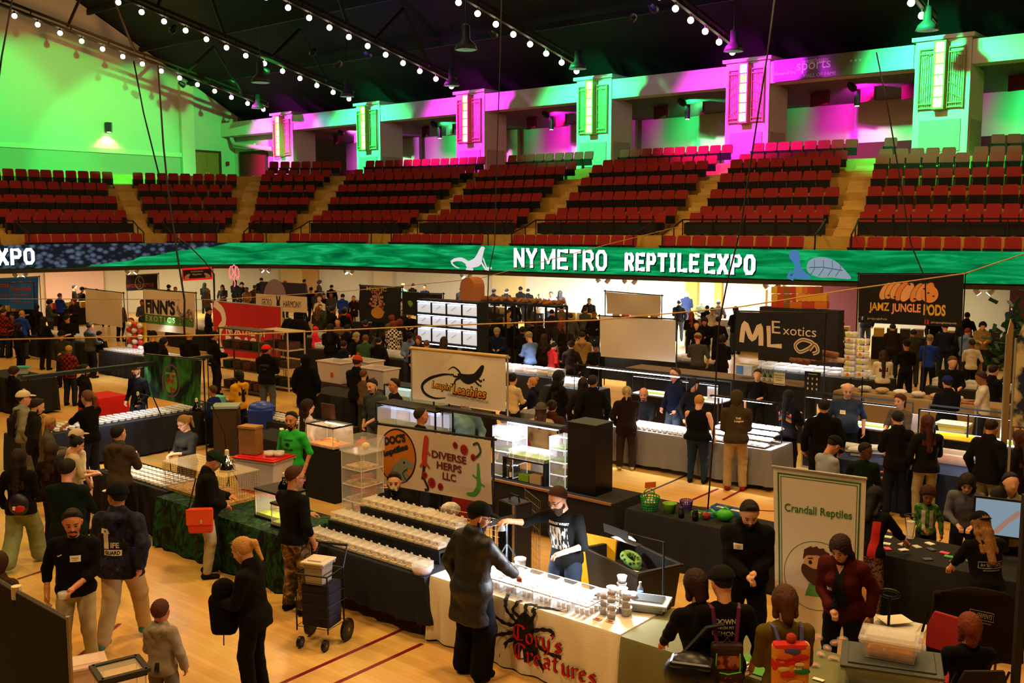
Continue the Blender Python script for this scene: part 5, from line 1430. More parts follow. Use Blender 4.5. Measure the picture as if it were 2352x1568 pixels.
for k,(dx,dy)in enumerate(((.0,.5),(.13,.5),(.05,.38))):
    o=thing('coffee_cup','black paper coffee cup with white lid behind the paper bag, %s'%['left','right','front one'][k],'cup',ab(-15.5+dx*1.5,11.4+dy*.4,.765));MB().lathe([(.03,0),(.042,.12)],n=12).build('cup_body',mat('#181410',.6),o,True);MB().lathe([(.045,.12),(.04,.135)],n=12).build('lid',mat('#f0e8d8',.5),o)
table(-16.2,-14.4,11.2,11.9,.75,'behind the red lidded tubs','black tablecloth behind the paper bag and coffee cups',mat('#0b0c0e',.9,key='q'),drop=.73)
# ================================================================== BACK ROW OF THE FIRST ISLAND
blk_cloth=mat('#0c0c0e',.92,bump=.1,scale=50,key='blk')
table(-11.3,-7.95,11.75,12.5,.75,'under the glowing acrylic display cases','black tablecloth under the glowing acrylic cases and the tall black cabinet',blk_cloth,drop=.6)
MBo=MB().box((0,-.395,.745),(3.3,.03,.035)).build('table_edge',mat('#8a6238',.5),loc=ab(-9.62,12.12),rz=AYAW);tag(MBo,'brown wooden front edge board of the glowing display table','board')
o=thing('black_cabinet','tall plain black pedestal box standing on the display table','cabinet',ab(-8.62,12.1,.76),AYAW);MB().box((0,0,.53),(.52,.45,1.06)).build('cabinet_body',mat('#08090b',.35),o,bevel=.006);MB().box((0,0,1.065),(.53,.46,.012)).build('top_board',mat('#22241c',.5),o)
acrylic_tower('glowing clear display tower left of the pole, four tiers of frogs',ab(-10.2,12.1,.76),.42,.36,4,.20,glow=5,green=True)
acrylic_tower('glowing clear display tower beside the tall black cabinet',ab(-9.1,12.1,.76),.30,.36,4,.195,glow=5,green=True)
o=thing('clear_case','low clear divided case bridging the two glowing towers','display case',ab(-9.65,12.0,1.12),AYAW);clear_box(.7,.34,.14).build('case_shell',clear,o);MB().box((0,0,.03),(.76,.3,.05)).build('moss',mat('#55601e',.95,var=.5,vscale=20),o);MB().box((0,0,.13),(.78,.02,.01)).build('led_strip',emis('#eef2ff',5),o)
for s in(-.26,0,.26):MB().box((s,0,.07),(.006,.34,.14)).build('divider',clear,o)
st_=thing('black_riser','low black shelf under the divided clear case, bottle and green box in it','shelf',ab(-9.72,12.05,.76),AYAW);MB().box((0,0,.34),(.84,.4,.025)).build('shelf_board',black,st_)
for s in(-1,1):MB().box((s*.41,0,.17),(.025,.4,.33)).build('side_board',black,st_)
o=thing('spray_bottle','small amber bottle under the black shelf between the towers','bottle',ab(-10.02,11.9,.762));MB().lathe([(.035,0),(.035,.15),(.015,.2),(.015,.24)],n=10).build('bottle_body',mat('#4a3424',.3),o,True);MB().box((0,-.036,.07),(.04,.004,.08)).build('bottle_label',mat('#e8e4d4'),o)
o=tag(MB().box((0,0,.05),(.2,.12,.1)).build('green_box',mat('#7fb41e',.6),loc=ab(-9.75,11.95,.762),rz=AYAW),'small green cardboard box under the black shelf','box')
o=tag(MB().box((0,0,.07),(.22,.16,.14)).build('tan_box',mat('#b5a07a',.8),loc=ab(-9.5,11.95,.762),rz=AYAW),'small tan cardboard box beside the green box','box')
add_light('AREA',ab(-9.7,11.9,1.57),(.88,.9,1),24,ab(-9.7,12.1,.8),size=1.2,size_y=.2,name='display_glow')
o=thing('gantry_bar','long dark lamp bar spanning over the glowing display cases','lamp bar',ab(-9.9,12.2,0),AYAW);MB().box((-.64,0,1.64),(2.7,.16,.05)).build('bar',mat('#2c2a30',.4),o)
for s in(-1.9,.62):MB().tube([(s,.0,.76),(s,0,1.62)],.014,6).build('upright',black,o)
MB().box((.1,-.02,1.60),(1.0,.05,.03)).build('led_strip',emis('#e8ecff',6),o)
# dark shelf unit at the left of the row (green striped frog tanks)
def shelf_tanks(lab,p,w,d,levels,lh,n,glow='#dfe4ff',gs=2.6,frame=black):
    blk(p,w,d);o=thing('tank_rack',lab,'rack',p,AYAW)
    for k in range(levels+1):MB().box((0,0,k*lh),(w,d,.03)).build('shelf_board',frame,o)
    for sx in(-1,1):
        for sy in(-1,1):MB().box((sx*(w/2-.01),sy*(d/2-.01),levels*lh/2),(.025,.025,levels*lh)).build('upright',frame,o)
    for k in range(levels):
        for i in range(n):
            x=-w/2+w*(i+.5)/n;tk=MB().box((x,0,k*lh+lh*.45),(w/n-.03,d-.06,lh*.72)).build('lit_tank',glass_mat((.92,.95,1),.45,.1),o)
            MB().box((x,d*.3,k*lh+lh*.45),(w/n-.05,.01,lh*.66)).build('tank_back',mat('#e8eef4',.6,emit=glow,estr=gs*.25),tk)
            MB().box((x,0,k*lh+lh*.16),(w/n-.06,d-.1,.04)).build('moss',mat('#5f7a2a',.9,var=.4),tk)
        MB().box((0,-d*.2,k*lh+lh-.04),(w-.05,.03,.015)).build('led_strip',emis(glow,7),o)
    return o
shelf_tanks('two tier rack of white lit tanks left of the lizard banner, man in front',ab(-12.5,12.2,.76),1.5,.45,2,.42,3)
table(-13.6,-11.45,11.8,12.5,.75,'under the rack of white lit tanks','black tablecloth under the rack of white lit tanks',blk_cloth,drop=.7)
# ---- basket table
table(-7.72,-4.6,11.75,12.5,.72,'under the toys and coloured baskets','black tablecloth under the coloured baskets and toys',blk_cloth,drop=.7)
def basket(lab,p,r,h,c_,handles=False,holes=True):
    o=thing('basket',lab,'basket',p);m_=mat(c_,.45)
    if holes:
        mb=MB()
        for z in(0,h*.2,h*.4,h*.6,h*.8,h):
            rr=r*(.75+.25*z/h);mb.tube([(rr*math.cos(q),rr*math.sin(q),z+.006)for q in np.linspace(0,2*PI,19)[:-1]],.008,4,closed=True)
        for k in range(18):
            q=2*PI*k/18;mb.tube([(r*.75*math.cos(q),r*.75*math.sin(q),0),(r*math.cos(q),r*math.sin(q),h)],.007,4)
        mb.add([(r*.75*math.cos(q),r*.75*math.sin(q),.004)for q in np.linspace(0,2*PI,19)[:-1]],[tuple(range(18))]);mb.build('lattice',m_,o)
    else:MB().lathe([(r*.75,0),(r,h),(r*1.08,h+.01),(r*.96,h),(r*.72,.01)],n=18).build('bucket_body',m_,o,True)
    if handles:
        for s in(-1,1):MB().tube([(r*math.cos(q)*.6,s*r*.8,h+.09*math.sin(q))for q in np.linspace(0,PI,9)],.008,5).build('handle',m_,o,True)
    MB().sphere((0,0,h*.55),r*.7,8,6,(1,1,.5)).build('contents',mat('#c9c4b0',.9,var=.4,vscale=20),o)
    return o
basket('green plastic lattice basket with two handles, an orange card stuck in it',gp(1493,1170,.73),.135,.19,'#0f8a3a',True)
MB().box((0,0,.36),(.17,.004,.085),.3).build('orange_card',mat('#e06a1a',.6),[o for o in SC.objects if o.name.startswith('basket')][0]);MB().tube([(0,0,.2),(0,0,.33)],.003,4).build('card_stick',mat('#eeeeee'),[o for o in SC.objects if o.name.startswith('basket')][0])
basket('lime green bucket right of the lattice basket',gp(1538,1177,.73),.095,.13,'#6fae1c',False,False);basket('purple lattice bucket of toys beside the lime bucket',gp(1576,1170,.73),.09,.13,'#5a2a90')
for(x,y,c_,w,r_)in((1655,1172,'#2f78c0','blue clear tray at the back of the basket table, left one',.11),(1690,1180,'#2f78c0','blue clear tray at the back of the basket table, right one',.12),(1603,1185,'#5a9a3a','small green tray of toys on the basket table',.08),(1632,1185,'#2a90b8','small turquoise tray beside the green tray',.08)):
    p=gp(x,y,.73);o=thing('plastic_tray',w,'tray',p,AYAW);clear_box(r_*2,r_*1.6,.07).build('tray_body',mat(c_,.3,alpha=.8),o);MB().box((0,0,.025),(r_*1.6,r_*1.2,.03)).build('contents',mat('#d8c8b0',.8,var=.5,vscale=20),o)
for(x,y,c_,w)in((1565,1188,'#20222a','dark glossy jar on the basket table'),(1597,1195,'#15161a','black glass jar near the front of the basket table'),(1622,1192,'#c83c30','red and white round toy ball on the basket table')):
    p=gp(x,y,.73);o=thing('toy_jar' if 'ball' not in w else 'toy_ball',w,'toy' if 'ball' in w else 'jar',p)
    if 'ball' in w:MB().sphere((0,0,.055),.055,12,8).build('ball',mat(c_,.5,var=.8,vscale=14),o,True)
    else:MB().lathe([(.04,0),(.045,.1),(.03,.13),(.034,.15)],n=12).build('jar_body',mat(c_,.15),o,True)
o=thing('watering_can','bright green plastic toy watering can shaped like a frog on the basket table','watering can',gp(1665,1196,.73),-.3)
MB().sphere((0,0,.085),.12,14,10,(1,.75,.7)).build('can_body',mat('#3fae2a',.4),o,True);MB().tube([(-.08,0,.13),(0,0,.19),(.09,0,.13)],.016,6).build('handle',mat('#3fae2a',.4),o,True);MB().tube([(-.1,0,.06),(-.19,0,.15)],[.03,.018],8).build('spout',mat('#3fae2a',.4),o,True)
# black storage trunk + yellow lid
o=thing('storage_crate','large open black plastic trunk behind the spider table with a green snake toy inside','trunk',ab(-5.7,10.15,.0),AYAW-.35)
tr=tub('x',(0,0,0),0,1.05,.62,.52,mat('#17130f',.45),name='tmp_trunk')
for c_ in kids(tr):c_.parent=o
bpy.data.objects.remove(tr);
o.location=dp(1450,1330,11.3);o.location.z=.42
MB().box((0,0,.30),(.85,.45,.04)).build('dark_contents',mat('#0c0b0a',.9),o)
MB().tube([(-.12+.1*math.cos(q),.08+.08*math.sin(q),.36+.10*math.sin(q*.5))for q in np.linspace(0,2.6*PI,22)],.045,8).build('snake_toy',two_tone('#0c2a14','#7fae5a',18,'voronoi',.2,.5),o,True)
MB().box((.2,-.1,.36),(.18,.12,.06),.4).build('small_carton',mat('#d8c0a0'),o)
st_=thing('trunk_stand','low folded stand beneath the open black trunk','stand',(o.location.x,o.location.y,0),AYAW-.35)
for sx in(-1,1):MB().box((sx*.38,0,.2),(.04,.5,.40)).build('leg',black,st_)
MB().box((0,0,.40),(.86,.5,.03)).build('top_board',black,st_)
o=thing('crate_cover','big yellow ribbed plastic lid leaning beside the man in the black band shirt','lid',dp(1362,1340,11.7),AYAW+.2);o.location.z=0
lid=MB();lid.box((0,0,.52),(.42,.035,1.0));lid.build('lid_panel',mat('#e0a40c',.4),o,bevel=.01)
rb_=MB()
for k in range(7):rb_.box((-.08+.16*(k%2),-.022,.15+k*.12),(.16,.015,.025),0,Matrix.Rotation(.5,3,'Y'))
rb_.build('ribs',mat('#e8b020',.4),o)
for c_ in kids(o):c_.rotation_euler=(-.12,.05,0)
# tall black speaker/suitcase and wire playpen
o=thing('black_suitcase','tall black upright suitcase with tan straps behind the leather coat man','suitcase',dp(1182,1260,12.6),AYAW-.2);o.location.z=0
MB().box((0,0,.62),(.36,.30,1.22)).build('case_body',mat('#0d0c0c',.4),o,bevel=.03);MB().box((.17,-.16,.62),(.025,.02,1.2)).build('tan_strap',mat('#7a5c34',.6),o);MB().tube([(-.1,0,1.23),(-.08,0,1.3),(.08,0,1.3),(.1,0,1.23)],.012,5).build('handle',black,o)
for z in(.3,.5,.8):MB().box((0,-.155,z),(.12,.005,.015)).build('latch',mat('#4a4a48',.3,.7),o)
pw_=mat('#a8946a',.3,.8)
for k,(x0,y0,x1,y1,z1,w)in enumerate(((1010,1230,1150,1262,.95,'behind the blue folding table'),(1205,1262,1240,1268,1.2,'right of the tall suitcase'))):
    P0,P1=dp(x0,y0,13.2),dp(x1,y1,12.6);d_=P1-P0;d_.z=0
    o=thing('wire_fence','grid wire playpen panel '+w,'fence',(P0.x,P0.y,0));mb=MB();L_=d_.length;wire_panel(mb,(0,0,.02),d_,(0,0,z1),int(L_/.06),12,.003);mb.build('wire_mesh',pw_,o);MB().tube([(0,0,0),(0,0,z1+.03)],.008,5).build('post',pw_,o)
# purple-blue folding table + red chairs inside booth
bl=mat('#3a3a78',.5)
for k,(px,py,s,w)in enumerate(((985,1200,.6,'left one with a radio handset'),(1060,1212,.5,'right one'))):
    p=gp(px,py,.72);o=thing('small_table','small indigo folding table behind the reptile boxes, '+w,'table',(p.x,p.y,0),AYAW);MB().box((0,0,.71),(s,s*.75,.025)).build('tabletop',bl,o)
    for sx in(-1,1):
        for sy in(-1,1):MB().tube([(sx*s*.42,sy*s*.32,.7),(sx*s*.42,sy*s*.32,0)],.012,5).build('leg',black,o)
o=tag(MB().box((0,0,.018),(.16,.06,.03)).build('radio_handset',black,loc=gp(962,1192,.73),rz=.4),'small black handset lying on the left indigo table','radio');o2=tag(MB().box((0,0,.018),(.15,.06,.03)).build('radio_handset',black,loc=gp(1020,1203,.73),rz=.9),'small black handset lying on the edge of the indigo table, right one','radio')
o=tag(MB().sphere((0,0,.1),.13,10,7,(1.1,.8,.8)).build('plush_bundle',mat('#c9c4bc',.9,var=.6,vscale=10),loc=gp(1035,1185,.72),smooth=True),'crumpled black and white cloth bundle behind the indigo table','cloth')
def chair(lab,p,rz,c1='#8c1210',c2='#101014',group=None):
    o=thing('folding_chair',lab,'chair',p,rz,group)
    MB().box((0,0,.45),(.44,.42,.05)).build('seat',mat(c1,.8),o,bevel=.015)
    mb=MB();vs=[]
    P_=[(-.2,.58),(-.22,.78),(-.17,.93),(.17,.93),(.22,.78),(.2,.58)]
    for y in(-.2,-.24):vs+=[(x,y-(z-.58)*.25,z)for x,z in P_]
    mb.add(vs,[(5,4,3,2,1,0),(6,7,8,9,10,11)]+[(i,(i+1)%6,(i+1)%6+6,i+6)for i in range(6)]);mb.build('backrest',mat(c1,.8),o,bevel=.01)
    for s in(-1,1):
        MB().tube([(s*.23,-.28,.9),(s*.23,.22,0)],.012,6).build('leg',mat(c2,.3,.5),o);MB().tube([(s*.21,.12,.45),(s*.21,-.25,0)],.012,6).build('leg',mat(c2,.3,.5),o)
    return o
# ================================================================== CRANDALL TABLE (front right)
olive=mat('#6f7048',.9,bump=.15,scale=60,key='ol')
table(-5.22,-2.5,7.9,8.85,.75,'under the olive cloth at the lower right','olive green tablecloth at the lower right beside the cream cloth',olive,drop=.735)
gr_tub=mat('#4a4f4c',.5)
p=gp(2030,1505,.765)
o=tub('large grey lidded storage tub at the right end of the olive table',(gp(2045,1560,.765)),AYAW+.35,.78,.50,.17,glass_mat((.5,.53,.52),.75,.3),True,mat('#3e4440',.5),name='storage_tub')
q_=o.location.copy()
o=tub('clear latch tub of orange pine bedding with purple latches on the grey lid',q_+Vector((0,.02,.215)),AYAW+.25,.46,.30,.17,glass_mat((.9,.88,.86),.3,.2),True,glass_mat((.9,.88,.86),.28,.2),fill=mat('#d88a40',.95,var=.4,vscale=25))
for s in(-1,1):MB().box((s*.24,0,.16),(.03,.1,.05)).build('purple_latch',mat('#7a2a78',.4),o)
for k,(x,y)in enumerate(((1880,1465),(1918,1478),(1900,1490),(1935,1470),(1885,1505),(1870,1530),(1915,1515))):
    p=gp(x,y,.765);o=thing('blister_pack','clear insect pack with orange insert on the olive table, %s'%['back left','middle of the back','centre','back right','left of centre','front left','front right'][k],'package',p,random.random()*3,'clear insect packs on the olive table');MB().sphere((0,0,.01),.06,10,6,(1,.7,.5)).build('clear_shell',clear,o,True);MB().box((0,0,.012),(.06,.025,.01)).build('orange_insert',mat('#d8601c',.6),o)
o=thing('green_mat','bright green paper mat on the olive table beside the backpack child','mat',gp(1745,1530,.768),AYAW);MB().box((0,0,0),(.45,.35,.006)).build('sheet',mat('#4f9a30',.8),o);MB().box((-.12,-.05,.006),(.18,.1,.004)).build('white_label',mat('#e8e8e0',.7),o)
o=tag(MB().box((0,0,.002),(.1,.045,.003)).build('business_card',mat('#e8e4d4',.6),loc=gp(1880,1560,.768),rz=AYAW),'white card on the olive table near the bottom edge','card')
# grey lidded tray on cream table right end
o=tub('grey lidded plastic tray at the right end of the cream table',gp(1492,1398,.765),AYAW+.35,.36,.26,.08,mat('#aab2b8',.4),True,mat('#c8ced4',.35),name='lidded_tray',cat='tray')
MB().box((0,0,.118),(.30,.2,.006)).build('dark_panel',mat('#3a4248',.3),o)
# roll up banner
t,S,W,Hh=banner('white roll up banner with green double border reading Crandall Reptiles',10.45,(1776,1072),(1990,1100),(1782,1510),(1972,1530),mat('#ddd0bc',.85,key='bn'),name='rollup_banner',poles=False,wave=.004)
MB().tube([S(-.01,Hh+.01,.01),S(W+.01,Hh+.01,.01)],.014,6).build('top_rail',mat('#b8b8b8',.3,.8),t);MB().box(S(W/2,-.03,0),(W+.04,.16,.08),AYAW).build('base_cassette',mat('#9a9a9a',.3,.8),t);MB().tube([S(W/2,0,-.1),S(W/2,Hh,-.03)],.01,5).build('support_rod',leg_m,t)
for i_,wd_ in((.05,.018),(.085,.008)):
    g=G2();g.rect(i_,Hh-i_-wd_,W-i_,Hh-i_).rect(i_,.05,i_+wd_,Hh-i_).rect(W-i_-wd_,.05,W-i_,Hh-i_);shp(t,S,g,'#2e6a2c','green_border',.006)
txt(t,S,'Crandall Reptiles',W*.5,Hh*.795,W*.74,Hh*.055,'#2e6a2c',bold=.012)
g=G2();g.line(ell(W*.5,Hh*.46,W*.385,W*.385,40),.006,closed=True);shp(t,S,g,'#5a6a3a','circle_line',.006)
hcx,hcy=W*.5,Hh*.50
g=G2();g.poly(bezc([(hcx-.15,hcy+.07),(hcx-.14,hcy-.05),(hcx,hcy-.12),(hcx+.14,hcy-.05),(hcx+.15,hcy+.07),(hcx+.1,hcy+.15),(hcx-.1,hcy+.15)],4));shp(t,S,g,'#d0a070','cartoon_face',.007)
g=G2();g.poly([(hcx-.165,hcy+.09),(hcx-.15,hcy+.2),(hcx-.07,hcy+.25),(hcx-.05,hcy+.235),(hcx+.0,hcy+.255),(hcx+.02,hcy+.23),(hcx+.08,hcy+.24),(hcx+.09,hcy+.21),(hcx+.14,hcy+.19),(hcx+.165,hcy+.08),(hcx+.13,hcy+.13),(hcx,hcy+.155),(hcx-.12,hcy+.14)])
g.poly(bezc([(hcx-.16,hcy+.04),(hcx-.18,hcy-.05),(hcx-.1,hcy-.15),(hcx,hcy-.2),(hcx+.1,hcy-.15),(hcx+.18,hcy-.05),(hcx+.16,hcy+.04),(hcx+.06,hcy+.0),(hcx,hcy-.005),(hcx-.06,hcy)],4));shp(t,S,g,'#4a2012','cartoon_hair_and_beard',.009)
g=G2()
for s in(-1,1):g.poly(ell(hcx+s*.075,hcy+.065,.021,.023,14));g.line([(hcx+s*.045,hcy+.115),(hcx+s*.105,hcy+.105)],.012)
shp(t,S,g,'#140c08','cartoon_eyes',.011)
g=G2();g.poly([(hcx-.14,hcy-.32),(hcx-.09,hcy-.18),(hcx+.09,hcy-.18),(hcx+.14,hcy-.32)]);shp(t,S,g,'#4f9a44','cartoon_shirt',.006)
o=tag(MB().lathe([(.072,0),(.072,.62),(.062,.62),(.062,.3)],n=18).build('cardboard_tube',mat('#a07038',.8),loc=gp(1990,1520,.0),smooth=True),'tall open cardboard tube standing right of the woman in the rust cardigan','tube');o.location=dp(1990,1420,10.0);o.location.z=.60-.2
tag(MB().box((0,0,.19),(.3,.3,.38)).build('carton',mat('#8a6a40',.9),loc=(o.location.x,o.location.y,0),rz=AYAW),'brown carton under the tall cardboard tube','box')
# luggage cart with tubs at right
p=dp(2060,1420,9.9);p.z=0
o=thing('luggage_trolley','black folding trolley with a long oval handle, clear tubs strapped on it','trolley',p,AYAW+.2);MB().tube([(-.05,-.22,.12),(-.05,-.22,1.02)],.014,6).build('handle_post',black,o);MB().tube([(-.05+.09*math.cos(q),-.22,1.07+.04*math.sin(q))for q in np.linspace(0,2*PI,15)[:-1]],.016,6,closed=True).build('handle',black,o);MB().box((0,0,.11),(.5,.5,.03)).build('platform',black,o)
for sx in(-1,1):
    for sy in(-1,1):MB().lathe([(.05,-.015),(.05,.015)],(sx*.22,sy*.22,.05),12,M=Matrix.Rotation(PI/2,3,'Y')).build('wheel',black,o)
o=tub('clear tub with smoky lid on the folding trolley, lower one',p+Vector((.02,.03,.14)),AYAW+.2,.50,.36,.26,glass_mat((.75,.7,.65),.6,.3),True,glass_mat((.8,.75,.68),.6,.3),fill=mat('#b8aa94',.9,var=.4));o=tub('clear domed tub with papers on top of the folding trolley',p+Vector((.02,.03,.45)),AYAW+.1,.48,.34,.18,glass_mat((.8,.78,.7),.55,.3),True,glass_mat((.85,.82,.75),.6,.3),fill=mat('#c9bca4',.9,var=.4))
o=tag(MB().box((0,0,.004),(.3,.22,.006)).build('paper_sheets',mat('#e8e0cc',.8),loc=p+Vector((0,.06,.70)),rz=.2),'white paper sheets lying on the domed tub of the trolley','paper')
# ================================================================== A+ table far right
table(-4.45,-2.6,12.0,12.95,.75,'under the black cloth beside the boy in the grey vest','black tablecloth with small flat packs beside the boy in the grey vest',blk_cloth,drop=.72)
random.seed(11)
for k in range(16):
    c_=random.choice(['#e8e4dc','#d84868','#50b060','#e8e4dc','#404858','#c8c0a8']);p=ab(-4.35+.085*k,12.1+random.random()*.7,.768)
    o=MB().box((0,0,0),(.11,.075,.012)).build('flat_pack',mat(c_,.4),loc=p,rz=random.random()*3);tag(o,'flat packet on the black table by the boy, %s from the left'%nth(k),'packet','small packets scattered by the boy')
o=thing('wire_stand','black wire cup stand on the table in front of the boy in the vest','stand',gp(2090,1235,.765));MB().tube([(.08*math.cos(q),.08*math.sin(q),.3)for q in np.linspace(0,2*PI,15)[:-1]],.006,5,closed=True).build('ring',black,o);MB().tube([(.08,0,.3),(.03,0,0)],.005,5).build('wire_leg',black,o);MB().tube([(-.08,0,.3),(-.03,0,0)],.005,5).build('wire_leg',black,o);MB().lathe([(.05,0),(.055,.22)],n=12).build('cup_stack',cup_clear,o)
o=thing('monitor','large screen on the black table at the right edge showing a lit hand','monitor',dp(2310,1190,11.8),-.5)
MB().box((0,0,0),(.72,.03,.48)).build('bezel',black,o);MB().box((.0,-.018,.0),(.67,.004,.43)).build('screen',two_tone('#9fb4c8','#c89a86',2.4,'noise',.45,.6,.3),o)
scr=[c for c in kids(o)if c.name.startswith('screen')][0];scr.material_slots[0].material=emis('#8ea4b4',.75);MB().tube([(-.1,-.024,-.18),(0,-.024,-.05),(.15,-.024,.1)],.03,6).build('hand_picture',emis('#b88874',.7),scr);MB().box((0,.05,-.3),(.1,.08,.25)).build('monitor_stand',black,o)
# draped chair with A+ jacket
o=chair('red folding chair beside the trolley with a strap over it',gp(2180,1540,0),2.3);o.location=dp(2150,1480,9.3);o.location.z=0
o=thing('draped_jacket','dark brown jacket with small white lettering hung over a chair at the lower right','jacket',dp(2240,1400,9.9),-.15);o.location.z=0
mb=MB();nx,nz=24,10;vs=[]
for j in range(nz+1):
    for i in range(nx+1):
        u=i/nx;v=j/nz;vs.append((-.42+.84*u+(.05*(1-v)if u>.5 else-.05*(1-v)),-.10+.03*math.sin(u*19)*(1-v)+.03*math.sin(u*7),.32+.78*v-(.12*(2*u-1)**2 if j==nz else 0)))
fs=[(j*(nx+1)+i,j*(nx+1)+i+1,(j+1)*(nx+1)+i+1,(j+1)*(nx+1)+i)for j in range(nz)for i in range(nx)]
mb.add(vs,fs);jk=mb.build('jacket_shell',cloth('#1c120c'),o,True);sd=jk.modifiers.new('thick','SOLIDIFY');sd.thickness=.03
for s in(-1,1):MB().tube([(s*.25,0,1.0),(s*.25,.1,0)],.014,5).build('chair_leg',leg_m,o)
MB().tube([(-.25,0,1.0),(.25,0,1.0)],.014,5).build('chair_rail',leg_m,o)
SJ=lambda u,v,f:Vector((u,-.155-f,v))
g=G2();g.line([(-.1,.90),(.13,.86),(.13,.77),(-.1,.81),(-.1,.90)],.006);g.text('A+ SERPENTS',.015,.835,.2,.05,-.17);g.build('lettering',mat('#a8a090',.8),SJ,.01,o)
g=G2();g.text('aplusserpents.com',.02,.76,.18,.025,-.17);g.build('small_lettering',mat('#a8a090',.8),SJ,.01,o)
# ================================================================== LEFT FOREGROUND PARTITION + empty picture-frame tank + case
o=thing('partition_screen','black folding partition panels with silver frame at the lower left corner','partition',(0,0,0))
P0=dp(-60,1300,7.2);P1=dp(38,1358,6.75);P2=dp(156,1422,6.3)
for A_,B_ in((P0,P1),(P1,P2)):
    mb=MB();mb.add([A_,B_,Vector((B_.x,B_.y,.05)),Vector((A_.x,A_.y,.05))],[(0,1,2,3)]);pn=mb.build('fabric_panel',mat('#10141a',.9,bump=.1),o);sd=pn.modifiers.new('thick','SOLIDIFY');sd.thickness=.02
    MB().tube([A_,B_],.018,6).build('top_rail',mat('#8a8680',.3,.8),o)
for q_ in(P1,P2):MB().tube([q_+Vector((0,0,.02)),Vector((q_.x,q_.y,0))],.016,6).build('post',mat('#8a8680',.3,.8),o)
MB().lathe([(.035,-.05),(.035,.04)],P1,10).build('connector',mat('#c9bc98',.5),o)
# wooden frame lid held low in front of the boy
c=gp(275,1535,.95)
o=thing('terrarium_lid','dark wooden framed glass lid in front of the small boy at the bottom left','lid',c,.62);o.rotation_euler=(0,0,.62)
mb=MB()
for s in(-1,1):mb.box((s*.19,0,0),(.05,.36,.035));mb.box((0,s*.165,0),(.38,.05,.035))
mb.build('frame',mat('#1c120a',.5),o,bevel=.004);MB().box((0,0,0),(.36,.3,.006)).build('glass',glass_mat((.7,.6,.45),.3,.1),o)
terrarium('glass terrarium with sandy floor under the wooden lid at the bottom left',Vector((c.x,c.y,c.z-.45)),.36,.30,.42,rz=.62,ground='#c9a070',top=False)
tb_=thing('low_table','low dark table under the terrarium at the bottom left','table',(c.x,c.y,0),.62);MB().box((0,0,.475),(.9,.6,.03)).build('tabletop',mat('#2a1c10',.6),tb_)
for sx in(-1,1):
    for sy in(-1,1):MB().box((sx*.4,sy*.26,.23),(.04,.04,.46)).build('leg',black,tb_)
o=tub('pink clear plastic box at the bottom left edge behind the partition',gp(195,1575,.49),.5,.34,.26,.22,glass_mat((.95,.7,.65),.45,.2),True,glass_mat((.95,.75,.7),.45,.2))
# shopping cart (two wheel folding)
o=thing('folding_cart','black wire folding shopping cart holding a lidded tub in front of the navy table','cart',(0,0,0),0)
base=gp(735,1455,.12);rz=AYAW+.35
o.location=(base.x,base.y,0);o.rotation_euler=(0,0,rz)
blw=mat('#0a0a0c',.4,.3)
mb=MB()
for z in(.25,.38,.51,.64,.77):mb.tube([(-.2,-.16,z),(.2,-.16,z),(.24,.2,z),(-.2,.2,z)],.004,4,closed=True)
mb.build('wire_basket',blw,o)
for x in(-.2,.2):
    MB().tube([(x,-.16,.2),(x,-.16,.86)],.010,6).build('upright',blw,o);MB().tube([(x,.2,.2),(x,.2,.86),(x*.9,.34,1.08)],.011,6).build('upright',blw,o)
MB().tube([(-.2,-.16,.86),(.2,-.16,.86),(.2,.2,.86),(-.2,.2,.86)],.011,6,closed=True).build('top_rim',blw,o);MB().tube([(-.18,.34,1.08),(.18,.34,1.08)],.018,6).build('handle',blw,o)
MB().box((0,.05,.48),(.36,.28,.5)).build('cloth_liner',mat('#161224',.9),o,bevel=.02)
for x,y,r_ in((-.24,.2,.13),(.24,.2,.13),(-.16,-.16,.065),(.16,-.16,.065)):
    w_=MB().lathe([(r_,-.018),(r_,.018)],(x,y,r_),20,M=Matrix.Rotation(PI/2,3,'Y')).build('wheel',blw,o);MB().lathe([(r_*.65,-.021),(r_*.65,.021)],(x,y,r_),12,M=Matrix.Rotation(PI/2,3,'Y')).build('hub',mat('#2e2e30',.5),w_);MB().lathe([(r_*.2,-.024),(r_*.2,.024)],(x,y,r_),8,M=Matrix.Rotation(PI/2,3,'Y')).build('axle_cap',mat('#8a8a8a',.3,.8),w_)
tub('grey lidded plastic bin standing in the black folding cart',Vector((base.x,base.y,.735)),rz,.24,.24,.24,mat('#9a948c',.5),True,mat('#c9c0ac',.5),name='lidded_bin',cat='bin')
o=tag(MB().box((0,0,.06),(.12,.09,.12)).build('small_carton',mat('#a06a30',.8),loc=gp(920,1425,0)),'small brown carton on the floor under the navy cloth','box')
# ================================================================== HANGING BANNERS
tanb=mat('#dccfbc',.9,key='tan',bump=.05)
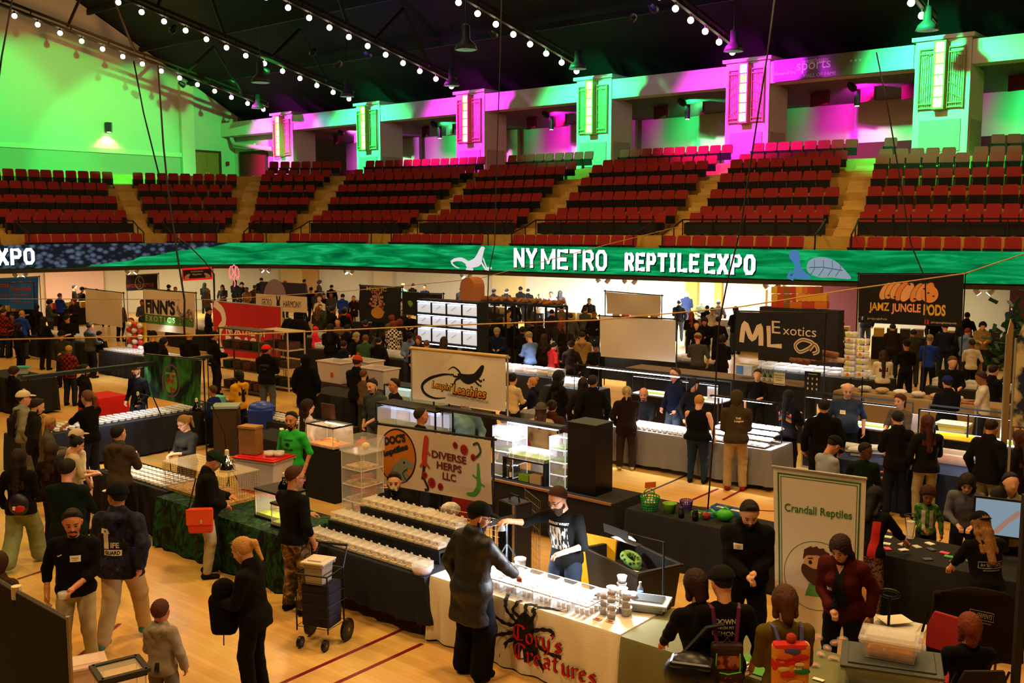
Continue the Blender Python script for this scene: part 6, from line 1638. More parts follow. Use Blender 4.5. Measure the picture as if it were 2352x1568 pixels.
# Leapin
t,S,W,Hh=banner('cream banner with a black leaping gecko reading Leapin Leachies',12.62,(945,803),(1161,823),(947,915),(1160,945),tanb,polec='#a8a49a')
MB().tube([S(-.03,Hh+.03,-.01),S(W+.02,Hh+.03,-.01)],.03,8).build('banner_tube',mat('#c8aa70',.6),t)
g=G2()
arc=[(W*(.47+-.0),Hh*.585),(W*.36,Hh*.57),(W*.2,Hh*.46),(W*.11,Hh*.3),(W*.14,Hh*.14),(W*.25,Hh*.07),(W*.38,Hh*.11)]
g.line(bez(arc,6),[.012+.05*math.sin(PI*i/36)**1 for i in range(37)]);shp(t,S,g,'#0e0c0c','swoosh',.006)
g=G2();gx=lambda a,b:(W*a,Hh*b)
g.poly(bezc([gx(.52,.62),gx(.56,.5),gx(.63,.44),gx(.7,.5),gx(.76,.62),gx(.79,.8),gx(.765,.83),gx(.73,.75),gx(.69,.66),gx(.62,.63)],4));g.line(bez([gx(.56,.58),gx(.53,.68),gx(.47,.74),gx(.415,.67)],6),[.05-.042*i/18 for i in range(19)])
for L_ in([gx(.55,.55),gx(.5,.5),gx(.48,.42)],[gx(.54,.56),gx(.48,.56),gx(.465,.6)],[gx(.72,.58),gx(.76,.52),gx(.775,.54)],[gx(.7,.52),gx(.735,.46),gx(.75,.44)]):g.line(L_,.035)
for cx_,cy_ in((.478,.41),(.463,.6),(.782,.55),(.752,.43)):
    for q_ in(-.5,0,.5):g.line([gx(cx_,cy_),(W*cx_+.04*math.cos(q_+(PI if cx_<.6 else .3)),Hh*cy_+.04*math.sin(q_+(PI+.5 if cx_<.6 else .3)))],.012)
shp(t,S,g,'#0e0c0c','gecko_print',.007,.1)
g=G2();g.text("Leapin'",W*.34,Hh*.32,W*.25,Hh*.2,-.02,bold=.075,shear=.15);g.text("Leachies",W*.64,Hh*.30,W*.36,Hh*.22,-.03,bold=.07,shear=.15);shp(t,S,g,'#1a0806','letter_outline',.008)
def yo(name,c1,c2,z0,z1):
    m=bpy.data.materials.new(name);m.use_nodes=True;N=m.node_tree.nodes;L=m.node_tree.links;tc=N.new('ShaderNodeTexCoord');sx=N.new('ShaderNodeSeparateXYZ');mr=N.new('ShaderNodeMapRange');r=N.new('ShaderNodeValToRGB')
    L.new(tc.outputs['Object'],sx.inputs[0]);L.new(sx.outputs[2],mr.inputs[0]);mr.inputs[1].default_value=z0;mr.inputs[2].default_value=z1;L.new(mr.outputs[0],r.inputs[0]);r.color_ramp.elements[0].color=(*lin(c1),1);r.color_ramp.elements[1].color=(*lin(c2),1);L.new(r.outputs[0],N['Principled BSDF'].inputs['Base Color']);return m
zc=S(W*.5,Hh*.3,0).z;g=G2();g.text("Leapin'",W*.34,Hh*.32,W*.24,Hh*.17,-.02,bold=.02,shear=.15);g.text("Leachies",W*.64,Hh*.30,W*.35,Hh*.18,-.03,bold=.02,shear=.15);shp(t,S,g,yo('flame_letters','#d8501c','#f0c820',zc-.1,zc+.1),'lettering',.012)
txt(t,S,'LOCALE SPECIFIC LEACHIANUS... AND CHAHOUA TOO!!',W*.62,Hh*.165,W*.44,Hh*.045,'#14100e',rot=-.05)
# Doc's + Diverse Herps
t,S,W,Hh=banner('cream banner with an orange lizard badge reading DOCS Reptiles and DIVERSE HERPS LLC',9.95,(868,976),(1127,1012),(866,1108),(1131,1158),mat('#dcc8b0',.9,key='tan2'),wave=.012)
g=G2();g.poly(ell(W*.19,Hh*.52,W*.175,Hh*.47,36));shp(t,S,g,'#1c0c06','badge_outline',.005)
g=G2();g.poly(ell(W*.19,Hh*.52,W*.165,Hh*.44,36));shp(t,S,g,'#c8741c','orange_badge',.008)
g=G2();g.text("DOC'S",W*.17,Hh*.80,W*.2,Hh*.15,.22,bold=.07);g.text("Reptiles",W*.17,Hh*.60,W*.26,Hh*.14,.32,bold=.07);shp(t,S,g,'#161c1e','lettering',.012)
g=G2();g.poly(bezc([gx(.0,0)]*0 or[(W*.13,Hh*.12),(W*.16,Hh*.32),(W*.2,Hh*.42),(W*.24,Hh*.5),(W*.3,Hh*.48),(W*.345,Hh*.42),(W*.33,Hh*.36),(W*.28,Hh*.33),(W*.3,Hh*.2),(W*.24,Hh*.08)],4));shp(t,S,g,'#7d8478','iguana_print',.011)
g=G2();g.poly(ell(W*.262,Hh*.435,.02,.02,10));g.line(bez([(W*.29,Hh*.33),(W*.25,Hh*.25),(W*.29,Hh*.12)],5),.014);shp(t,S,g,'#14140e','iguana_eye',.014)
g=G2();g.poly(bezc([(W*.44,Hh*.93),(W*.475,Hh*.9),(W*.47,Hh*.75),(W*.46,Hh*.6),(W*.45,Hh*.42),(W*.415,Hh*.5),(W*.42,Hh*.7)],4));g.line([(W*.45,Hh*.7),(W*.485,Hh*.62)],.04);g.line([(W*.43,Hh*.5),(W*.4,Hh*.4)],.04);g.line([(W*.45,Hh*.48),(W*.48,Hh*.4)],.035);shp(t,S,g,'#c43a1c','red_lizard_print',.01)
g=G2();g.line(bez([(W*.445,Hh*.55),(W*.43,Hh*.36),(W*.42,Hh*.2)],5),.05);g.line(bez([(W*.43,Hh*.22),(W*.47,Hh*.06),(W*.44,Hh*.03)],5),.04);shp(t,S,g,'#2a1a14','branch_print',.009)
for(x_,y_,r_)in((.44,.28,.05),(.5,.17,.075),(.575,.13,.055),(.71,.85,.05),(.785,.80,.075),(.86,.70,.05)):
    g=G2();g.poly(ell(W*x_,Hh*y_,r_,r_,14));shp(t,S,g,'#b82430','rose_print',.011)
    g=G2()
    for k in range(5):g.line(ell(W*x_+.4*r_*math.cos(k*1.26),Hh*y_+.4*r_*math.sin(k*1.26),r_*.3,r_*.3,8),.006,closed=True)
    shp(t,S,g,'#5a0c14','rose_petals',.014)
for i_,(s_,y_,w_,h_)in enumerate((('DIVERSE',.64,.3,.125),('HERPS',.475,.215,.125),('LLC',.315,.115,.125))):
    g=G2();g.text(s_,W*.65,Hh*y_,W*w_,Hh*h_,-.03,bold=.028);shp(t,S,g,'#2a1612','letter_outline',.010)
    g=G2();g.text(s_,W*.65,Hh*(y_),W*w_*.99,Hh*h_*.92,-.03,bold=.002);shp(t,S,g,'#8c2420','lettering',.013)
g=G2();g.line(bez([(W*.9,Hh*.62),(W*.9,Hh*.4),(W*.9,Hh*.25),(W*.86,Hh*.12),(W*.80,Hh*.1)],6),[.03+.05*math.sin(PI*i/24)for i in range(25)]);g.line([(W*.9,Hh*.36),(W*.85,Hh*.42)],.025);g.line([(W*.9,Hh*.32),(W*.95,Hh*.27)],.025);shp(t,S,g,'#4f9a34','green_lizard_print',.01)
g=G2();g.line(bez([(W*.86,Hh*.9),(W*.9,Hh*.93),(W*.92,Hh*.8),(W*.88,Hh*.7)],6),.035);shp(t,S,g,'#2c4a30','snake_print',.010)
# green jungle banner on the left
t,S,W,Hh=banner('dark green jungle painted banner with a purple oval crest',11.4,(333,815),(463,828),(333,908),(461,937),two_tone('#06140c','#2f7a2a',2.4,'noise',.4,.66,.9,stretch=(1,1,.45),distort=1.5),wave=.012)
g=G2();g.line(ell(W*.48,Hh*.47,W*.15,Hh*.36,30),.035,closed=True);shp(t,S,g,'#7a3a6a','oval_ring',.006);g=G2();g.poly(bezc([(W*.42,Hh*.2),(W*.38,Hh*.4),(W*.45,Hh*.6),(W*.52,Hh*.72),(W*.58,Hh*.5),(W*.56,Hh*.25)],4));shp(t,S,g,two_tone('#8a2c1c','#4f9a34',9,'noise',.42,.58),'crest_print',.006);txt(t,S,'JUNGLE HUT',W*.47,Hh*.63,W*.18,Hh*.06,'#d8c8a0')
# ML exotics
t,S,W,Hh=banner('black banner in white lettering reading ML Exotics with a coiled snake',20.0,(1691,716),(1893,722),(1689,803),(1889,828),mat('#17120f',.9,key='b'),wave=.03)
cr='#dcc4a0'
g=G2();g.line(bez([(W*.08,Hh*.22),(W*.11,Hh*.72),(W*.2,Hh*.32),(W*.28,Hh*.68),(W*.30,Hh*.18)],5),.11);g.line([(W*.38,Hh*.68),(W*.39,Hh*.2),(W*.54,Hh*.22)],.10);shp(t,S,g,cr,'large_lettering',.008)
txt(t,S,'E',W*.47,Hh*.66,W*.1,Hh*.3,cr);txt(t,S,'xotics',W*.74,Hh*.6,W*.38,Hh*.2,cr)
g=G2();g.line(bez([(W*.86,Hh*.2),(W*.9,Hh*.36),(W*.78,Hh*.42),(W*.7,Hh*.28),(W*.75,Hh*.14),(W*.84,Hh*.22),(W*.92,Hh*.34),(W*.955,Hh*.2),(W*.9,Hh*.13)],6),.075);shp(t,S,g,cr,'snake_print',.008)
g=G2();g.line(bez([(W*.86,Hh*.2),(W*.9,Hh*.36),(W*.78,Hh*.42),(W*.7,Hh*.28),(W*.75,Hh*.14),(W*.84,Hh*.22),(W*.92,Hh*.34),(W*.955,Hh*.2),(W*.9,Hh*.13)],6),.022);shp(t,S,g,'#6a5640','snake_pattern',.012)
# Jamz
t,S,W,Hh=banner('tall black banner with an orange isopod reading JamzJunglePods',26.0,(1974,630),(2214,630),(1972,740),(2210,752),mat('#100c0b',.9,key='b2'),wave=.02)
for k in range(8):
    x_=.27+k*.052;g=G2();g.poly(ell(W*x_+W*.04*(k>4),Hh*(.66+.02*math.sin(k)),W*.052,Hh*(.2+.02*(k in(3,4,5))),22,-.5+.0*k));shp(t,S,g,'#5a2a18','shell_outline',.006+k*.0016)
    g=G2();g.poly(ell(W*x_+W*.04*(k>4),Hh*(.66+.02*math.sin(k)),W*.047,Hh*(.185+.02*(k in(3,4,5))),22,-.5));shp(t,S,g,['#d8a070','#e09a58','#dba274','#d8824c','#e2a878','#dd9050','#e0a066','#dc8c50'][k],'isopod_segment',.007+k*.0016)
g=G2();g.poly(ell(W*.69,Hh*.62,W*.085,Hh*.17,22,-.4));shp(t,S,g,'#e09448','isopod_head',.022)
g=G2()
for x_,y_ in((.68,.64),(.73,.58),(.64,.72),(.5,.8),(.42,.83),(.3,.58),(.36,.55),(.55,.52)):g.poly(ell(W*x_,Hh*y_,.03,.02,10))
shp(t,S,g,'#1c0c08','spots',.025)
yl='#d8a81c';txt(t,S,'JAMZ',W*.21,Hh*.32,W*.2,Hh*.22,yl,bold=.025);txt(t,S,'JUNGLE',W*.47,Hh*.31,W*.28,Hh*.22,'#e09a70',bold=.035);txt(t,S,'PODS',W*.74,Hh*.31,W*.21,Hh*.22,yl,bold=.035)
txt(t,S,'JamzJunglePods',W*.19,Hh*.09,W*.2,Hh*.05,'#c8b8a0');txt(t,S,'jamzjungleisopods',W*.83,Hh*.07,W*.24,Hh*.05,'#c8b8a0')
g=G2().rect(W*.02,Hh*.05,W*.06,Hh*.14);shp(t,S,g,'#2a2470','blue_icon');txt(t,S,'f',W*.042,Hh*.09,W*.015,Hh*.07,'#ffffff',off=.014);g=G2().rect(W*.65,Hh*.03,W*.69,Hh*.12);shp(t,S,g,'#b81c24','red_icon')
# blank backs
banner('plain beige banner back at right of centre, the large one',20.0,(1379,727),(1552,735),(1380,818),(1552,832),mat('#cfc4b8',.9,key='bk'),wave=.03)
banner('plain grey beige banner back hanging higher behind the large one',24.5,(1391,670),(1518,680),(1393,720),(1515,727),mat('#b8ab9c',.9,key='bk'),wave=.03)
banner('plain cream banner back on the left between black poles',17.2,(197,664),(281,674),(199,740),(282,752),mat('#dccbb0',.9,key='bk'),wave=.02)
t,S,W,Hh=banner("cream banner with green stripe reading FINN'S EXOTICS and a banded gecko",17.0,(330,664),(448,674),(332,757),(449,769),mat('#dccab0',.9,key='bk'),wave=.02)
txt(t,S,"FINN'S",W*.33,Hh*.60,W*.58,Hh*.36,'#1c1a1c',bold=.05);g=G2().rect(0,Hh*.18,W*.97,Hh*.40);shp(t,S,g,'#3f7a2a','green_stripe');txt(t,S,'E X O T I C S',W*.33,Hh*.30,W*.58,Hh*.13,'#e0d0a8',off=.014)
g=G2();g.line(bez([(W*.66,Hh*.66),(W*.69,Hh*.5),(W*.75,Hh*.42),(W*.84,Hh*.45),(W*.88,Hh*.55),(W*.94,Hh*.5),(W*.93,Hh*.32)],5),[.09+.1*math.sin(PI*i/30)for i in range(31)]);g.line([(W*.72,Hh*.42),(W*.71,Hh*.2)],.05);g.line([(W*.9,Hh*.42),(W*.9,Hh*.2)],.05);shp(t,S,g,two_tone('#5a5048','#b89a80',14,'noise',.45,.55),'gecko_print',.016)
t,S,W,Hh=banner('red display wall with a white snake curve reading NORTHEAST BOAS',18.6,(489,692),(645,706),(493,815),(645,830),mat('#c01c20',.8,key='bk'),wave=.005,polec='#aaaaaa')
g=G2();g.line(bez([(W*.02,Hh*.97),(W*.14,Hh*.85),(W*.17,Hh*.65),(W*.1,Hh*.48),(W*.08,Hh*.25),(W*.14,Hh*.05)],6),.24);shp(t,S,g,'#e8dcd0','snake_curve');txt(t,S,'NORTHEAST',W*.5,Hh*.5,W*.6,Hh*.16,'#efe6da',bold=.02);txt(t,S,'BOAS',W*.42,Hh*.28,W*.46,Hh*.22,'#efe6da',bold=.05)
t,S,W,Hh=banner('white rounded display wall reading GECKO HARMONY',22.0,(588,674),(705,682),(588,712),(706,718),mat('#cfc0a8',.8,key='bk'),wave=.0,poles=False)
MB().tube([S(.2,0,0),S(.2,-1.5,0)],.02,5).build('support_leg',leg_m,t);MB().tube([S(W-.2,0,0),S(W-.2,-1.5,0)],.02,5).build('support_leg',leg_m,t)
txt(t,S,'GECKO',W*.22,Hh*.52,W*.2,Hh*.42,'#1c1a18');txt(t,S,'HARMONY',W*.72,Hh*.48,W*.34,Hh*.42,'#1c1a18');g=G2();g.poly(ell(W*.45,Hh*.42,.1,.16,12));g.poly(ell(W*.43,Hh*.75,.04,.16,10,.2));g.poly(ell(W*.475,Hh*.75,.04,.16,10,-.2));shp(t,S,g,'#14120f','animal_logo')
t,S,W,Hh=banner('dark purple rounded display wall with a lilac moon behind the gecko sign',25.0,(598,646),(703,651),(598,685),(703,689),mat('#2a2034',.8,key='bk'),wave=0,poles=False);g=G2();g.poly([(W*.33+.75*math.cos(q_),.05+.75*math.sin(q_))for q_ in np.linspace(0,PI,20)]);shp(t,S,g,'#8d7488','moon_print');MB().tube([S(.3,0,0),S(.3,-1.3,0)],.03,5).build('support_leg',leg_m,t);MB().tube([S(W-.3,0,0),S(W-.3,-1.3,0)],.03,5).build('support_leg',leg_m,t)
t,S,W,Hh=banner('wide blue banner with red lettering reading Boas and Balls at the left edge',18.0,(-30,642),(88,636),(-30,702),(88,700),mat('#1860b8',.8,key='bk'),wave=.02);txt(t,S,'Boas & Balls',W*.55,Hh*.78,W*.78,Hh*.2,'#b8402c',bold=.02);txt(t,S,'snakes and more',W*.4,Hh*.4,W*.6,Hh*.1,'#b8402c')
t,S,W,Hh=banner('smaller blue banner with red lettering hanging in front of the wide one',17.2,(20,652),(75,650),(22,708),(77,711),mat('#1c6ac4',.8,key='bk'),wave=.02);txt(t,S,'Clowns & Balls',W*.5,Hh*.8,W*.85,Hh*.18,'#b8402c',bold=.02);txt(t,S,'THE BALLPYTHON',W*.5,Hh*.55,W*.7,Hh*.08,'#b8402c');txt(t,S,'breeders at large',W*.5,Hh*.28,W*.8,Hh*.1,'#b8402c')
t,S,W,Hh=banner('black banner with a grey oval snake crest reading HYDRO REPTILE',26.0,(290,633),(362,629),(291,668),(363,664),mat('#1c1814',.9,key='bk'),wave=.02);txt(t,S,'HYDRO  REPTILE',W*.46,Hh*.32,W*.85,Hh*.24,'#b82c28',bold=.03);g=G2();g.line(ell(W*.42,Hh*.5,W*.13,Hh*.42,24),.06,closed=True);g.line(bez([(W*.42,Hh*.85),(W*.38,Hh*.65),(W*.46,Hh*.45),(W*.42,Hh*.15)],5),.06);shp(t,S,g,'#9a9a90','oval_crest')
t,S,W,Hh=banner('dark banner framed in red neon with cream reptiles reading Dragonstone Reptiles',26.0,(418,616),(487,612),(421,645),(488,641),mat('#2a120c',.9,key='bk'),wave=.0);g=G2().rect(0,0,W,.09).rect(0,Hh-.09,W,Hh).rect(0,0,.07,Hh).rect(W-.07,0,W,Hh);g.build('red_frame',emis('#d8281c',.9),S,.01,t);txt(t,S,'Dragonstone',W*.5,Hh*.68,W*.42,Hh*.17,'#d8c098',bold=.02);txt(t,S,'Reptiles',W*.5,Hh*.45,W*.3,Hh*.17,'#d8c098',bold=.02)
g=G2()
for s_ in(.16,.84):g.poly(ell(W*s_,Hh*.35,W*.11,Hh*.13,14,.3 if s_<.5 else-.3));g.poly(ell(W*s_,Hh*.2,W*.07,Hh*.08,12))
shp(t,S,g,'#c9a87c','reptile_prints')
# pink neon octopus / dragon
P_=plane_pt(538,640,ab(0,26.5),Vector((E2.x,E2.y,0)));o=thing('neon_sign','pink neon outline of a winged creature hanging under the balcony','neon sign',P_,AYAW)
NS=lambda pts:[(x,0,z)for x,z in bez(pts,5)]
nm=emis('#ff6a70',1.6)
for pts in(((-.33,.05),(-.36,.35),(-.2,.55),(-.05,.3),(-.15,.15)),((.33,.05),(.36,.35),(.2,.55),(.05,.3),(.15,.15)),((-.1,.55),(0,.62),(.1,.55),(.08,.2),(-.02,.0),(.05,-.2),(.0,-.35)),((-.35,.1),(-.28,.0),(-.25,.12),(-.18,.02)),((.35,.1),(.28,.0),(.25,.12),(.18,.02))):MB().tube(NS(pts),.025,5).build('neon_tube',nm,o)
MB().tube([(0,.02,-.35),(0,.02,-P_.z)],.02,5).build('stand',black,o)
# black fabric booth backs
t,S,W,Hh=banner('black cloth backdrop with a large pale flower print reading MYSTIC',24.0,(826,656),(921,661),(828,738),(922,742),mat('#100f14',.9,key='bk'),wave=.05);g=G2()
for k in range(40):
    q_=k*2.4;r_=.12+.010*k;g.poly(ell(W*.42+r_*math.cos(q_)*.8,Hh*.55+r_*math.sin(q_)*1.05,.07,.05,8,q_))
shp(t,S,g,two_tone('#b08a70','#a83a3c',5,'noise',.45,.62),'flower_print');txt(t,S,'MYSTIC',W*.42,Hh*.93,W*.52,Hh*.10,'#b8b03a',bold=.02);g=G2();g.poly(ell(W*.42,Hh*.26,.35,.2,16));shp(t,S,g,'#b8802c','gold_base',.014)
t,S,W,Hh=banner('black cloth backdrop with a small lime leaf logo',21.5,(926,672),(957,674),(928,722),(958,724),mat('#0a0b0a',.9,key='bk'),wave=.02);g=G2();g.poly(bezc([(W*.35,Hh*.45),(W*.3,Hh*.6),(W*.5,Hh*.66),(W*.75,Hh*.55),(W*.65,Hh*.42),(W*.5,Hh*.36)],4));shp(t,S,g,'#6aa02a','leaf_logo')
banner('plain black backdrop behind the white lit tank wall',22.5,(930,673),(1016,676),(932,720),(1016,722),mat('#0c0d0f',.9,key='bk'),wave=.02)
# ================================================================== SECOND ISLAND (b = 16.4)
greyc=mat('#77777c',.9,bump=.15,scale=50,key='gr')
table(-13.6,-7.75,16.4,17.3,.75,'under the long grey cloth at right of centre','long grey tablecloth at right of centre, brightly lit table of deli cups',greyc,drop=.66)
random.seed(5)
pts=[ab(-11.6+i*.115,16.5+j*.125,.765)for i in range(32)for j in range(3)]
cups('league',pts,'lidded cup on the long grey table','lidded cups in rows on the long grey table','#d8cfc4',.045,.05,'sample_cup',3)
o=thing('acrylic_sign','white card sign standing on the bright grey table','sign',gp(1486,952,.765),AYAW);MB().box((0,0,.14),(.15,.01,.26)).build('sign_card',mat('#f4f4f6',.5),o);MB().box((0,.02,.01),(.16,.08,.01)).build('sign_foot',clear,o)
o=thing('pump_bottle','clear hand sanitizer pump bottle beside the white card sign','bottle',gp(1504,955,.765));MB().lathe([(.03,0),(.032,.11),(.012,.14),(.012,.17)],n=10).build('bottle_body',frosty,o,True);MB().box((.015,0,.175),(.05,.015,.012)).build('pump',mat('#f0f0f0'),o)
# light box with lamp rail over right part
o=thing('lightbox_rack','white lit stepped rack of flat animal trays at the right end of the grey table','rack',ab(-8.5,16.85,.76),AYAW)
for k in range(4):
    MB().box((0,-.3+.2*k,.03+.07*k),(1.25,.2,.02)).build('lit_shelf',mat('#f0f0f4',.5),o)
    for i in range(7):MB().box((-.53+i*.177,-.3+.2*k,.055+.07*k),(.15,.15,.025)).build('flat_tray',glass_mat((1,1,1),.5,.2),o)
for s in(-1,1):MB().tube([(s*.62,.3,0),(s*.62,.3,.75),(s*.62,-.1,.8)],.012,5).build('lamp_arm',black,o)
MB().box((0,-.1,.8),(1.3,.08,.03)).build('lamp_bar',black,o);MB().box((0,-.1,.78),(1.2,.05,.008)).build('led_strip',emis('#ffffff',25),o)
add_light('AREA',ab(-8.5,16.7,1.52),(.93,.96,1),70,ab(-8.5,16.85,.8),size=1.2,size_y=.1,name='lamp_bar_beam')
add_light('AREA',ab(-10.9,16.7,1.75),(.95,.97,1),80,ab(-10.9,16.8,.8),size=1.8,size_y=.12,name='lamp_bar_beam')
o=thing('lamp_rail','thin black lamp rail bridging over the long grey table','lamp bar',ab(-10.9,16.95,.76),AYAW);MB().tube([(-1.6,0,0),(-1.6,0,1.08),(1.3,0,1.08),(1.3,0,0)],.012,5).build('rail',black,o);MB().box((-.1,-.1,1.06),(2.2,.04,.012)).build('led_strip',emis('#ffffff',16),o)
# blue cloth tables right
bluec=mat('#12244e',.9,bump=.15,scale=50,key='bl')
table(-7.0,-4.6,16.6,17.4,.75,'under the dark blue cloth, left one on the right side','dark blue tablecloth under food boxes in front of the man in the blue polo',bluec,drop=.72)
table(-4.5,-2.2,16.6,17.4,.75,'under the dark blue cloth, right one','dark blue tablecloth under the yellow lid and clear bin on the right',bluec,drop=.72)
o=tub('clear flat bin of orange chips on the right blue cloth',gp(2190,1062,.765),AYAW,.7,.45,.18,glass_mat((.95,.85,.75),.35,.15),False,fill=mat('#b87848',.9,var=.4,vscale=18))
o=tag(MB().box((0,0,.01),(.75,.5,.03)).build('yellow_tray_lid',mat('#d8b80c',.4),loc=gp(2195,1005,.98),rz=AYAW,bevel=.01),'yellow plastic lid laid over the black bin on the right','lid');tub('black bin under the yellow lid on the right blue cloth',gp(2195,1030,.765),AYAW,.7,.45,.18,mat('#14140f',.5),False)
o=tub('beige lidded box lying on the yellow lid',gp(2190,990,1.01)+Vector((0,0,.0)),AYAW,.5,.3,.14,mat('#a89c6c',.6),True,mat('#c9bd8c',.6));
for k,(x,y,w)in enumerate(((1950,1035,'left'),(1975,1045,'middle'),(2010,1040,'right'))):tub('white foam tray of samples on the left blue cloth, %s one'%w,gp(x,y,.765),AYAW+.2*k,.32,.22,.10,mat('#e0dcd0',.5),True,frosty)
o=thing('round_deli_bowl','large clear bowl standing on the left blue cloth','bowl',ab(-6.3,17.1,.765));MB().lathe([(.09,0),(.12,.12),(.125,.12)],n=16).build('bowl_body',frosty,o,True)
for k,(x,y,w)in enumerate(((2035,985,'left'),(2092,985,'right'))):
    p=pa(x,1000,17.2);p.z=.765;o=thing('glow_lamp','small bright desk lamp between the two customers, %s one'%w,'lamp',p);MB().lathe([(.05,0),(.05,.02)],n=10).build('base',black,o);MB().tube([(0,0,0),(0,0,.3)],.008,5).build('stem',black,o);MB().sphere((0,0,.33),.06,10,7).build('bulb',emis('#ffffff',12),o);
add_light('POINT',ab(-4.55,17.1,1.25),(1,.98,.92),14,size=.1,name='glow_lamp_light')
# black wall counter behind (ML exotics rear) : long black counter with racks
def counter(lab,a0,a1,b0,b1,z,m=blk_cloth):
    BLK.append((a0,a1,b0,b1));o=thing('counter',lab,'counter',ab((a0+a1)/2,(b0+b1)/2,0),AYAW);MB().box((0,0,z/2),(a1-a0,b1-b0,z)).build('counter_body',m,o);MB().box((0,0,z+.01),(a1-a0+.03,b1-b0+.03,.025)).build('worktop',mat('#6a563c',.6),o);return o
counter('tall black draped counter under the black banner with driftwood on it',-15.0+1.4,-9.0,20.6,21.3,1.25)
p=pa(1790,870,20.55);o=thing('notice_sheet','cream notice sheet with leaf border taped to the black counter','sign',p,AYAW);MB().box((0,0,0),(.26,.01,.28)).build('paper_sheet',mat('#c9bd90',.8),o);G2().rect(-.12,-.12,.12,-.10).rect(-.12,.08,.12,.09).rect(-.08,.02,.08,.03).rect(-.07,-.03,.07,-.02).build('printed_lines',mat('#4a5a30',.8),lambda u,v,f:Vector((u,-.012,v)),0,o)
p=pa(1866,880,20.5);o=thing('price_poster','black poster with nine small oval isopod pictures on the counter front','poster',p,AYAW);MB().box((0,0,0),(.36,.01,.5)).build('poster_sheet',mat('#0e0e0c',.8),o)
for i in range(3):
    for j in range(3):MB().sphere((-.1+.1*i,-.008,.1-.11*j),.028,8,6,(.7,.1,1)).build('isopod_picture',mat(['#b8a078','#9a8c70','#c8a040'][(i+j)%3],.8),o)
MB().box((0,-.008,.2),(.2,.004,.02)).build('title_line',mat('#8aa03a',.8),o)
random.seed(3)
for k in range(9):
    p=pa(1835+k*9+random.random()*4,842-random.random()*22-k*2,20.9);o=MB().lathe([(.06,-.3),(.065,0),(.055,.3)],n=9,M=Matrix.Rotation(PI/2,3,'X')@Matrix.Rotation(.5,3,'Y')).build('cork_round',mat(['#7a4a24','#8a5a30','#b89a80'][k%3],.95,bump=.6,scale=20,var=.4,vscale=10),loc=p,rz=random.random()-.5,smooth=True);tag(o,'hollow cork bark log on the black counter, %s from the left'%nth(k),'log','cork logs on the black counter')
o=tub('clear tub with a blue fish label on the black counter',pa(1715,852,20.9)-Vector((0,0,.08)),AYAW,.42,.3,.24,glass_mat((.85,.85,.8),.6,.3),False);MB().box((-.1,-.16,.12),(.16,.01,.2)).build('blue_label',mat('#4a78a8',.6),o)
for k in range(5):
    p=pa(1738+k*13,852,20.8);o=thing('air_plant','spiky pale potted plant on the black counter, %s from the left'%nth(k),'plant',Vector((p.x,p.y,1.275)),0,'pale plants on the black counter');MB().lathe([(.04,0),(.05,.07)],n=8).build('pot',mat('#c9c0a0',.8),o);mb=MB()
    for q_ in range(9):an=q_*.7;mb.tube([(0,0,.06),(.05*math.cos(an),.05*math.sin(an),.17),(.09*math.cos(an),.09*math.sin(an),.22+.02*(q_%3))],[.008,.006,.002],4)
    mb.build('leaves',mat('#9aac70',.8),o)
# cup columns (two hanging towers of tubs)
for(px,n_,w)in((1952,8,'left'),(1979,6,'right')):
    base=pa(px,870,22.0)
    o=thing('tub_display','tall column of hanging clear tubs with yellow stickers, %s one'%w,'display',Vector((base.x,base.y,0)),AYAW);top=pa(px,760 if w=='left' else 775,22.0).z;bot=pa(px,865,22).z
    MB().tube([(0,.05,0),(0,.05,top)],.015,5).build('pole',black,o)
    for k in range(n_):
        z=bot+(top-bot)*(k+.5)/n_;MB().lathe([(.13,-.06),(.15,.05)],(0,0,z),12).build('clear_tub',glass_mat((.95,.95,1),.6,.3),o,True);MB().lathe([(.04,-.002),(.04,.002)],(0,-.155,z),8,M=Matrix.Rotation(PI/2,3,'X')).build('sticker',mat('#c8d020' if k%3 else '#e07020',.6),o)
table(-9.0,-5.4,22.3,23.1,.95,'behind the clear tub columns','tan cloth table of bags and plants behind the clear tub columns',mat('#8a7450',.9),drop=.9)
for k in range(7):
    p=ab(-8.8+k*.4,22.6,.97);o=tag(MB().sphere((0,0,.07),.14,9,6,(1.2,.8,.5)).build('substrate_bag',mat(['#e8e4e0','#d8d0c8','#b89a70'][k%3],.5,var=.2,vscale=8),loc=p,smooth=True),'plastic bag of bedding on the tan cloth table, %s from the left'%nth(k),'bag','bedding bags on the tan table')
# lit flight-case racks in the second island back
def lit_case(lab,a0,a1,b,z0,h,sheets=True):
    BLK.append((a0,a1,b-.3,b+.3));w=a1-a0;o=thing('lit_display_case',lab,'display case',ab((a0+a1)/2,b,0),AYAW)
    MB().box((0,0,z0/2),(w,.6,z0)).build('black_body',mat('#0a0a0c',.4),o)
    e=MB()
    for s in(-1,1):e.box((s*w/2,-.3,z0/2),(.03,.03,z0))
    e.box((0,-.3,z0),(w+.03,.03,.03));e.box((0,-.3,.02),(w,.03,.03));e.build('metal_edges',mat('#a8a8a8',.25,.9),o)
    f=MB()
    for s in(-1,0,1):f.box((s*w/2,-.28,z0+h/2),(.025,.025,h));f.box((s*w/2,.28,z0+h/2),(.025,.025,h))
    for y in(-.28,.28):f.box((0,y,z0+h),(w,.03,.03))
    f.build('top_frame',black,o);MB().box((0,0,z0+.02),(w-.04,.54,.02)).build('lit_floor',mat('#e8ecf8',.5,emit='#dfe6ff',estr=.7),o);MB().box((0,-.24,z0+h-.02),(w-.05,.03,.012)).build('led_strip',emis('#e6ecff',10),o);MB().box((0,-.1,z0+.045),(w*.9,.16,.02)).build('green_cards',mat('#a8d84a',.6),o)
    return o
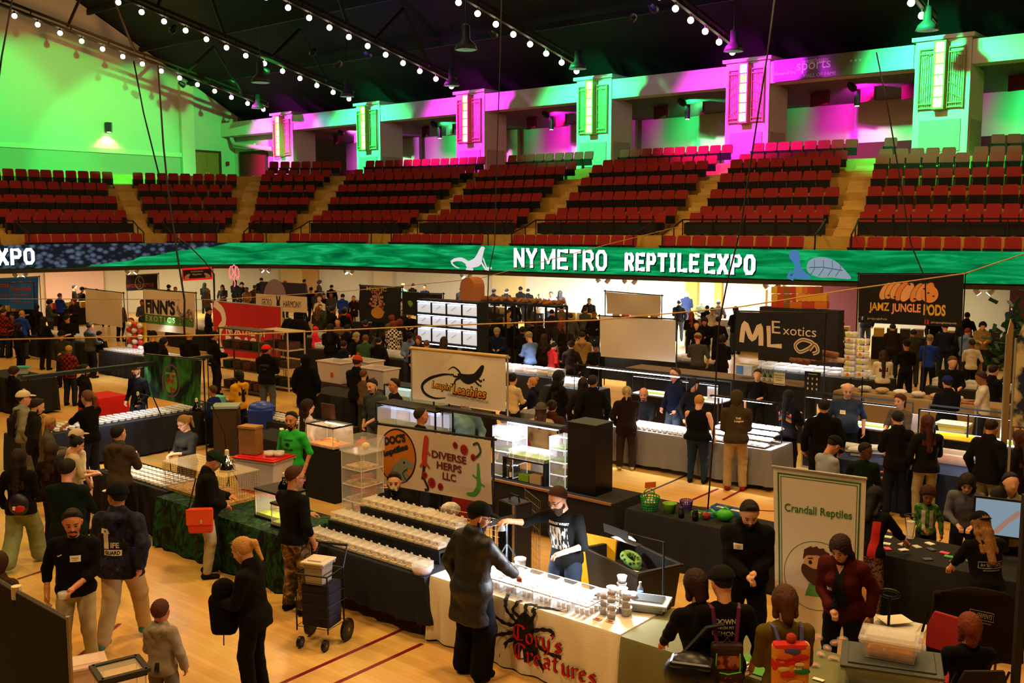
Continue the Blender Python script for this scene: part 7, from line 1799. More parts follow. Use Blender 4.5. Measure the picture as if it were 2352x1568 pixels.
lit_case('black and silver case with a white lit top behind the man in the navy sweater',-12.4,-10.2,19.3,.95,.42)
lit_case('black case with a white lit top behind the bald man in the blue polo',-8.1,-6.2,18.9,.92,.5)
lit_case('black case with a white lit top, at the right behind the people in black',-5.9,-4.2,18.9,.92,.5)
for k,(x,y,b,w)in enumerate(((1638,868,19.1,'behind the dark haired man in navy'),(2098,920,18.7,'between the two men at right'),(1935,895,18.7,'behind the bald man in the blue polo'))):
    p=pa(x,y,b);p.z=1.13;o=thing('price_sheet','white price sheet standing on a lit case '+w,'sign',p,AYAW);MB().box((0,0,0),(.26,.01,.34)).build('paper_sheet',mat('#e8e8ee',.6),o)
add_light('AREA',ab(-11.3,19.0,1.5),(.9,.93,1),25,ab(-11.3,19.2,.9),size=1.8,size_y=.1,name='case_glow');add_light('AREA',ab(-6.2,18.7,1.55),(.9,.93,1),25,ab(-6.2,18.9,.9),size=2.6,size_y=.1,name='case_glow')
# ================================================================== LEFT: table with bright cup rows (along b)
table(-19.8,-18.95,8.3,13.2,.75,'running away under the long bright rows of cups on the left','dark tablecloth under the long bright rows of cups on the left',navy,drop=.7)
pts=[ab(-19.65+i*.17,8.7+j*.15,.765)for j in range(24)for i in range(4)]
cups('flex',pts,'round cup on the long bright left table','lidded cups in rows on the left table','#e8e0d8',.06,.05,'round_cup',4)
add_light('AREA',ab(-19.35,10.6,1.7),(.92,.96,1),24,ab(-19.35,10.6,.8),size=.2,size_y=3.4,name='lamp_bar_beam')
o=thing('lamp_gantry','long thin dark lamp bar running over the left rows of cups','lamp bar',ab(-19.6,10.7,0),AYAW+PI/2);MB().box((0,0,1.82),(4.2,.14,.07)).build('bar',mat('#20252c',.4),o)
for s in(-2.0,2.0):MB().tube([(s,0,.76),(s,0,1.8)],.014,5).build('upright',black,o)
o=tag(MB().box((0,0,.1),(.3,.2,.2)).build('teal_bucket',mat('#58b8b4',.5),loc=ab(-19.3,12.75,.765),rz=AYAW,bevel=.02),'teal plastic tub at the far end of the left cup table','tub')
table(-17.7,-15.0,12.3,13.1,.75,'crossing behind the green jungle banner','black tablecloth of bright cups under the green jungle banner',blk_cloth,drop=.7)
cups('flex2',[ab(-17.5+i*.15,12.45+j*.16,.765)for i in range(15)for j in range(3)],'round cup under the jungle banner','lidded cups under the jungle banner','#d8dcc8',.055,.05,'round_cup',3)
table(-15.6,-13.5,7.95,8.7,.75,'below the man in the brown hoodie','black tablecloth of yellow sample cups under the brown hoodie man',blk_cloth,drop=.72)
cups('yel',[ab(-15.4+i*.125,8.05+j*.14,.765)for i in range(15)for j in range(4)],'pale yellow cup by the brown hoodie man','pale cups by the brown hoodie man','#d8c890',.05,.05,'sample_cup',4)
add_light('AREA',ab(-14.5,8.3,1.6),(1,.92,.75),14,ab(-14.5,8.3,.8),size=1.2,size_y=.15,name='lamp_beam')
for k,(a,b,w)in enumerate(((-16.6,9.3,'beside the man in black with glasses'),(-15.2,9.6,'behind the man in the brown hoodie'))):
    p=ab(a,b,1.55);o=dome_lamp('black dome heat lamp on an arm '+w,p,.09,gblack);MB().tube([(0,0,.2),(.2,.2,.1),(.35,.4,-.5),(.4,.45,-1.55)],.012,5).build('arm',black,o)
chair('dark red folding chair beside the woman with the ponytail in grey',ab(-14.3,10.6,0),2.6,'#5a1014');chair('dark red folding chair left of the grey ponytail woman',ab(-15.2,10.5,0),2.9,'#5a1014');chair('red chair beside the seated bearded vendor',gp(848,1235,0),3.6)
chair('red rounded chair back behind the leather coat man',gp(1075,1300,0),3.3)
# red cloth tables
table(-23.0,-22.1,11.4,12.1,.75,'under the bright red cloth on the left','bright red tablecloth hanging to the floor on the left',mat('#b8100c',.9),drop=.72)
table(-27.5,-23.6,8.2,9.2,.75,'under the red cloth at the left edge','red tablecloth under the long glass tank at the left edge',mat('#a80e0c',.9),drop=.72)
o=terrarium('long glass tank of wood chips on the red cloth at the left',ab(-24.9,9.1,.765),2.2,.5,.42,ground='#8a6238')
table(-27.6,-25.2,11.0,11.9,.9,'left, behind the long glass tank','black cloth table with a teal tub behind the long glass tank',blk_cloth,drop=.85)
o=tub('clear tub with teal lid on the table at the left',gp(47,858,.92),.3,.4,.28,.16,frosty,True,mat('#2f9a90',.5))
# Finn's
table(-30.8,-26.9,16.0,16.9,.75,"under the black cloth in front of the green striped banner",'black tablecloth under the bright candy coloured cups at upper left',blk_cloth,drop=.72)
pts=[ab(-30.6+i*.19,16.1+j*.2,.765)for i in range(19)for j in range(4)]
cups('finn',pts,'cup on the bright table by the green striped banner','cups on the bright table below the green striped banner','#e8d8c8',.07,.06,'sample_cup',4)
o=thing('snack_rack','rack stacked with red and white snack bags on the bright upper left table','rack',ab(-29.9,16.75,.76),AYAW);MB().box((0,.1,.45),(1.0,.05,.9)).build('back_board',mat('#d8b020',.6),o)
for i in range(3):
    for j in range(5):MB().sphere((-.33+.33*i,-.02,.1+.18*j),.12,8,6,(1.2,.6,.7)).build('snack_bag',mat('#c8202c' if(i+j)%2 else '#e8e4e0',.4),o,True)
add_light('AREA',ab(-28.8,16.4,1.9),(.95,.96,1),30,ab(-28.8,16.4,.7),size=3.2,size_y=.2,name='lamp_bar_beam')
# purple table with white bins
table(-21.0,-17.6,16.3,17.4,.75,'under the purple cloth behind the beanie man','dark purple tablecloth under the white plastic bins',mat('#2e0c26',.9),drop=.72)
bw=mat('#c9c0c0',.4)
for k,(x,y,b,w,ww,hh_)in enumerate(((835,848,17.2,'back one with a red mark',1.0,.55),(775,885,16.6,'front left one',.95,.55),(870,880,16.7,'front right one',.95,.5))):
    p=pa(x,y,b);o=tub('large open white translucent bin on the purple cloth, '+w,Vector((p.x,p.y,.765)),AYAW,ww,.55,hh_,bw);MB().box((.1,-.26,.22),(.1,.01,.12)).build('red_logo',mat('#c8402c',.6),o)
table(-19.4,-14.0,15.2,16.1,.75,'under the black cloth in front of the white bins','black tablecloth of tanks and bins behind the lizard banner',blk_cloth,drop=.72)
shelf_tanks('low rack of teal lit tanks left of the lizard banner',ab(-16.0,15.7,.76),1.6,.5,1,.38,2,'#d8fff0',2)
o=thing('recycling_bin','tall blue recycling bin with domed lid behind the banner','bin',gp(600,985,0),.1);o.location=dp(600,930,20.5);o.location.z=0;MB().box((0,0,.5),(.52,.5,1.0),taper=.85).build('bin_body',mat('#12308c',.5),o,bevel=.03);MB().sphere((0,0,1.0),.27,14,8,(1,.95,.5)).build('lid',mat('#1c40a8',.4),o,True)
o=thing('waste_bin','brown square waste bin beside the yellow hooded woman','bin',dp(520,930,20.6),.1);o.location.z=0;MB().box((0,0,.5),(.5,.45,1.0)).build('bin_body',mat('#3a2818',.6),o,bevel=.02);MB().box((0,0,1.02),(.54,.5,.05)).build('lid',mat('#8aa09a',.5),o)
# tank with warm light behind the white t-shirt woman
terrarium('open glass tank with warm orange light and shells behind the white shirt woman',dp(758,1005,17.2)-Vector((0,0,.15)),.7,.45,.4,ground='#d88a48',glow=8,top=False)
add_light('POINT',dp(758,985,17.2),(1,.6,.3),5,size=.1,name='tank_glow')
pp_=dp(758,1005,17.2);tb_=thing('tank_stand','black stand under the warm lit open tank','stand',(pp_.x,pp_.y,0),AYAW);zt=pp_.z-.16;MB().box((0,0,zt/2),(.8,.5,zt)).build('stand_body',blk_cloth,tb_)
tag(MB().box((0,0,.2),(.35,.03,.36),M=Matrix.Rotation(.1,3,'X')).build('brown_folder',mat('#3a1c12',.7),loc=dp(755,975,17.6),rz=AYAW),'dark brown folder standing behind the warm lit tank','folder')
# grey shelf rack behind
def shelf_unit(lab,p,w,d,h,n,frame,items,rz=AYAW):
    blk(p,w,d);o=thing('shelf_unit',lab,'shelf',p,rz)
    for k in range(n):MB().box((0,0,.1+(h-.12)*k/(n-1)),(w,d,.03)).build('shelf_board',frame,o)
    for sx in(-1,1):
        for sy in(-1,1):MB().box((sx*w/2,sy*d/2,h/2),(.035,.035,h)).build('upright',frame,o)
    for k in range(n-1):
        for i in range(items):MB().box((-w/2+w*(i+.5)/items,0,.1+(h-.12)*k/(n-1)+.13),(w/items*.75,d*.7,.2)).build('enclosure',mat(['#2a2018','#1c2a20','#3a2c22','#4a2a20'][(i+k)%4],.5,var=.4,vscale=10),o)
    return o
p=pa(650,860,17.9);shelf_unit('cream metal shelf unit of small enclosures behind the red cap man',Vector((p.x,p.y,0)),1.3,.6,1.75,4,mat('#b8a888',.5),2)
p=pa(565,800,16.8);shelf_unit('dark shelf unit of enclosures in front of the red display wall',Vector((p.x,p.y,0)),1.9,.5,1.85,4,mat('#4a3a28',.5),4)
o=thing('shirt_rack','rail hung with black shirts left of centre','clothes rail',pa(678,760,18.5)*1.0,AYAW);o.location.z=0;MB().tube([(-.5,0,0),(-.5,0,2.1),(.5,0,2.1),(.5,0,0)],.015,5).build('rail',leg_m,o)
for k in range(3):
    D=SDF(.03);x=-.25+.28*k;D.ell((x,0,1.65),(.22,.09,.38),None,.05);D.cone((x-.15,0,1.9),(x-.33,0,1.65),.09,None,.05);D.cone((x+.15,0,1.9),(x+.33,0,1.65),.09,None,.05);put('hanging_shirt',np_mesh('hanging_shirt',*D.mesh()),cloth('#0c0a0c'),o)
# big white lit tank wall
p=pa(1000,722,21.0);o=thing('tank_rack','wall of eight white lit glass tanks on black shelves, centre','rack',Vector((p.x,p.y,0)),AYAW)
P0,P1=pa(958,700,21.0),pa(1098,706,21.0);W_=(P1-P0).length;z_=[pa(1028,y,21.0).z for y in(790,752,724,692)]
o.location=(P0+P1)/2;o.location.z=0;blk(o.location,W_,.9)
for z in z_:MB().box((0,.2,z),(W_,.5,.04)).build('shelf_board',black,o);MB().box((0,-.04,z-.04),(W_*.95,.03,.02)).build('led_strip',emis('#e8ecff',8),o)
for j in range(3):
    for i in range(4):
        x=-W_/2+W_*(i+.5)/4;tk=MB().box((x,.2,(z_[j]+z_[j+1])/2-.02),(W_/4-.08,.44,z_[j+1]-z_[j]-.12)).build('glass_tank',mat('#d8e4f0',.3,emit='#cfe0f4',estr=.5,key='tank'),o);MB().tube([(x-.1,-.03,(z_[j]+z_[j+1])/2-.05),(x+.08,-.03,(z_[j]+z_[j+1])/2+.06)],.006,4).build('twig',mat('#7a8088',.8),tk)
for x in np.linspace(-W_/2,W_/2,5):MB().box((float(x),.2,z_[-1]/2),(.04,.46,z_[-1])).build('upright',black,o)
# generic mid/far tables under the crowd
mid=[(-26.0,-21.5,20.6,21.4),(-18.6,-15.6,20.6,21.4),(-15.4,-13.9,19.6,20.3),(-30.0,-26.0,22.5,23.3),(-25.0,-20.0,25.6,26.4),(-19.0,-14.0,25.6,26.4),(-13.0,-9.0,25.6,26.4),(-37.0,-33.0,16.6,17.4),(-36,-32,11.5,12.3),(-36,-31.5,21.5,22.3),(-4.2,-1.0,21.4,22.2),(-8,-4,25.6,26.4),(-32,-28,27.6,28.4)]
nmw=['left of the tank wall','below the tank wall','behind the central banner backs','behind the gecko sign','centre back','centre back near the word METRO','right back','far left','left by the orange chair','far left back','right edge','right back behind the tub columns','far left under the twin spotlights']
for k,(a0,a1,b0,b1)in enumerate(mid):
    table(a0,a1,b0,b1,.75,nmw[k]+', in the crowd','black tablecloth in the crowd, '+nmw[k],blk_cloth,drop=.72)
    n_=int((a1-a0)/.38);cc=[('#d8dce8','#b8c0a8'),('#c8b090','#8a6a40')][k%2]
    for i in range(n_):
        o=thing('display_tub','%s lidded tub from the left on the crowd table %s'%(nth(i),nmw[k]),'tub',ab(a0+.25+i*.38,b0+.4,.765),AYAW,'tubs on the crowd table '+nmw[k]);MB().box((0,0,.09),(.3,.4,.18)).build('tub_body',frosty,o);MB().box((0,0,.05),(.26,.36,.06)).build('bedding',mat(cc[i%2],.9),o)
    if k in(1,2,4,5,6):add_light('AREA',ab((a0+a1)/2,(b0+b1)/2,2.0),(.88,.93,1),60,ab((a0+a1)/2,(b0+b1)/2,.7),size=(a1-a0)*.6,size_y=.2,name='lamp_bar_beam')
# far booths under the balcony
random.seed(21)
wherefar={}
for k,(px,t0,c_,w)in enumerate(((60,4,'#14100c','far left'),(220,4,'#201810','left under the pink wall'),(410,4,'#14100c','left by the red framed banner'),(760,3,'#d8d4d0','left of centre'),(1010,3.5,'#14100c','below the screen lizard'),(1230,3,'#14100c','below the word NY'),(1370,3.5,'#e0e4ee','below the word METRO'),(1560,3.5,'#e8ecf8','below the word REPTILE, white'),(1700,3,'#14100c','below the word EXPO'),(1850,3,'#14100c','below the turtle'),(2080,3,'#14100c','right, behind the isopod banner'),(2280,3,'#14100c','far right'))):
    s=s_at_px(px);P_=cw(s,t0,0);d=cw(s+.3,t0,0)-cw(s-.3,t0,0);yaw=math.atan2(d.y,d.x)
    o=thing('booth_counter','draped booth counter under the balcony, '+w,'counter',P_,yaw);MB().box((0,0,.4),(2.2,.8,.8)).build('draped_body',mat(c_,.9),o)
    for j in range(5):
        o=thing('booth_bin','%s small bin from the left on the booth counter %s'%(nth(j),w),'bin',P_+Matrix.Rotation(yaw,3,'Z')@Vector((-.88+j*.44,-.05,.8)),yaw,'bins on the booth counter '+w);MB().box((0,0,.15),(.34,.4,.3)).build('bin_body',mat(random.choice(['#b8a890','#3a2c20','#c83c20','#d8b040','#e8e8f0','#7a5a3a']),.6),o)
# colourful stacked feeder/plant boxes right
random.seed(8)
for k in range(26):
    i,j=k%9,k//9;p=pa(1780+i*13,0,27.0)if False else plane_pt(1782+i*14,700-j*17,ab(0,27.5),Vector((E2.x,E2.y,0)))
    c_=random.choice(['#c8901c','#b8481c','#c82c1c','#8a5a24','#d8b02c'])if i<3 else random.choice(['#b03c28','#c86a20','#8a4a1c','#d89a2c','#5a3a20'])
    tag(MB().box((0,0,0),(.2,.2,.2)).build('feeder_carton',mat(c_,.7),loc=p,rz=AYAW),'small carton left of the isopod banner, %s from left, %s row'%(nth(i),['bottom','middle','top'][j]),'box','cartons stacked left of the isopod banner')
base=plane_pt(1840,708,ab(0,27.5),Vector((E2.x,E2.y,0)));o=thing('carton_shelf','dark shelf under the stacked cartons left of the isopod banner','shelf',(base.x,base.y,0),AYAW);MB().box((0,0,base.z/2),(2.4,.4,base.z)).build('shelf_body',mat('#1c1410',.8),o)
# driftwood shelf centre right
o=thing('driftwood_shelf','long black shelf piled with driftwood and bark, centre right','shelf',(0,0,0),AYAW);P0,P1=pa(1105,692,24.0),pa(1290,705,24.0);o.location=(P0+P1)/2;o.location.z=0;W_=(P1-P0).length;zt=P0.z;blk(o.location,W_,.6);MB().box((0,0,zt),(W_,.6,.05)).build('shelf_board',black,o)
for x in np.linspace(-W_/2,W_/2,5):[MB().box((float(x),y_,zt/2),(.05,.05,zt)).build('upright',black,o)for y_ in(-.27,.27)]
for k in range(22):
    x=-W_/2+W_*(k+.5)/22;a=random.random()*3;p=o.location+Matrix.Rotation(AYAW,3,'Z')@Vector((x,-.1+.2*random.random(),zt+.09));L_=.2+.25*random.random()
    tag(MB().tube([(-L_,0,0),(0,.05,.04),(L_*.7,0,.02),(L_,.08,.1)],[.03,.07,.05,.015],6).build('driftwood',mat(['#7a4a24','#6a5038','#a05a24'][k%3],.95,bump=.6,scale=10),loc=p,rz=a,smooth=True),'twisted brown driftwood on the long black shelf, %s from the left'%nth(k),'driftwood','driftwood on the long black shelf')
o=tag(MB().add([(math.cos(q_)*.3,y,math.sin(q_)*.3+.45)for y in(-.25,.25)for q_ in np.linspace(0,PI,10)]+[(s*.3,y,0)for y in(-.25,.25)for s in(-1,1)],[tuple(range(9,-1,-1))+(21,20),tuple(range(10,20))+(22,23)]+[(i,i+1,i+11,i+10)for i in range(9)]+[(0,10,23,21),(9,20,22,19)]).build('wooden_box',mat('#a8683a',.8),loc=pa(1085,690,23.6),rz=AYAW),'round topped wooden box standing above the white lit tanks','box')
# red tinted shelving at right edge, green bush, leaning banners
o=thing('planter','tall dark green bagged tree at the right edge','plant',plane_pt(2330,780,ab(0,30),Vector((E2.x,E2.y,0))));o.location.z=0;MB().lathe([(.25,0),(.3,.5)],n=12).build('pot',mat('#2a2018',.8),o)
mb=MB();random.seed(4)
for k in range(90):c_=Vector((random.gauss(0,.35),random.gauss(0,.35),1.6+random.gauss(0,.55)));r=random.random()*3;mb.box(c_,(.28,.1,.02),r,Matrix.Rotation(random.random()*2,3,'X'))
mb.build('foliage',mat('#123a1e',.4),o);MB().tube([(0,0,.4),(0,0,1.8)],.05,6).build('trunk',mat('#3a2a1a',.9),o)
for k,(x0,x1,y0,y1,b,m_,w)in enumerate(((2297,2311,735,1050,17.5,mat('#b8a078',.7),'tall narrow cream feather banner seen edge on at the right'),(2322,2352,745,980,15.8,two_tone('#1a2440','#b8a880',3,'noise',.45,.55),'tall dark blue patterned feather banner at the right edge'))):
    p0=pa((x0+x1)/2,y1,b);p1=pa((x0+x1)/2,y0,b);o=thing('feather_banner',w,'banner',(p0.x,p0.y,0),.9 if k==0 else AYAW);Wq=(pa(x1,y1,b)-pa(x0,y1,b)).length
    if k==0:Wq=.45
    mb=MB();mb.add([(-Wq/2,0,max(.1,p0.z)),(Wq/2,0,max(.1,p0.z)),(Wq/2,0,p1.z-.1),(0,.0,p1.z+.02),(-Wq/2,0,p1.z-.25)],[(0,1,2,3,4)]);s_=mb.build('banner_sheet',m_,o);sd=s_.modifiers.new('thick','SOLIDIFY');sd.thickness=.012;MB().tube([(-Wq/2,0,0),(-Wq/2,0,p1.z-.2)],.018,6).build('pole',mat('#b8b8b0',.3,.7),o)
# ================================================================== ROPES, CABLES
def cable(lab,pts,r,c_='#0a0a0a',name='hanging_cable',cat='cable'):return tag(MB().tube(pts,r,5).build(name,mat(c_,.6),smooth=True),lab,cat)
cable('black cable hanging from the roof over the far left wall',[dp(30,-10,20),dp(4,130,20),dp(-10,240,20)],.018)
cable('black cable from the roof truss down to the left crowd, straight one',[dp(363,150,30),dp(375,330,29.5),dp(385,430,29),dp(408,590,28.5),dp(424,690,28),dp(423,750,28),dp(430,870,28)],.028)
cable('thin black cable slanting down from the roof to the left seats',[dp(307,140,40),dp(330,260,40),dp(366,405,40)],.03)
cable('thin black cable bowing beside the straight left cable',[dp(405,545,30),dp(430,560,30),dp(470,600,30),dp(492,630,30),dp(493,690,30)],.02)
cable('black cable hanging in front of the screen lizard',[dp(1152,-5,21),dp(1148,150,21),dp(1140,400,21),dp(1136,560,20.8),dp(1122,630,20.5),dp(1118,760,20.5)],.012)
cable('black cable with thick lower half crossing the word EXPO',[dp(1779,-5,14),dp(1762,130,14),dp(1740,270,14),dp(1700,530,14),dp(1672,640,14),dp(1652,740,14),dp(1646,830,14),dp(1640,980,14),dp(1625,1180,13.9)],.012)
cable('black cable running down the isopod banner',[dp(2013,120,20),dp(2040,250,20),dp(2092,560,20),dp(2125,640,19.8),dp(2128,760,19.8),dp(2118,900,19.8)],.014)
cable('pale yellow rope stretched across the hall in front of the crowd',[dp(-20,780,16),dp(560,768,16.4),dp(1000,748,16.7),dp(1370,735,17),dp(1690,706,17.3),dp(1950,665,17.5),dp(2216,628,17.8),dp(2360,580,18)],.012,'#b8924c','rope','rope')
cable('thin pale rope higher across the left crowd',[dp(-20,686,30),dp(500,688,31),dp(800,668,32),dp(1100,640,33),dp(1400,560,34),dp(1560,520,35)],.012,'#a88a5c','rope','rope')
# tall dark post at the right edge
tag(MB().box((0,0,1.2),(.06,.06,2.4)).build('dark_post',mat('#0c0806',.6),loc=(dp(2342,1400,8.6).x,dp(2342,1400,8.6).y,0)),'tall dark post along the right edge at the bottom','post')
# ================================================================== PEOPLE IN FRONT
P=person;Fn=dict(fine=True)
tiedye=two_tone('#0a0d1c','#2a2c44',5,'noise',.4,.66,.95,c3='#5a4a52',distort=2);camo=two_tone('#3a2c18','#7a6038',9,'noise',.42,.58,.95,c3='#a08858',distort=1.2);leather=mat('#0d0c0b',.55,bump=.5,scale=12,spec=.5,key='leather')
ljeans=mat('#a39a84',.9,bump=.3,scale=16,var=.2,key='jeans')
t=P(165,1176,1.80,172,'man in black sweatshirt with a white name tag holding a small clear tub, left foreground',skin='tan',hair='crop',hairc='#1c0f08',beard=.3,top='shirt',sleeve='half',topc='#0b0a0c',bottom='jeans',botm=ljeans,shoec='#c8c0b4',hy=-14,hp=16,L='belly',R='down',girth=1.12,**Fn)
name_tag(t,.045,1.27,w=.10,h=.065);decal(t,G2().line(bez([(-.02,0),(-.01,-.008),(.025,.012)],4),.008),'sport_logo',mat('#efe8d8'),-.11,1.30,'front',.008)
g_=FIG[t['label']][1]['_grip'][-1];o=thing('clear_tub','small clear tub held by the man in the black sweatshirt at left','tub',pw(t,g_)+Vector((-.06,-.02,-.03)));MB().lathe([(.045,0),(.055,.055)],n=14).build('tub_body',frosty,o,True);MB().lathe([(.058,.055),(.058,.062)],n=14).build('lid',clear,o)
t=P(268,1114,1.86,6,'heavy man in tie dye navy hoodie reading LIFE GUARD walking away',skin='tan',hair='buzz',hat='cap',hatc='#0b0c14',brimc='#d8c8a0',top='hoodie',topm=tiedye,topc='#141828',hem=.78,bottom='pants',botc='#b09a70',shoec='#4a7a78',girth=1.3,hips=1.02,hy=-62,pose='walk',R='walkb',L='walk',**Fn)
cr_=mat('#e6dcc0',.8);g=G2().rect(-.13,.10,-.03,.15).rect(-.10,-.06,-.045,.10).text('IFE',.02,-.02,.09,.06,bold=.03).rect(-.10,-.13,.09,-.07);decal(t,g,'white_print',cr_,.0,1.17);g=G2().text('GUARD',-.005,-.10,.16,.04,bold=.03).rect(-.09,.12,-.07,.128).rect(-.084,.112,-.076,.136);decal(t,g,'lettering',mat('#1a1c28',.8),.0,1.17,off=.010)
t=P(545,1240,1.68,-78,'blonde woman with ponytail and sunglasses on her head in black coat, looking down',skin='pink',hair='ponytail',hairc='#c09050',top='jacket',topc='#0e0b0b',hem=.80,bottom='pants',botc='#0a0a0c',hp=26,lean=5,R='belly',L='front',hips=1.05,**Fn)
f_=FIG[t['label']][1];H_=f_['_H'];MB().tube([H_(-.07,.03,.12),H_(-.03,.07,.13),H_(.03,.07,.13),H_(.07,.03,.12)],.006,5).build('sunglasses',mat('#3a1c10',.2),t)
o=thing('black_backpack','black backpack and jacket bundle carried in front by the blonde woman','backpack',pw(t,(.0,.33,.98)));MB().box((0,-.05,-.05),(.3,.2,.42),taper=.85).build('bag_body',cloth('#0a090a'),o,True,bevel=.06);MB().sphere((0,-.05,.2),.12,12,8).build('jacket_bundle',cloth('#0c0b0b'),o,True);MB().tube([(-.02,-.02,-.2),(-.03,0,-.4)],.006,4).build('dangling_cord',black,o)
t=P(368,1378,1.28,4,'small boy with short brown hair in grey hoodie seen from behind, bottom left',skin='tan',hair='buzz',hairc='#4a2410',top='hoodie',topc='#8f8474',bottom='pants',botc='#70685c',child=True,hy=0,R='down',L='front',**Fn)
decal(t,G2().poly([(-.03,-.1),(-.02,.05),(.03,.05),(.05,-.1),(.03,-.02),(.02,-.1),(0,-.02),(-.01,-.1),(-.015,-.02)]),'black_print',mat('#15120f'),-.01,.98)
t=P(503,1042,1.74,72,'man in dark green cap and black jacket with an orange shoulder bag',skin='tan',hair='buzz',hairc='#1c100a',hat='cap',hatc='#12251a',top='jacket',topc='#0d0b0d',hem=.84,bottom='jeans',botc='#8f8a7a',botm=ljeans,hp=34,lean=6,R='belly',L='front',girth=1.2,belly=.6,**Fn)
o=thing('orange_bag','orange shoulder bag on the hip of the man in the green cap','bag',(t.location.x+.02,t.location.y-.27,.70),.12);MB().box((0,0,.16),(.34,.10,.34),taper=.92).build('bag_body',mat('#c8380a',.8,bump=.2),o,bevel=.03);MB().box((0,-.055,.22),(.35,.02,.22)).build('bag_flap',mat('#d8480f',.8),o,bevel=.01);MB().tube([(-.15,0,.32),(-.05,.05,.72),(.12,.12,.5)],.012,5).build('strap',mat('#1a1410'),o);MB().box((.02,-.07,.16),(.025,.006,.05)).build('reflective_mark',mat('#b0a8a0'),o)
t=P(682,1073,1.83,38,'man with glasses in black polo and camouflage trousers at the tank table',skin='tan',hair='short',hairc='#3c1c0c',top='shirt',sleeve='half',topc='#0c0b0b',bottom='pants',botm=camo,botc='#5a4828',shoec='#0c0b0a',girth=1.16,hy=28,hp=10,glasses=True,R='down',L='front',**Fn)
t=P(668,948,1.78,205,'bearded man in bright green t-shirt reading DAWSON REPTILES',skin='tan',hair='crop',hairc='#14100e',beard=.6,top='tee',sleeve='short',topc='#2cb840',botc='#4a5462',hy=-12,hp=4,R='down',L='down',girth=1.05,**Fn)
decal(t,G2().text('DAWSON',0,.09,.17,.03,.0,bold=.04).text('REPTILES',0,-.06,.18,.03,bold=.04).poly([(-.05,.02),(0,.055),(.05,.02),(.02,-.01),(-.02,-.01)]),'lettering',mat('#102818'),.0,1.24,'front',.008,maxlen=.02);name_tag(t,.03,1.08,w=.07,h=.06)
P(707,911,1.66,60,'smiling woman with very long dark hair in a white t-shirt',skin='light',hair='verylong',hairc='#24120c',top='tee',sleeve='elbow',topc='#c9c4c4',botc='#28304a',bust=1,hy=10,**Fn)
P(850,873,1.82,212,'dark haired man in grey zip hoodie tilting his head, centre left',skin='light',hair='crop',hairc='#14100e',beard=.3,top='hoodie',sleeve='half',topc='#3c4444',botc='#5a5a60',roll=10,hp=12,lean=5,R='down',L='belly',**Fn)
t=P(905,1093,1.78,196,'seated bearded vendor in black hoodie laughing beneath the orange lizard badge',skin='light',hair='crop',hairc='#14100e',beard=.8,top='hoodie',topc='#0c0d0c',botc='#14161a',pose='sit',R='lap',L='lap',hp=6,hy=-16,**Fn);name_tag(t,.05,1.28-.38+.3,w=.1,h=.06)
chair('dark red chair under the seated bearded vendor',Vector((t.location.x,t.location.y,0)),PI-.2,'#5a0c10')
t=P(1108,1160,1.86,48,'large man in long black leather coat, black cap and glasses at the spider table',skin='tan',hair='buzz',hairc='#100c0a',beard=1.0,glasses=True,hat='cap',hatc='#0b0b0a',top='coat',topm=leather,topc='#0d0c0b',hem=.58,bottom='wide',botc='#08080a',girth=1.28,hy=38,hp=14,R='table',L='down',lean=4,**Fn)
t=P(1272,1143,1.83,215,'bearded vendor with tattooed arms and glasses in black band t-shirt, holding up a cup',skin='light',hair='short',hairc='#3c1c0e',beard=2.0,beardc='#2c160c',glasses=True,top='tee',sleeve='short',topc='#090a0c',botc='#1c2432',hp=24,hy=12,lean=10,R=(.50,.42,1.34),L=(.12,.27,1.06),girth=1.08,**Fn)
decal(t,G2().text('SAVAGE WRIST',0,.13,.25,.028,bold=.04),'lettering',mat('#e8e4e0'),0,1.21,'front',.008,maxlen=.02);decal(t,G2().rect(-.11,-.16,.11,.10),'white_print',two_tone('#e0dcd4','#14141a',16,'noise',.5,.54,stretch=(3,1,.6)),0,1.2,'front',.006)
g_=FIG[t['label']][1]['_grip'][1];o=thing('clear_cup','clear cup held up upside down by the tattooed vendor','cup',pw(t,g_)+Vector((0,0,-.06)));MB().lathe([(.045,0),(.03,.08)],n=12).build('cup_body',frosty,o,True)
t=P(1594,1312,1.74,-14,'person with brown bob in black top and khaki trousers, big black bag on shoulder',skin='light',hair='bob',hairc='#2c140a',top='shirt',topc='#0a090a',bottom='wide',botc='#7d6c44',lean=16,hp=14,girth=1.15,hips=1.1,R='table',L='table',**Fn)
o=thing('shoulder_bag','large black leather backpack with buckle on the person with the brown bob','bag',pw(t,(-.22,-.22,.98)),-.3);MB().sphere((0,0,0),.2,14,10,(1.2,.8,1.0)).build('bag_body',mat('#09090a',.4),o,True);MB().box((0,-.02,.12),(.36,.22,.06)).build('bag_flap',mat('#0c0b0b',.4),o,bevel=.03);MB().box((.06,-.16,-.02),(.05,.01,.05)).build('buckle',mat('#b0a890',.3,.9),o);MB().tube([(-.1,.1,.12),(.1,.2,.35),(.25,.2,.4)],.02,5).build('strap',black,o)
t=P(1656,1306,1.78,2,'person in black cap and shirt reading DOWN WITH MY DEMONS, purple strapped backpack',skin='light',hair='buzz',hairc='#1a100c',hat='cap',hatc='#14130f',top='shirt',sleeve='half',topc='#0b0a0b',bottom='pants',botm=camo,botc='#4a3a22',hp=16,hy=-14,R='down',L='down',girth=1.1,**Fn)
decal(t,G2().text('DOWN',0,.06,.17,.045,bold=.02).text('WITH MY',0,.01,.14,.025).text('DEMONS',0,-.04,.22,.04),'lettering',mat('#c8c0b4'),0,1.28,maxlen=.02)
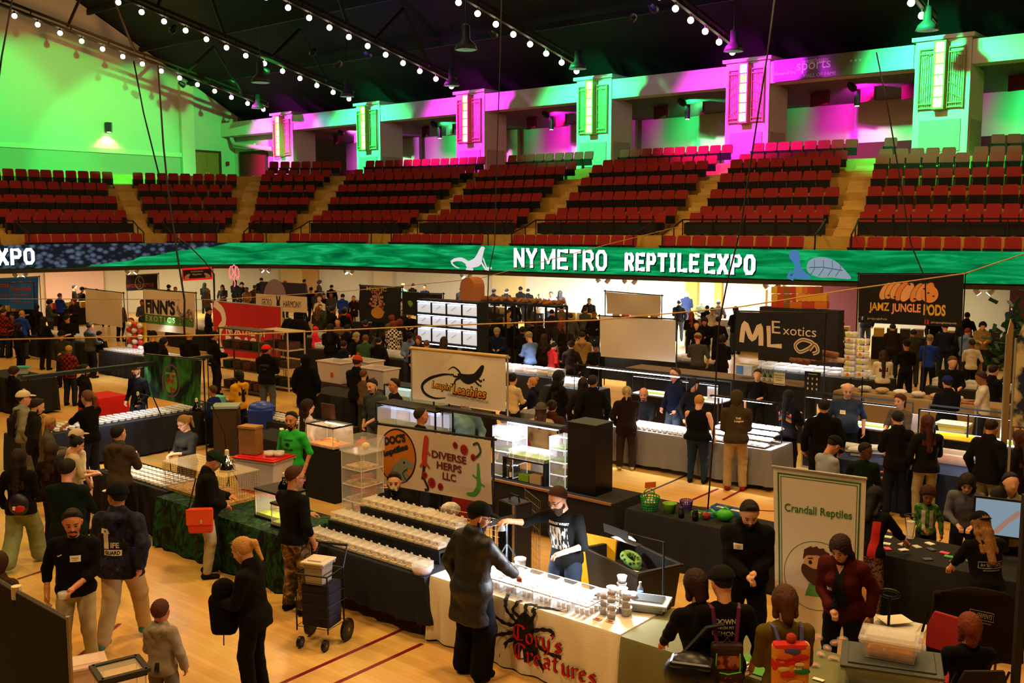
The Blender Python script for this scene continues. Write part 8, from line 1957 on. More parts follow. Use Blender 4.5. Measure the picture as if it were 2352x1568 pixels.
def backpack(t,lab,m,z=1.02,w=.27,h=.34,strap='#5a1848',acc=None,y=-.185):
    o=thing('backpack',lab,'backpack',pw(t,(0,y,z)),t.rotation_euler.z);o.scale=t.scale;MB().box((0,0,0),(w,.12,h),taper=.95).build('bag_body',m,o,bevel=.035)
    for s in(-1,1):MB().tube([(s*w*.3,.02,h*.46),(s*.11,.09,1.45-z),(s*.13,.2,1.445-z),(s*.15,.3,1.33-z)],.018,6).build('strap',mat(strap,.7),o)
    MB().tube([(-.03,-.01,h*.5),(0,-.01,h*.5+.05),(.03,-.01,h*.5)],.007,5).build('handle',mat(strap,.7),o)
    if acc:acc(o,w,h)
    return o
def acc1(o,w,h):
    MB().box((0,-.065,.02),(w*.7,.01,h*.34)).build('screen_patch',two_tone('#5a2018','#a86050',14),o);MB().box((0,-.07,-h*.22),(w*.8,.02,.06)).build('control_panel',mat('#2a1a14',.6),o);gm=mat('#68c818',.6,emit='#68c818',estr=.05)
    for s in(-1,1):MB().tube([(s*w*.36,-.075,h*.3),(s*w*.38,-.075,-.02),(s*w*.32,-.075,-.08)],.005,4).build('green_trim',gm,o)
    MB().tube([(-w*.4,-.085,-h*.15),(0,-.095,-h*.2),(w*.4,-.085,-h*.15)],.005,4).build('green_trim',gm,o)
    for s in(-1,1):MB().sphere((s*.02,-.082,-h*.3),.009,6,5).build('red_button',mat('#c81c14',.5),o)
backpack(t,'brown arcade style backpack with green trim and purple straps',mat('#2c160e',.7),acc=acc1)
t=P(1802,1323,1.74,0,'child with brown ponytail and olive sweatshirt wearing the colourful patchwork backpack',skin='light',hair='bob',hairc='#4a2a18',top='shirt',topc='#5a4a1c',bottom='pants',botc='#14130f',hp=14,R='belly',L='belly',child=False,**Fn)
patch=two_tone('#c8281c','#3c3c78',3.2,'noise',.46,.47,.7,c3='#d8902c',stretch=(.7,1,1.8))
def acc2(o,w,h):
    for k,(x,z,c_,a)in enumerate(((-.06,.13,'#d0641c',.05),(.07,.12,'#b8241c',.05),(.08,.0,'#1c7a4a',.05),(-.07,.02,'#d8c07a',.035),(.03,-.10,'#d89a3c',.05),(-.08,-.12,'#d8c890',.035),(.0,.17,'#4a4a90',.05),(.06,.06,'#e0d0a0',.03),(-.03,-.03,'#c02a1c',.05))):MB().sphere((x,-.062,z),a,10,5,(1.4,.12,.6)).build('cloud_patch',mat(c_,.8),o)
    MB().sphere((0,.0,h*.5+.03),.045,8,6).build('scarf_knot',mat('#a8321c',.9),o);G2().text('REI',.04,.03,.06,.02,bold=.02).build('lettering',mat('#e8e0d0'),lambda u,v,f:Vector((u,-.075,v)),0,o)
backpack(t,'rectangular patchwork backpack of red, blue, green and orange clouds',patch,strap='#4a4a80',h=.46,w=.31,z=1.14,acc=acc2)
t=P(1724,1161,1.84,184,'heavy bearded man in black hoodie with name tag looking at his hands',skin='light',hair='crop',hairc='#140e0c',beard=1.2,top='hoodie',topc='#0b0a0b',botc='#101216',hp=30,lean=4,R=(.05,.30,1.03),L=(.05,.28,1.06),girth=1.28,**Fn);name_tag(t,-.11,1.28,w=.09,h=.06)
t=P(1925,1241,1.70,212,'woman with dark brown hair in rust cardigan over black top, working at the olive table',skin='light',hair='mid',hairc='#2a100a',top='jacket',topc='#4a140c',hem=.74,bottom='pants',botc='#101014',hp=28,lean=14,hy=8,R='belly',L='down',bust=1.2,hips=1.1,girth=1.05,**Fn);decal(t,G2().poly([(-.045,.12),(.045,.12),(.07,-.32),(-.07,-.32)]),'black_top',mat('#0c0b0d',.9),0,1.25,'front',.012);decal(t,G2().poly([(-.04,.14),(.04,.14),(0,.05)]),'neckline_skin',skin_m('light'),0,1.27,'front',.016);name_tag(t,-.11,1.14,w=.06,h=.06)
P(2228,1412,1.66,4,'red haired person in black top seen from behind at the bottom right corner',skin='light',hair='bob',hairc='#6a2c14',top='shirt',topc='#0a090a',pose='sit',R='lap',L='lap',botc='#101014',**Fn);t=FIG['red haired person in black top seen from behind at the bottom right corner'][0];chair('dark folding chair under the red haired person at the bottom right',Vector((t.location.x,t.location.y,0)),0,'#1a0c0c')
t=P(2247,1180,1.62,-6,'woman in black cap and low ponytail, black shirt reading A+ SERPENTS',skin='light',hair='long',hairc='#8a6034',hat='capback',hatc='#0a0a0a',top='tee',sleeve='half',topc='#0b0a0b',botc='#101014',hp=24,lean=12,R='table',L='table',girth=1.2,**Fn)
decal(t,G2().text('A+ SERPENTS',0,.0,.24,.04).line([(-.14,-.035),(.14,-.035),(.14,.035),(-.14,.035),(-.14,-.035)],.006).text('aplusserpents.com',0,-.06,.2,.022),'lettering',mat('#b0a898'),0,1.18,maxlen=.02)
t=P(2014,1112,1.62,40,'black haired woman in black SERPENTS shirt with red vest side, reaching right',skin='light',hair='mid',hairc='#0c0a0b',top='tee',sleeve='half',topc='#0c0b0c',bottom='pants',botm=two_tone('#2a1c1c','#7a5a50',30),botc='#2a1c1c',lean=18,hp=18,R=(.35,.48,.98),L='belly',girth=1.25,hips=1.1,**Fn)
decal(t,G2().rect(-.045,-.30,.045,.13),'red_side_panel',mat('#a81414',.8),.12,1.2,off=.012)
t=P(2133,1123,1.24,196,'small boy with curly brown hair in grey vest over green camouflage shirt',skin='brown',hair='curly',hairc='#3c1c0c',top='shirt',topm=two_tone('#1c4a18','#5a7a28',10,'noise',.45,.55),topc='#2a5a1c',botc='#14161a',child=True,hp=22,R='belly',L='down',**Fn)
D_=FIG[t['label']][1];decal(t,G2().rect(-.10,-.24,-.035,.10).rect(.035,-.24,.10,.10),'grey_vest',mat('#a8a090',.9),0,1.25,'front',.014);decal(t,G2().rect(-.11,-.24,.11,.1),'grey_vest_back',mat('#a8a090',.9),0,1.25,'back',.014)
P(2222,1096,1.62,205,'woman with long dark hair in grey knit sweater bending over a boy',skin='light',hair='verylong',hairc='#1c100c',top='shirt',topc='#5a5a62',lean=20,hp=26,R='front',L='front',**Fn)
P(2288,1128,1.60,240,'dark haired person bowing their head behind the monitor',skin='light',hair='mid',hairc='#14100e',top='shirt',topc='#4a4a58',lean=24,hp=34)
P(2322,1122,1.72,185,'person in pale olive jacket behind the monitor at the right edge',skin='light',hair='short',hairc='#14100e',top='jacket',topc='#8a8862',lean=8)
P(1992,1020,1.60,20,'dark skinned woman in dark green shirt carrying a toddler',skin='dark',hair='short',hairc='#0c0808',top='shirt',topc='#0c1c14',botc='#12141a',R='front',L='front',hy=120,hp=10,**Fn)
t=P(2042,1030,.98,-80,'blond toddler in orange puffer vest held by the woman in green',skin='tan',hair='ponytail',hairc='#9a6a34',top='puffer',topc='#d8480f',bottom='pants',botc='#8a5a34',child=True,pose='sit',R='front',L='front',dist=16.4,sleeve='none',**Fn)
t=P(1925,1008,1.70,70,'man in olive and black cap and dark speckled shirt looking down',skin='tan',hair='buzz',hairc='#14100c',hat='cap',hatc='#14120e',brimc='#7a7430',top='shirt',sleeve='half',topm=two_tone('#0a0c10','#8a9094',60,'voronoi',.1,.16),topc='#0c0e12',hp=36,lean=8,R='belly',L='belly',**Fn)
P(2282,955,1.78,58,'balding man in black jacket looking right, right side',skin='tan',hair='buzz',hairc='#1c120c',top='jacket',topc='#0c0b0c',botc='#6a6450',hp=16,R='down',L='down',girth=1.12,hem=.8,**Fn)
P(2343,985,1.66,-25,'woman with long wavy brown hair at the right edge',skin='light',hair='verylong',hairc='#3c1e10',top='jacket',topc='#14100e',**Fn)
P(2132,942,1.72,3,'woman with long auburn hair in dark plaid jacket and light jeans from behind',skin='light',hair='long',hairc='#3c160c',top='jacket',topc='#0e100c',hem=.84,bottom='jeans',botc='#8f8870',hips=1.1,R='front',L='pocket',**Fn)
P(2062,941,1.74,8,'dark haired person in black jacket from behind, left of the auburn haired woman',skin='light',hair='crop',hairc='#14100c',top='jacket',topc='#0c0c0e',botc='#141a28',R='front',L='front',hp=16,**Fn)
P(1893,912,1.80,12,'man in long black coat from behind, right of the striped jacket',skin='tan',hair='short',hairc='#0e0b0a',top='coat',topc='#060607',hem=.7,botc='#0a0a0c',girth=1.2,hp=10,**Fn)
t=P(1812,905,1.66,50,'long black haired person in black jacket with orange, red and blue chevron stripes',skin='light',hair='long',hairc='#08080a',top='jacket',topc='#0c0c10',botc='#0c0c10',R='phone',L='belly',**Fn)
for k_,c_ in enumerate(('#d8c890','#d8300f','#141c5a','#4a8a50','#e0620f')):decal(t,G2().line([(-.16,.0-k_*.035-.04),(-.02,.04-k_*.035),(.14,-.04-k_*.035)],.034),'chevron_stripe',mat(c_,.9),0,1.33)
t=P(1948,883,1.82,192,'bald vendor in blue polo shirt with name tag',skin='pink',hair='bald',top='tee',sleeve='short',topc='#2c3c58',botc='#12161c',belly=1.0,girth=1.28,hp=18,R='down',L='down',**Fn);name_tag(t,-.08,1.24,w=.09,h=.07)
P(2066,902,1.70,235,'woman with long brown curls in grey brown t-shirt between glowing lamps',skin='light',hair='ponytail',hairc='#4a2010',top='tee',sleeve='short',topc='#5a5044',botc='#14161a',R='front',L='front',hp=8,**Fn)
t=P(1692,896,1.80,8,'man in olive hooded sweatshirt reading THE LEAGUE and tan trousers',skin='tan',top='hoodie',hood=True,hair='short',topc='#3c3222',bottom='pants',botc='#a08a62',shoec='#8a1420',hp=16,lean=4,R='belly',L='belly',girth=1.15,**Fn);decal(t,G2().text('THE',.02,.05,.09,.035,bold=.03).text('League',.03,0,.16,.05,bold=.03,shear=.3),'lettering',mat('#e6d49a'),0,1.25,maxlen=.02)
P(1608,905,1.64,25,'heavy woman with short blond hair in black tank top and jeans from behind',skin='pink',hair='short',hairc='#b08038',top='tank',sleeve='none',topc='#06080c',bottom='jeans',botc='#1c2c40',girth=1.42,hips=1.12,hp=24,R='down',L='belly',bust=1,**Fn)
P(1440,886,1.64,8,'older woman with grey blond ponytail in brown leather jacket from behind',skin='light',hair='ponytail',hairc='#9a8858',top='jacket',topc='#1c0f0a',hem=.78,bottom='pants',botc='#2c1f18',hp=18,R='table',L='pocket',shoec='#b8a890',girth=1.1,**Fn)
P(1478,893,1.76,195,'bald bearded vendor in black seated behind the bright grey table',skin='tan',hair='bald',beard=.5,hairc='#1c120e',top='shirt',topc='#0a0a0c',pose='sit',R='lap',L='lap',hp=18,girth=1.3,**Fn);t=FIG['bald bearded vendor in black seated behind the bright grey table'][0];chair('black folding chair under the bald seated vendor',Vector((t.location.x,t.location.y,0)),PI,'#101014')
P(1550,846,1.82,238,'man with short greying hair in navy sweater looking left, hands on the table',skin='light',hair='crop',hairc='#3c3026',top='hoodie',topc='#101830',botc='#3c4656',R='pocket',L='pocket',**Fn)
P(1597,872,1.66,150,'long dark haired woman in dark grey behind the bright grey table',skin='light',hair='long',hairc='#0c0a0a',top='shirt',topc='#16161a',hp=20)
P(1340,866,1.72,8,'long dark haired person in plaid from behind, left of the black jacketed man',skin='light',hair='long',hairc='#1c0e0c',top='jacket',topc='#1c1410',botc='#5a5040')
P(1362,863,1.80,-8,'broad man in black jacket from behind, next to the tall black cabinet',skin='tan',hair='short',hairc='#14100c',top='jacket',topc='#0a0a0a',girth=1.2,hy=30)
P(1243,927,1.62,15,'woman in grey bucket hat and cream fur vest with a pink bag',skin='light',hair='mid',hairc='#3c2418',hat='bucket',hatc='#4a4538',top='jacket',topc='#a8926c',bottom='skirt',botc='#a8b4c8',skirt_len=.35)
t=FIG['woman in grey bucket hat and cream fur vest with a pink bag'][0];o=tag(MB().sphere((0,0,0),.13,10,8,(.7,.6,1.3)).build('pink_bag',mat('#8a2440',.7),loc=pw(t,(-.27,-.05,.88)),smooth=True),'dark pink shoulder bag beside the woman in the bucket hat','bag')
P(1268,920,1.64,20,'brown haired woman in brown coat right of the bucket hat',skin='tan',hair='bun',hairc='#241008',top='jacket',topc='#3c1c10')
P(1285,847,1.80,62,'bearded man with long dark hair and glasses in black hoodie facing right',skin='light',hair='long',hairc='#14100e',beard=1.6,glasses=True,top='hoodie',topc='#0b0c10',botc='#14161c',R='front',L='down',**Fn)
P(1222,868,1.66,-80,'blond person in navy hoodie seated looking left',skin='pink',hair='bun',hairc='#b07c3c',top='hoodie',topc='#0e1428',botc='#1c2430',pose='sit',R='lap',L='lap',**Fn)
P(1178,858,1.64,40,'dark haired person in cream sweater beside the lizard banner',skin='light',hair='bun',hairc='#0c0a0a',top='shirt',topc='#c8b080',botc='#14161a',R='front',L='front',**Fn)
P(1068,912,1.78,188,'person in mint green hoodie partly behind the gecko banner',skin='pink',hair='short',hairc='#5a3c20',top='hoodie',topc='#82a8a0',botc='#1c2230',R='down',L='down',**Fn)
P(1155,945,1.62,230,'pale person with glasses in dark navy under the gecko banner corner',skin='pink',hair='short',hairc='#1c1410',glasses=True,top='shirt',topc='#14203c',hp=24,**Fn)
P(968,938,1.76,72,'man with short dark hair in black t-shirt in profile behind the orange badge banner',skin='tan',hair='short',hairc='#241610',top='tee',sleeve='short',topc='#0a0a0a',**Fn)
P(905,871,1.74,240,'young man with dark hair and open mouth in navy, beside the gecko banner',skin='tan',hair='crop',hairc='#120c0a',top='shirt',topc='#0c1018',**Fn)
P(822,806,1.80,20,'man in red and orange striped pom beanie and navy jacket from behind',skin='tan',hair='short',hairc='#2c180c',hat='pom',hatc='#a8341c',top='jacket',topc='#0c0d14',botc='#12141c',hp=14,R='front',L='front',**Fn)
P(835,829,1.52,25,'boy with short brown hair in brown t-shirt with folded arms from behind',skin='light',hair='short',hairc='#5a3418',top='tee',sleeve='short',topc='#5a4a34',botc='#2c3424',R='cross',L='cross',**Fn)
P(702,816,1.74,2,'person in black hooded puffer coat from behind',skin='light',hood=True,top='puffer',topc='#08080a',hem=.6,botc='#1c2430',**Fn)
t=P(612,794,1.76,10,'man in red cap and black jacket reading AVIREX USA from behind',skin='tan',hair='short',hairc='#140f0c',hat='cap',hatc='#c8280f',top='puffer',topc='#0b0b0a',botc='#4a5462',R='front',L='front',hy=30,**Fn);decal(t,G2().text('AVIREX',0,.02,.24,.05,bold=.03).text('USA',0,-.08,.12,.05,bold=.03),'lettering',mat('#3c3a2c'),0,1.26,maxlen=.02)
P(548,852,1.60,-55,'woman with very long curly dark hair in yellow hoodie',skin='tan',hair='verylong',hairc='#140c08',top='hoodie',topc='#d89a0c',botc='#14203c',R='front',L='belly',**Fn)
P(488,886,1.30,-60,'child with brown hair in blue shirt right of the jungle banner',skin='tan',hair='short',hairc='#4a2a14',top='shirt',topc='#1a2a6a',child=True)
t=P(492,763,1.78,55,'man in black cap and black varsity jacket with cream shoulder stripes',skin='tan',hair='buzz',hat='capback',hatc='#0a0a0a',hairc='#0c0a0a',top='jacket',topc='#0a0a0a',botc='#101010',R='front',L='front',**Fn);decal(t,G2().rect(-.12,0,.12,.008).rect(-.12,.015,.12,.023),'cream_stripe',mat('#d8c89a'),0,.90)
P(313,845,1.76,205,'man in brown beanie and black shirt with a goatee left of the jungle banner',skin='light',hair='buzz',hat='beanie',hatc='#3a3226',beard=.6,hairc='#2c1c10',top='shirt',topc='#08080a',botc='#24344a',R='pocket',L='pocket',**Fn)
P(200,898,1.80,-70,'older man with long tied hair and glasses in black, pointing down over the cups',skin='pink',hair='ponytail',hairc='#5a3c24',glasses=True,top='tee',sleeve='short',topc='#060607',R=(.35,.40,1.02),L=(.12,.45,1.12),girth=1.12,**Fn)
P(195,838,1.76,70,'bearded dark haired man in black hoodie in profile, upper left',skin='tan',hair='short',hairc='#140e0c',beard=1.2,top='hoodie',topc='#0a0a0b',**Fn)
P(416,963,1.66,215,'woman with blond curly ponytail in grey t-shirt holding her hands together',skin='light',hair='ponytail',hairc='#9a7440',glasses=True,top='tee',sleeve='half',topc='#2c2c2a',botc='#14161a',R=(.06,.30,1.1),L=(.06,.28,1.12),hp=22,girth=1.12,bust=1,**Fn)
P(272,978,1.76,10,'man in brown grey hoodie from behind at the cup table',skin='light',hair='short',hairc='#0e0a08',top='hoodie',topc='#40372c',botc='#0a0a0c',hy=20,R='phone',L='front',**Fn)
P(176,988,1.62,40,'person in cream cap and cream t-shirt at the left cups',skin='light',hair='short',hairc='#2a1a10',hat='cap',hatc='#b8a888',top='tee',sleeve='short',topc='#c8b898',**Fn)
P(184,1006,1.58,60,'woman with dark tied hair in cream top looking down, left',skin='light',hair='bun',hairc='#0a0808',top='tee',sleeve='short',topc='#b8a888',hp=26,R='front',L='front',**Fn)
t=P(118,957,1.66,60,'woman with long blond braids in dark scarf and grey vest',skin='brown',hair='bun',hairc='#a88040',top='jacket',topc='#4a4638',botc='#4a2c1c',hp=20,R='front',L='front',**Fn)
H_=FIG[t['label']][1]['_H'];random.seed(2)
for k in range(11):
    x=-.09+.018*k;p0=H_(x,-.09,.05);MB().tube([p0,(p0[0],p0[1]-.05,p0[2]-.25),(p0[0]+.01,p0[1]-.06,p0[2]-.55-.12*random.random()),(p0[0],p0[1]-.05,p0[2]-.85)],[.016,.014,.012,.006],5).build('braid',mat('#b08c50',.8,bump=.8,scale=70),t)
P(92,918,1.78,55,'man with dark swept hair and moustache in black jacket, left',skin='light',hair='crop',hairc='#1c100a',beard=.2,top='jacket',topc='#14140f',hp=22,**Fn)
t=P(54,900,1.76,60,'man in white cap and light denim jacket at the left edge',skin='light',hair='short',hairc='#241810',hat='cap',hatc='#c8c0a8',top='hoodie',topc='#7a7c6c',botc='#5a5c50',girth=1.1,**Fn);backpack(t,'dark backpack on the man in the white cap',cloth('#1c1812'),z=1.12,y=-.22,strap='#1c1812')
t=P(156,1056,1.82,2,'big man in dark green sweatshirt from behind, holding a phone',skin='light',hair='short',hairc='#120c0a',top='shirt',topc='#081a10',botc='#12141a',girth=1.25,hp=10,R='phone',L='belly',**Fn)
t=P(42,1034,1.66,2,'woman with long dark hair in black jacket and pale green trousers from behind, left edge',skin='light',hair='verylong',hairc='#1a0e0a',top='jacket',topc='#0a0a0e',bottom='wide',botc='#7a8664',shoec='#d8ccc0',hips=1.12,pose='walk',R='belly',L='down',**Fn)
o=thing('small_backpack','small dark backpack with red and white patches on the woman in pale green trousers','backpack',pw(t,(.08,-.2,1.0)),0);MB().sphere((0,0,0),.14,12,8,(1,.6,1.1)).build('bag_body',mat('#14122a',.5),o,True);MB().sphere((.03,-.06,-.04),.07,8,6,(1.2,.5,.8)).build('red_patch',mat('#a8140f',.6),o);MB().box((-.02,-.085,-.03),(.05,.01,.05),.5).build('white_patch',mat('#d8c8b8'),o)
P(118,1018,1.60,12,'long brown haired person in dark brown behind the green sweatshirt man',skin='light',hair='long',hairc='#2a1810',top='jacket',topc='#1c120c')
P(832,1012,1.62,80,'person with bright red hair seated beyond the acrylic tower',skin='light',hair='bob',hairc='#c01428',top='jacket',topc='#0c0c0c',pose='sit',R='lap',L='lap')
P(-5,1270,1.5,10,'person in brown hood at the extreme left edge',skin='tan',hood=True,top='hoodie',topc='#3c2a20',botc='#1a1614')
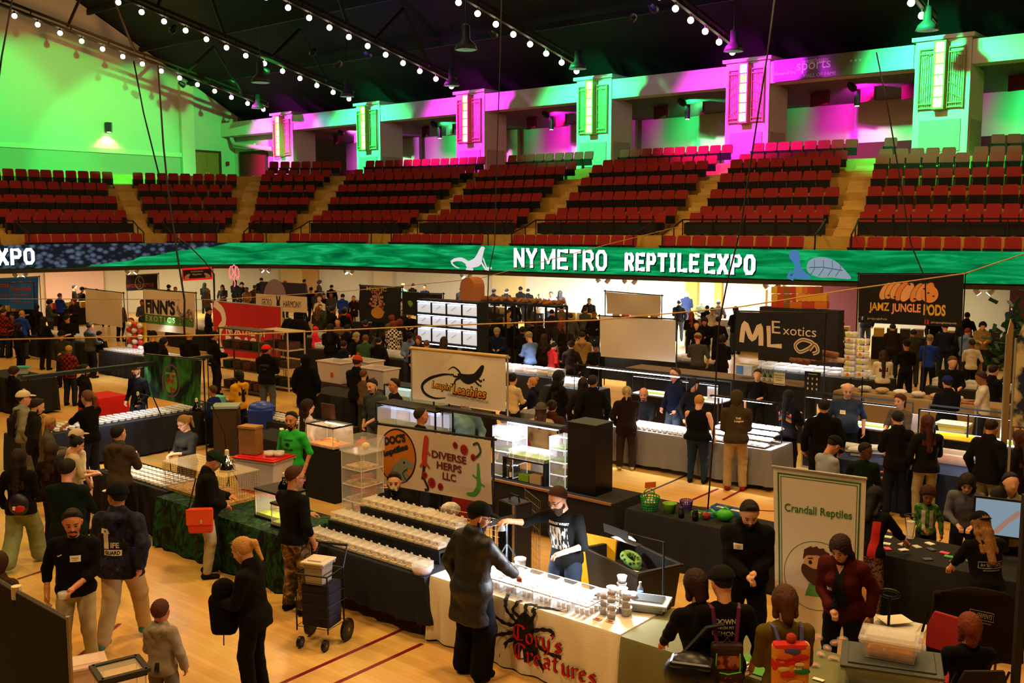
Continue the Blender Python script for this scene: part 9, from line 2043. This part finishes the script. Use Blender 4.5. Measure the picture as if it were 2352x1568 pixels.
# ================================================================== THE CROWD
# x, y of the crown, height, facing, top kind, top colour, hair, hair colour, hat, arms, where
K=dict(k='#0c0b0c',n='#101830',b='#20140e',g='#3c3c3a',o='#2c2c18',w='#c8c0b0',r='#8a1410',u='#1c3a9a',t='#8a6c40',m='#78a8a0',p='#e0284a',y='#c8b83c',e='#5a4a34',l='#5a7098',q='#a8704c',f='#2f4c2c')
HC=dict(k='#0e0a0a',b='#2c180c',l='#5a3a1e',y='#a8803c',r='#6a2a10',g='#7a7468',G='#1a8a4a',w='#b0a898')
CN=dict(k='black',n='navy',b='dark brown',g='grey',o='olive',w='cream',r='red',u='bright blue',t='tan',m='mint',p='hot pink',y='yellow',e='brown',l='denim blue',q='peach',f='dark green')
HN=dict(k='black',b='dark brown',l='brown',y='blond',r='red brown',g='grey',G='green',w='white')
C="""172 655 1.8 70 s k s k . f near the pink wall, the taller one
190 660 1.75 30 s k s k c f near the pink wall beside the taller one
138 674 1.7 20 h u s l . f by the silver packets at upper left
225 665 1.65 20 s g b y . d behind the top of the cream banner, left head
240 668 1.7 -20 s b s k . d behind the top of the cream banner, right head
117 690 1.7 60 j g c k . f in front of the denim customer at upper left
168 686 1.7 190 j b m r . f facing camera left of the cream banner
152 724 1.78 175 s k s l C d with tan cap at upper left
140 762 1.66 180 j o s l N d in a teal striped beanie at upper left
160 795 1.6 10 j r s y . f in red plaid behind the striped beanie
100 728 1.76 15 j k l k . f with hidden face at upper left
52 715 1.72 10 h u s y . f left of the dark haired one, red collar
44 742 1.6 30 j k l k . f from behind below the blue hoodie
10 710 1.78 20 j r s b . f in plaid at the far left edge
26 720 1.6 180 s k b k . d behind the far left plaid shirt
2 700 1.7 40 j k s k . d cut by the left edge
208 741 1.74 35 h g s b . f in jeans beside the black skirted table
230 765 1.3 20 h k s k . f child in cream trousers at the black skirted table
300 740 1.7 190 s w s r . f bending behind the candy cup table
325 690 1.72 190 j g s b . f left of the green striped banner
345 688 1.6 10 j k s k . d right behind the striped banner edge
352 763 1.74 -10 s k s k N f in a black beanie below the striped banner
378 776 1.62 60 j k l k . f long haired, reaching over the bright table
436 764 1.76 5 j k s y . f broad back, below the thick cable
437 790 1.2 5 j k u y . d small blond bun below the thick cable
35 845 1.5 30 j k c b . d low at the left edge, by the red cloth
480 706 1.72 70 j k s k C f in a cap left of the red display wall
402 660 1.7 180 s r s r . f in red behind the green striped banner, balding
388 655 1.7 10 j k s k N d in a cap below the red framed banner
480 665 1.72 90 j e z y . d below the pink neon, balding
470 650 1.66 5 j k l k . d between banner and pink neon, from behind
510 655 1.68 180 s g l b . d below the pink neon, long haired
540 640 1.75 10 j k l k . d right under the pink neon tail
555 650 1.66 170 j k c k . d right of the pink neon, curly
566 660 1.6 195 j q s b . f in peach jacket right of the pink neon
600 630 1.85 -10 j k s k . d high behind the dark purple display wall
585 655 1.7 0 j e s l . d left of the dark purple display wall
655 640 1.7 0 s r s r R d red cap above the dark purple display wall
715 660 1.7 10 s k s k . d right of the dark purple display wall
727 668 1.62 10 s g s k . d second head right of the dark purple wall
735 645 1.75 60 j b c k . d tall curly hair near the far racks
690 700 1.7 0 s k s k . d behind the black hanging shirts
733 682 1.7 190 j w s w . f in white cap near the lit counter
745 675 1.6 150 j k s k . d next to the white cap near the lit counter
760 672 1.66 190 j g s k . d grey jacket at the lit counter
788 676 1.7 10 h u s k . f bright blue hoodie at the lit counter
812 680 1.6 180 j b s r . d brown top right of the blue hoodie
735 700 1.6 170 j g s r . d reddish hair below the white cap
730 705 1.66 5 j o l l . d olive coat and light brown hair
766 706 1.76 40 j k s k . f black coat beside the olive coat
790 712 1.6 0 j k s k N d black beanie beside the olive coat
793 706 1.64 5 j r l l . f red coat, long brown hair
726 752 1.22 60 p p s r B f child in pink beanie
760 745 1.72 5 j k l k . d black coat below the pink beanie
800 746 1.74 40 j k s k . f black jacket right of the pink beanie child
817 766 1.7 200 j k s k C f black cap right of the pink beanie child
790 783 1.4 10 h n s b . d navy hooded child above the white bins
895 660 1.8 60 j g s k . f grey jacket beside the flower backdrop
926 652 1.8 30 j m s l C f mint jacket and cap behind the leaf backdrop
913 672 1.7 20 j b s k . d brown jacket beside the mint jacket
920 685 1.7 10 h w s k . f cream hoodie left of the leaf backdrop
880 702 1.6 190 s w s k . d white shirt below the flower backdrop
870 710 1.7 0 j o l k . d olive back below the flower backdrop
884 722 1.6 20 j o s k . d second olive back below the flower backdrop
900 725 1.66 0 j e c r . d curly red brown hair
905 748 1.72 0 j t c r . f black and white checked shirt
925 712 1.62 200 j k s k . d facing camera by the leaf backdrop
940 716 1.66 180 s k s k . f black shirt with phone by the leaf backdrop
918 735 1.7 5 j b c r . d wavy brown hair left of the tanks
970 738 1.68 0 j e c l . d brown coat in front of the tank wall, left
985 730 1.7 10 j g s b . d grey hat wearer in front of the tank wall
1018 710 1.84 2 j g s k N d tall grey coat in front of the tank wall
1034 730 1.66 5 j k s k N f black beanie right of the tall grey coat
1052 722 1.6 10 j y s y B d yellow beanie in front of the tank wall
1090 738 1.74 -5 j k l k . d long black hair right of the tank wall
1062 750 1.66 200 h m s b . h mint hoodie, hand at face
1025 755 1.74 0 j n s b . d broad navy back below the tank wall
990 755 1.7 5 j t s l . d tan coat below the tank wall
960 765 1.6 190 j b l r . d smiling red haired face
940 760 1.66 190 h l s b N f denim blue hoodie, black beanie
980 782 1.6 5 j b s l . d brown hair just above the gecko banner
1125 735 1.6 60 j k l b . f dark haired profile right of the hanging cable
1148 730 1.7 5 j k c k . d curly black hair right of the hanging cable
1141 755 1.7 185 j n s g C f grey cap, navy top right of the hanging cable
1135 664 1.74 30 j k s k C d under the screen lizard, cap
1165 664 1.72 30 j k s k . d under the word NY, headset
1196 660 1.7 20 j k s k N d under the word NY, beanie
1213 664 1.7 10 j k s k . d under the word NY, black coat
1240 675 1.66 200 j w s k C d black cap, white collar behind the driftwood
1265 671 1.7 200 j w s k . f white shirt behind the driftwood
1287 668 1.72 20 j b l k . d long black hair behind the driftwood
1170 712 1.72 60 j t z b . f tan jacket, balding, below the driftwood
1240 728 1.74 0 j b c b . d big dark hair centre
1268 712 1.7 10 j b s k . d dark head by the green plant
1200 745 1.7 5 j k s k . f black shirt, pink bag raised
1212 768 1.78 -40 s l s g C f blue shirt and tan cap at centre
1250 768 1.62 10 j b l b . d long brown hair right of the blue shirt
1354 686 1.72 180 j b s G . d green haired, left of the beige banners
1345 705 1.66 30 j g s k . d dark grey coat under the green hair
1366 718 1.62 180 j k s r . d red haired face by the beige banner
1310 720 1.7 0 j g s b . d leaning dark back, left of the green hair
1337 763 1.76 5 h t s k . f tan hoodie with hood down
1312 785 1.6 5 j b s b N d dark red beanie left of the tan hoodie
1276 788 1.5 60 j r s k . d small dark head left of the red beanie
1368 786 1.66 200 s k s f N f green beanie under the beige banner
1578 664 1.82 20 j n z g . f balding with pink sash, far right of centre
1612 686 1.72 190 s o s k . f olive shirt, dark beard
1625 702 1.62 20 j k s k . d dark head behind the green cap
1636 708 1.6 185 j w s G N d green beanie, white shirt
1588 718 1.64 5 j k l r . d red brown hair right of the beige banner
1600 740 1.6 190 j k s k . d looking down right of the beige banner
1618 732 1.68 200 j k c k . d curly dark hair right of centre
1650 728 1.74 10 s k s k . d broad black shirt behind the tan cap
1603 767 1.78 10 t g z r C d grey t-shirt, tan cap from behind
1658 772 1.7 0 j k c k . f black jacket with a red earring
1688 705 1.78 -20 j k l k . d long black hair left of the black banner
1932 738 1.66 190 h g s b H d grey hood left of the tub columns
2028 806 1.62 10 t w L b . f cream t-shirt with very long brown hair
2082 784 1.74 5 t k s k C f black cap and printed t-shirt from behind
2098 758 1.7 20 j o s k . f olive jacket below the isopod banner
2136 770 1.74 30 t u z g C f blue shirt, camouflage cap, white beard
2170 742 1.8 10 t n s k . f navy t-shirt broad back below the isopod banner
2205 745 1.7 60 j k l k . d dark haired right of the navy shirt
2225 755 1.66 60 h l s r . d pale blue top right of the navy shirt
2232 780 1.62 5 t w s b . d cream t-shirt behind the red lit shelf
2258 742 1.66 200 j t c k . f cream jacket, big curly hair, far right
2222 718 1.74 30 j k s k . d dark top by the isopod banner edge
2190 826 1.84 188 s k s l . f greying goatee, black sweatshirt, right
2176 866 1.76 0 j k s k D f navy blue cap and black jacket with small print
2248 855 1.78 -60 t w s b . f grey t-shirt, name MAC on the back, right
2285 840 1.7 70 j k s k . f black hoodie in profile at right
2330 700 1.8 60 j k s k . d far right edge in black
580 690 1.7 10 j k s k . d behind the gecko sign, left end
655 655 1.7 20 j k s b . d above the gecko sign
700 640 1.75 40 s g s k . d by the far pier
762 655 1.7 5 j k s k . d by the far racks, dark back
845 668 1.7 20 j e s b . d right of the flower backdrop edge
950 652 1.7 30 j k s k . d far back below the lizard
975 655 1.7 190 s n s k . d far back below the lizard, second
1060 660 1.7 5 j g s l . d far back beside the wooden box
1180 690 1.7 5 j k s b . d below the driftwood shelf, left
1220 700 1.7 20 j g l k . d below the driftwood shelf, middle
1290 700 1.72 5 j e s k . d below the driftwood shelf, right
1180 735 1.7 10 j k s k . d right of the tank wall in black
1300 745 1.68 190 s b s l . d centre crowd facing camera
1290 735 1.66 15 j o m r . d centre crowd, olive back
840 735 1.7 5 j k s b . d centre left crowd in black
860 750 1.7 30 j g m k . d centre left crowd in grey
775 735 1.66 190 s e s k . d facing camera left of centre
840 770 1.66 5 j f s l . d green back above the white bins
870 775 1.6 10 j k s k . d black back above the white bins
1020 775 1.7 5 j k m b . d behind the gecko banner tube
1110 765 1.7 190 s k s k . d facing camera behind the gecko banner
1225 735 1.7 5 j k s k . d beside the big dark hair
1650 690 1.7 10 j b s k . d right of the green cap
1560 690 1.7 10 j k s k . d left of the balding man, far
275 690 1.7 10 j e s k . d between the two cream banners, low
85 700 1.7 5 j k m k . d left crowd below the blue banner
65 690 1.6 190 s k l k . d facing camera below the blue banner
1990 700 1.7 20 j k s b . d far right behind the isopod banner pole
2150 720 1.7 190 j k m k . d under the isopod banner, facing camera
2050 745 1.7 10 j b s k . d under the isopod banner, brown back
1740 850 1.6 200 s k s b . d low behind the black banner"""
TK=dict(s=('shirt','half'),j=('jacket','long'),h=('hoodie','long'),t=('tee','short'),p=('puffer','long'))
HK=dict(s='short',b='bun',m='mid',l='long',L='verylong',c='curly',z='buzz',u='bun')
HT=dict(c=('cap','#0c0c0c'),C=('cap','#8a7a50'),N=('beanie','#14120f'),R=('cap','#b02018'),B=('beanie',None),D=('cap','#101c5a'))
AR=dict(f=('front','front'),d=('down','front'),h=('face','down'))
BT=['#101218','#1c2433','#14100e','#2a2e3a'];seen={};random.seed(9)
for i,ln_ in enumerate(C.split('\n')):
    q=ln_.split(' ',10);x,y,h,fc=float(q[0]),float(q[1]),float(q[2]),float(q[3])
    tk,sl=TK[q[4]];a=AR[q[9][0]];where=q[10];kw={}
    # arms letter sits in column nine, hat in eight
    hat=HT.get(q[8])if q[8]in HT else None
    if q[8]=='H':kw['hood']=True
    if q[8]=='f':hat=None
    hc=HC.get(q[7],'#2c180c')
    if hat:
        kw['hat']=hat[0];kw['hatc']=hat[1]or(K[q[5]])
        if hat[0]=='beanie' and q[7]=='G':kw['hatc']='#1a8a5a'
        if q[8]=='C' and q[5]in 'kn' and h>1.71:kw['hatc']='#1c1c1c'
    lab='%s haired person in %s %s, %s'%(HN.get(q[7],'dark'),CN[q[5]],{'s':'shirt','j':'jacket','h':'hoodie','t':'t-shirt','p':'puffer jacket'}[q[4]],where)
    kid=h<1.45;sk=['light','tan','light','tan','brown'][i%5]
    extra={}
    if 'checked' in where:extra['topm']=two_tone('#d8d0c0','#14120f',16,'checker')
    if 'plaid' in where:extra['topm']=two_tone('#8a1c10','#1c0e0c',14,'checker')
    # nearer ones of the crowd get finer bodies
    t=P(x,y,h,fc,lab,skin=sk,hair=HK[q[6]],hairc=hc,top=tk,sleeve=sl,topc=K[q[5]],botc=BT[i%4]if 'cream trousers' not in where else '#c8bfa8',child=kid,R=a[0],L=a[1],hp=[8,22][i%2],girth=[1.0,1.12][i%2]if not kid else 1.0,fine=False,**kw,**extra)
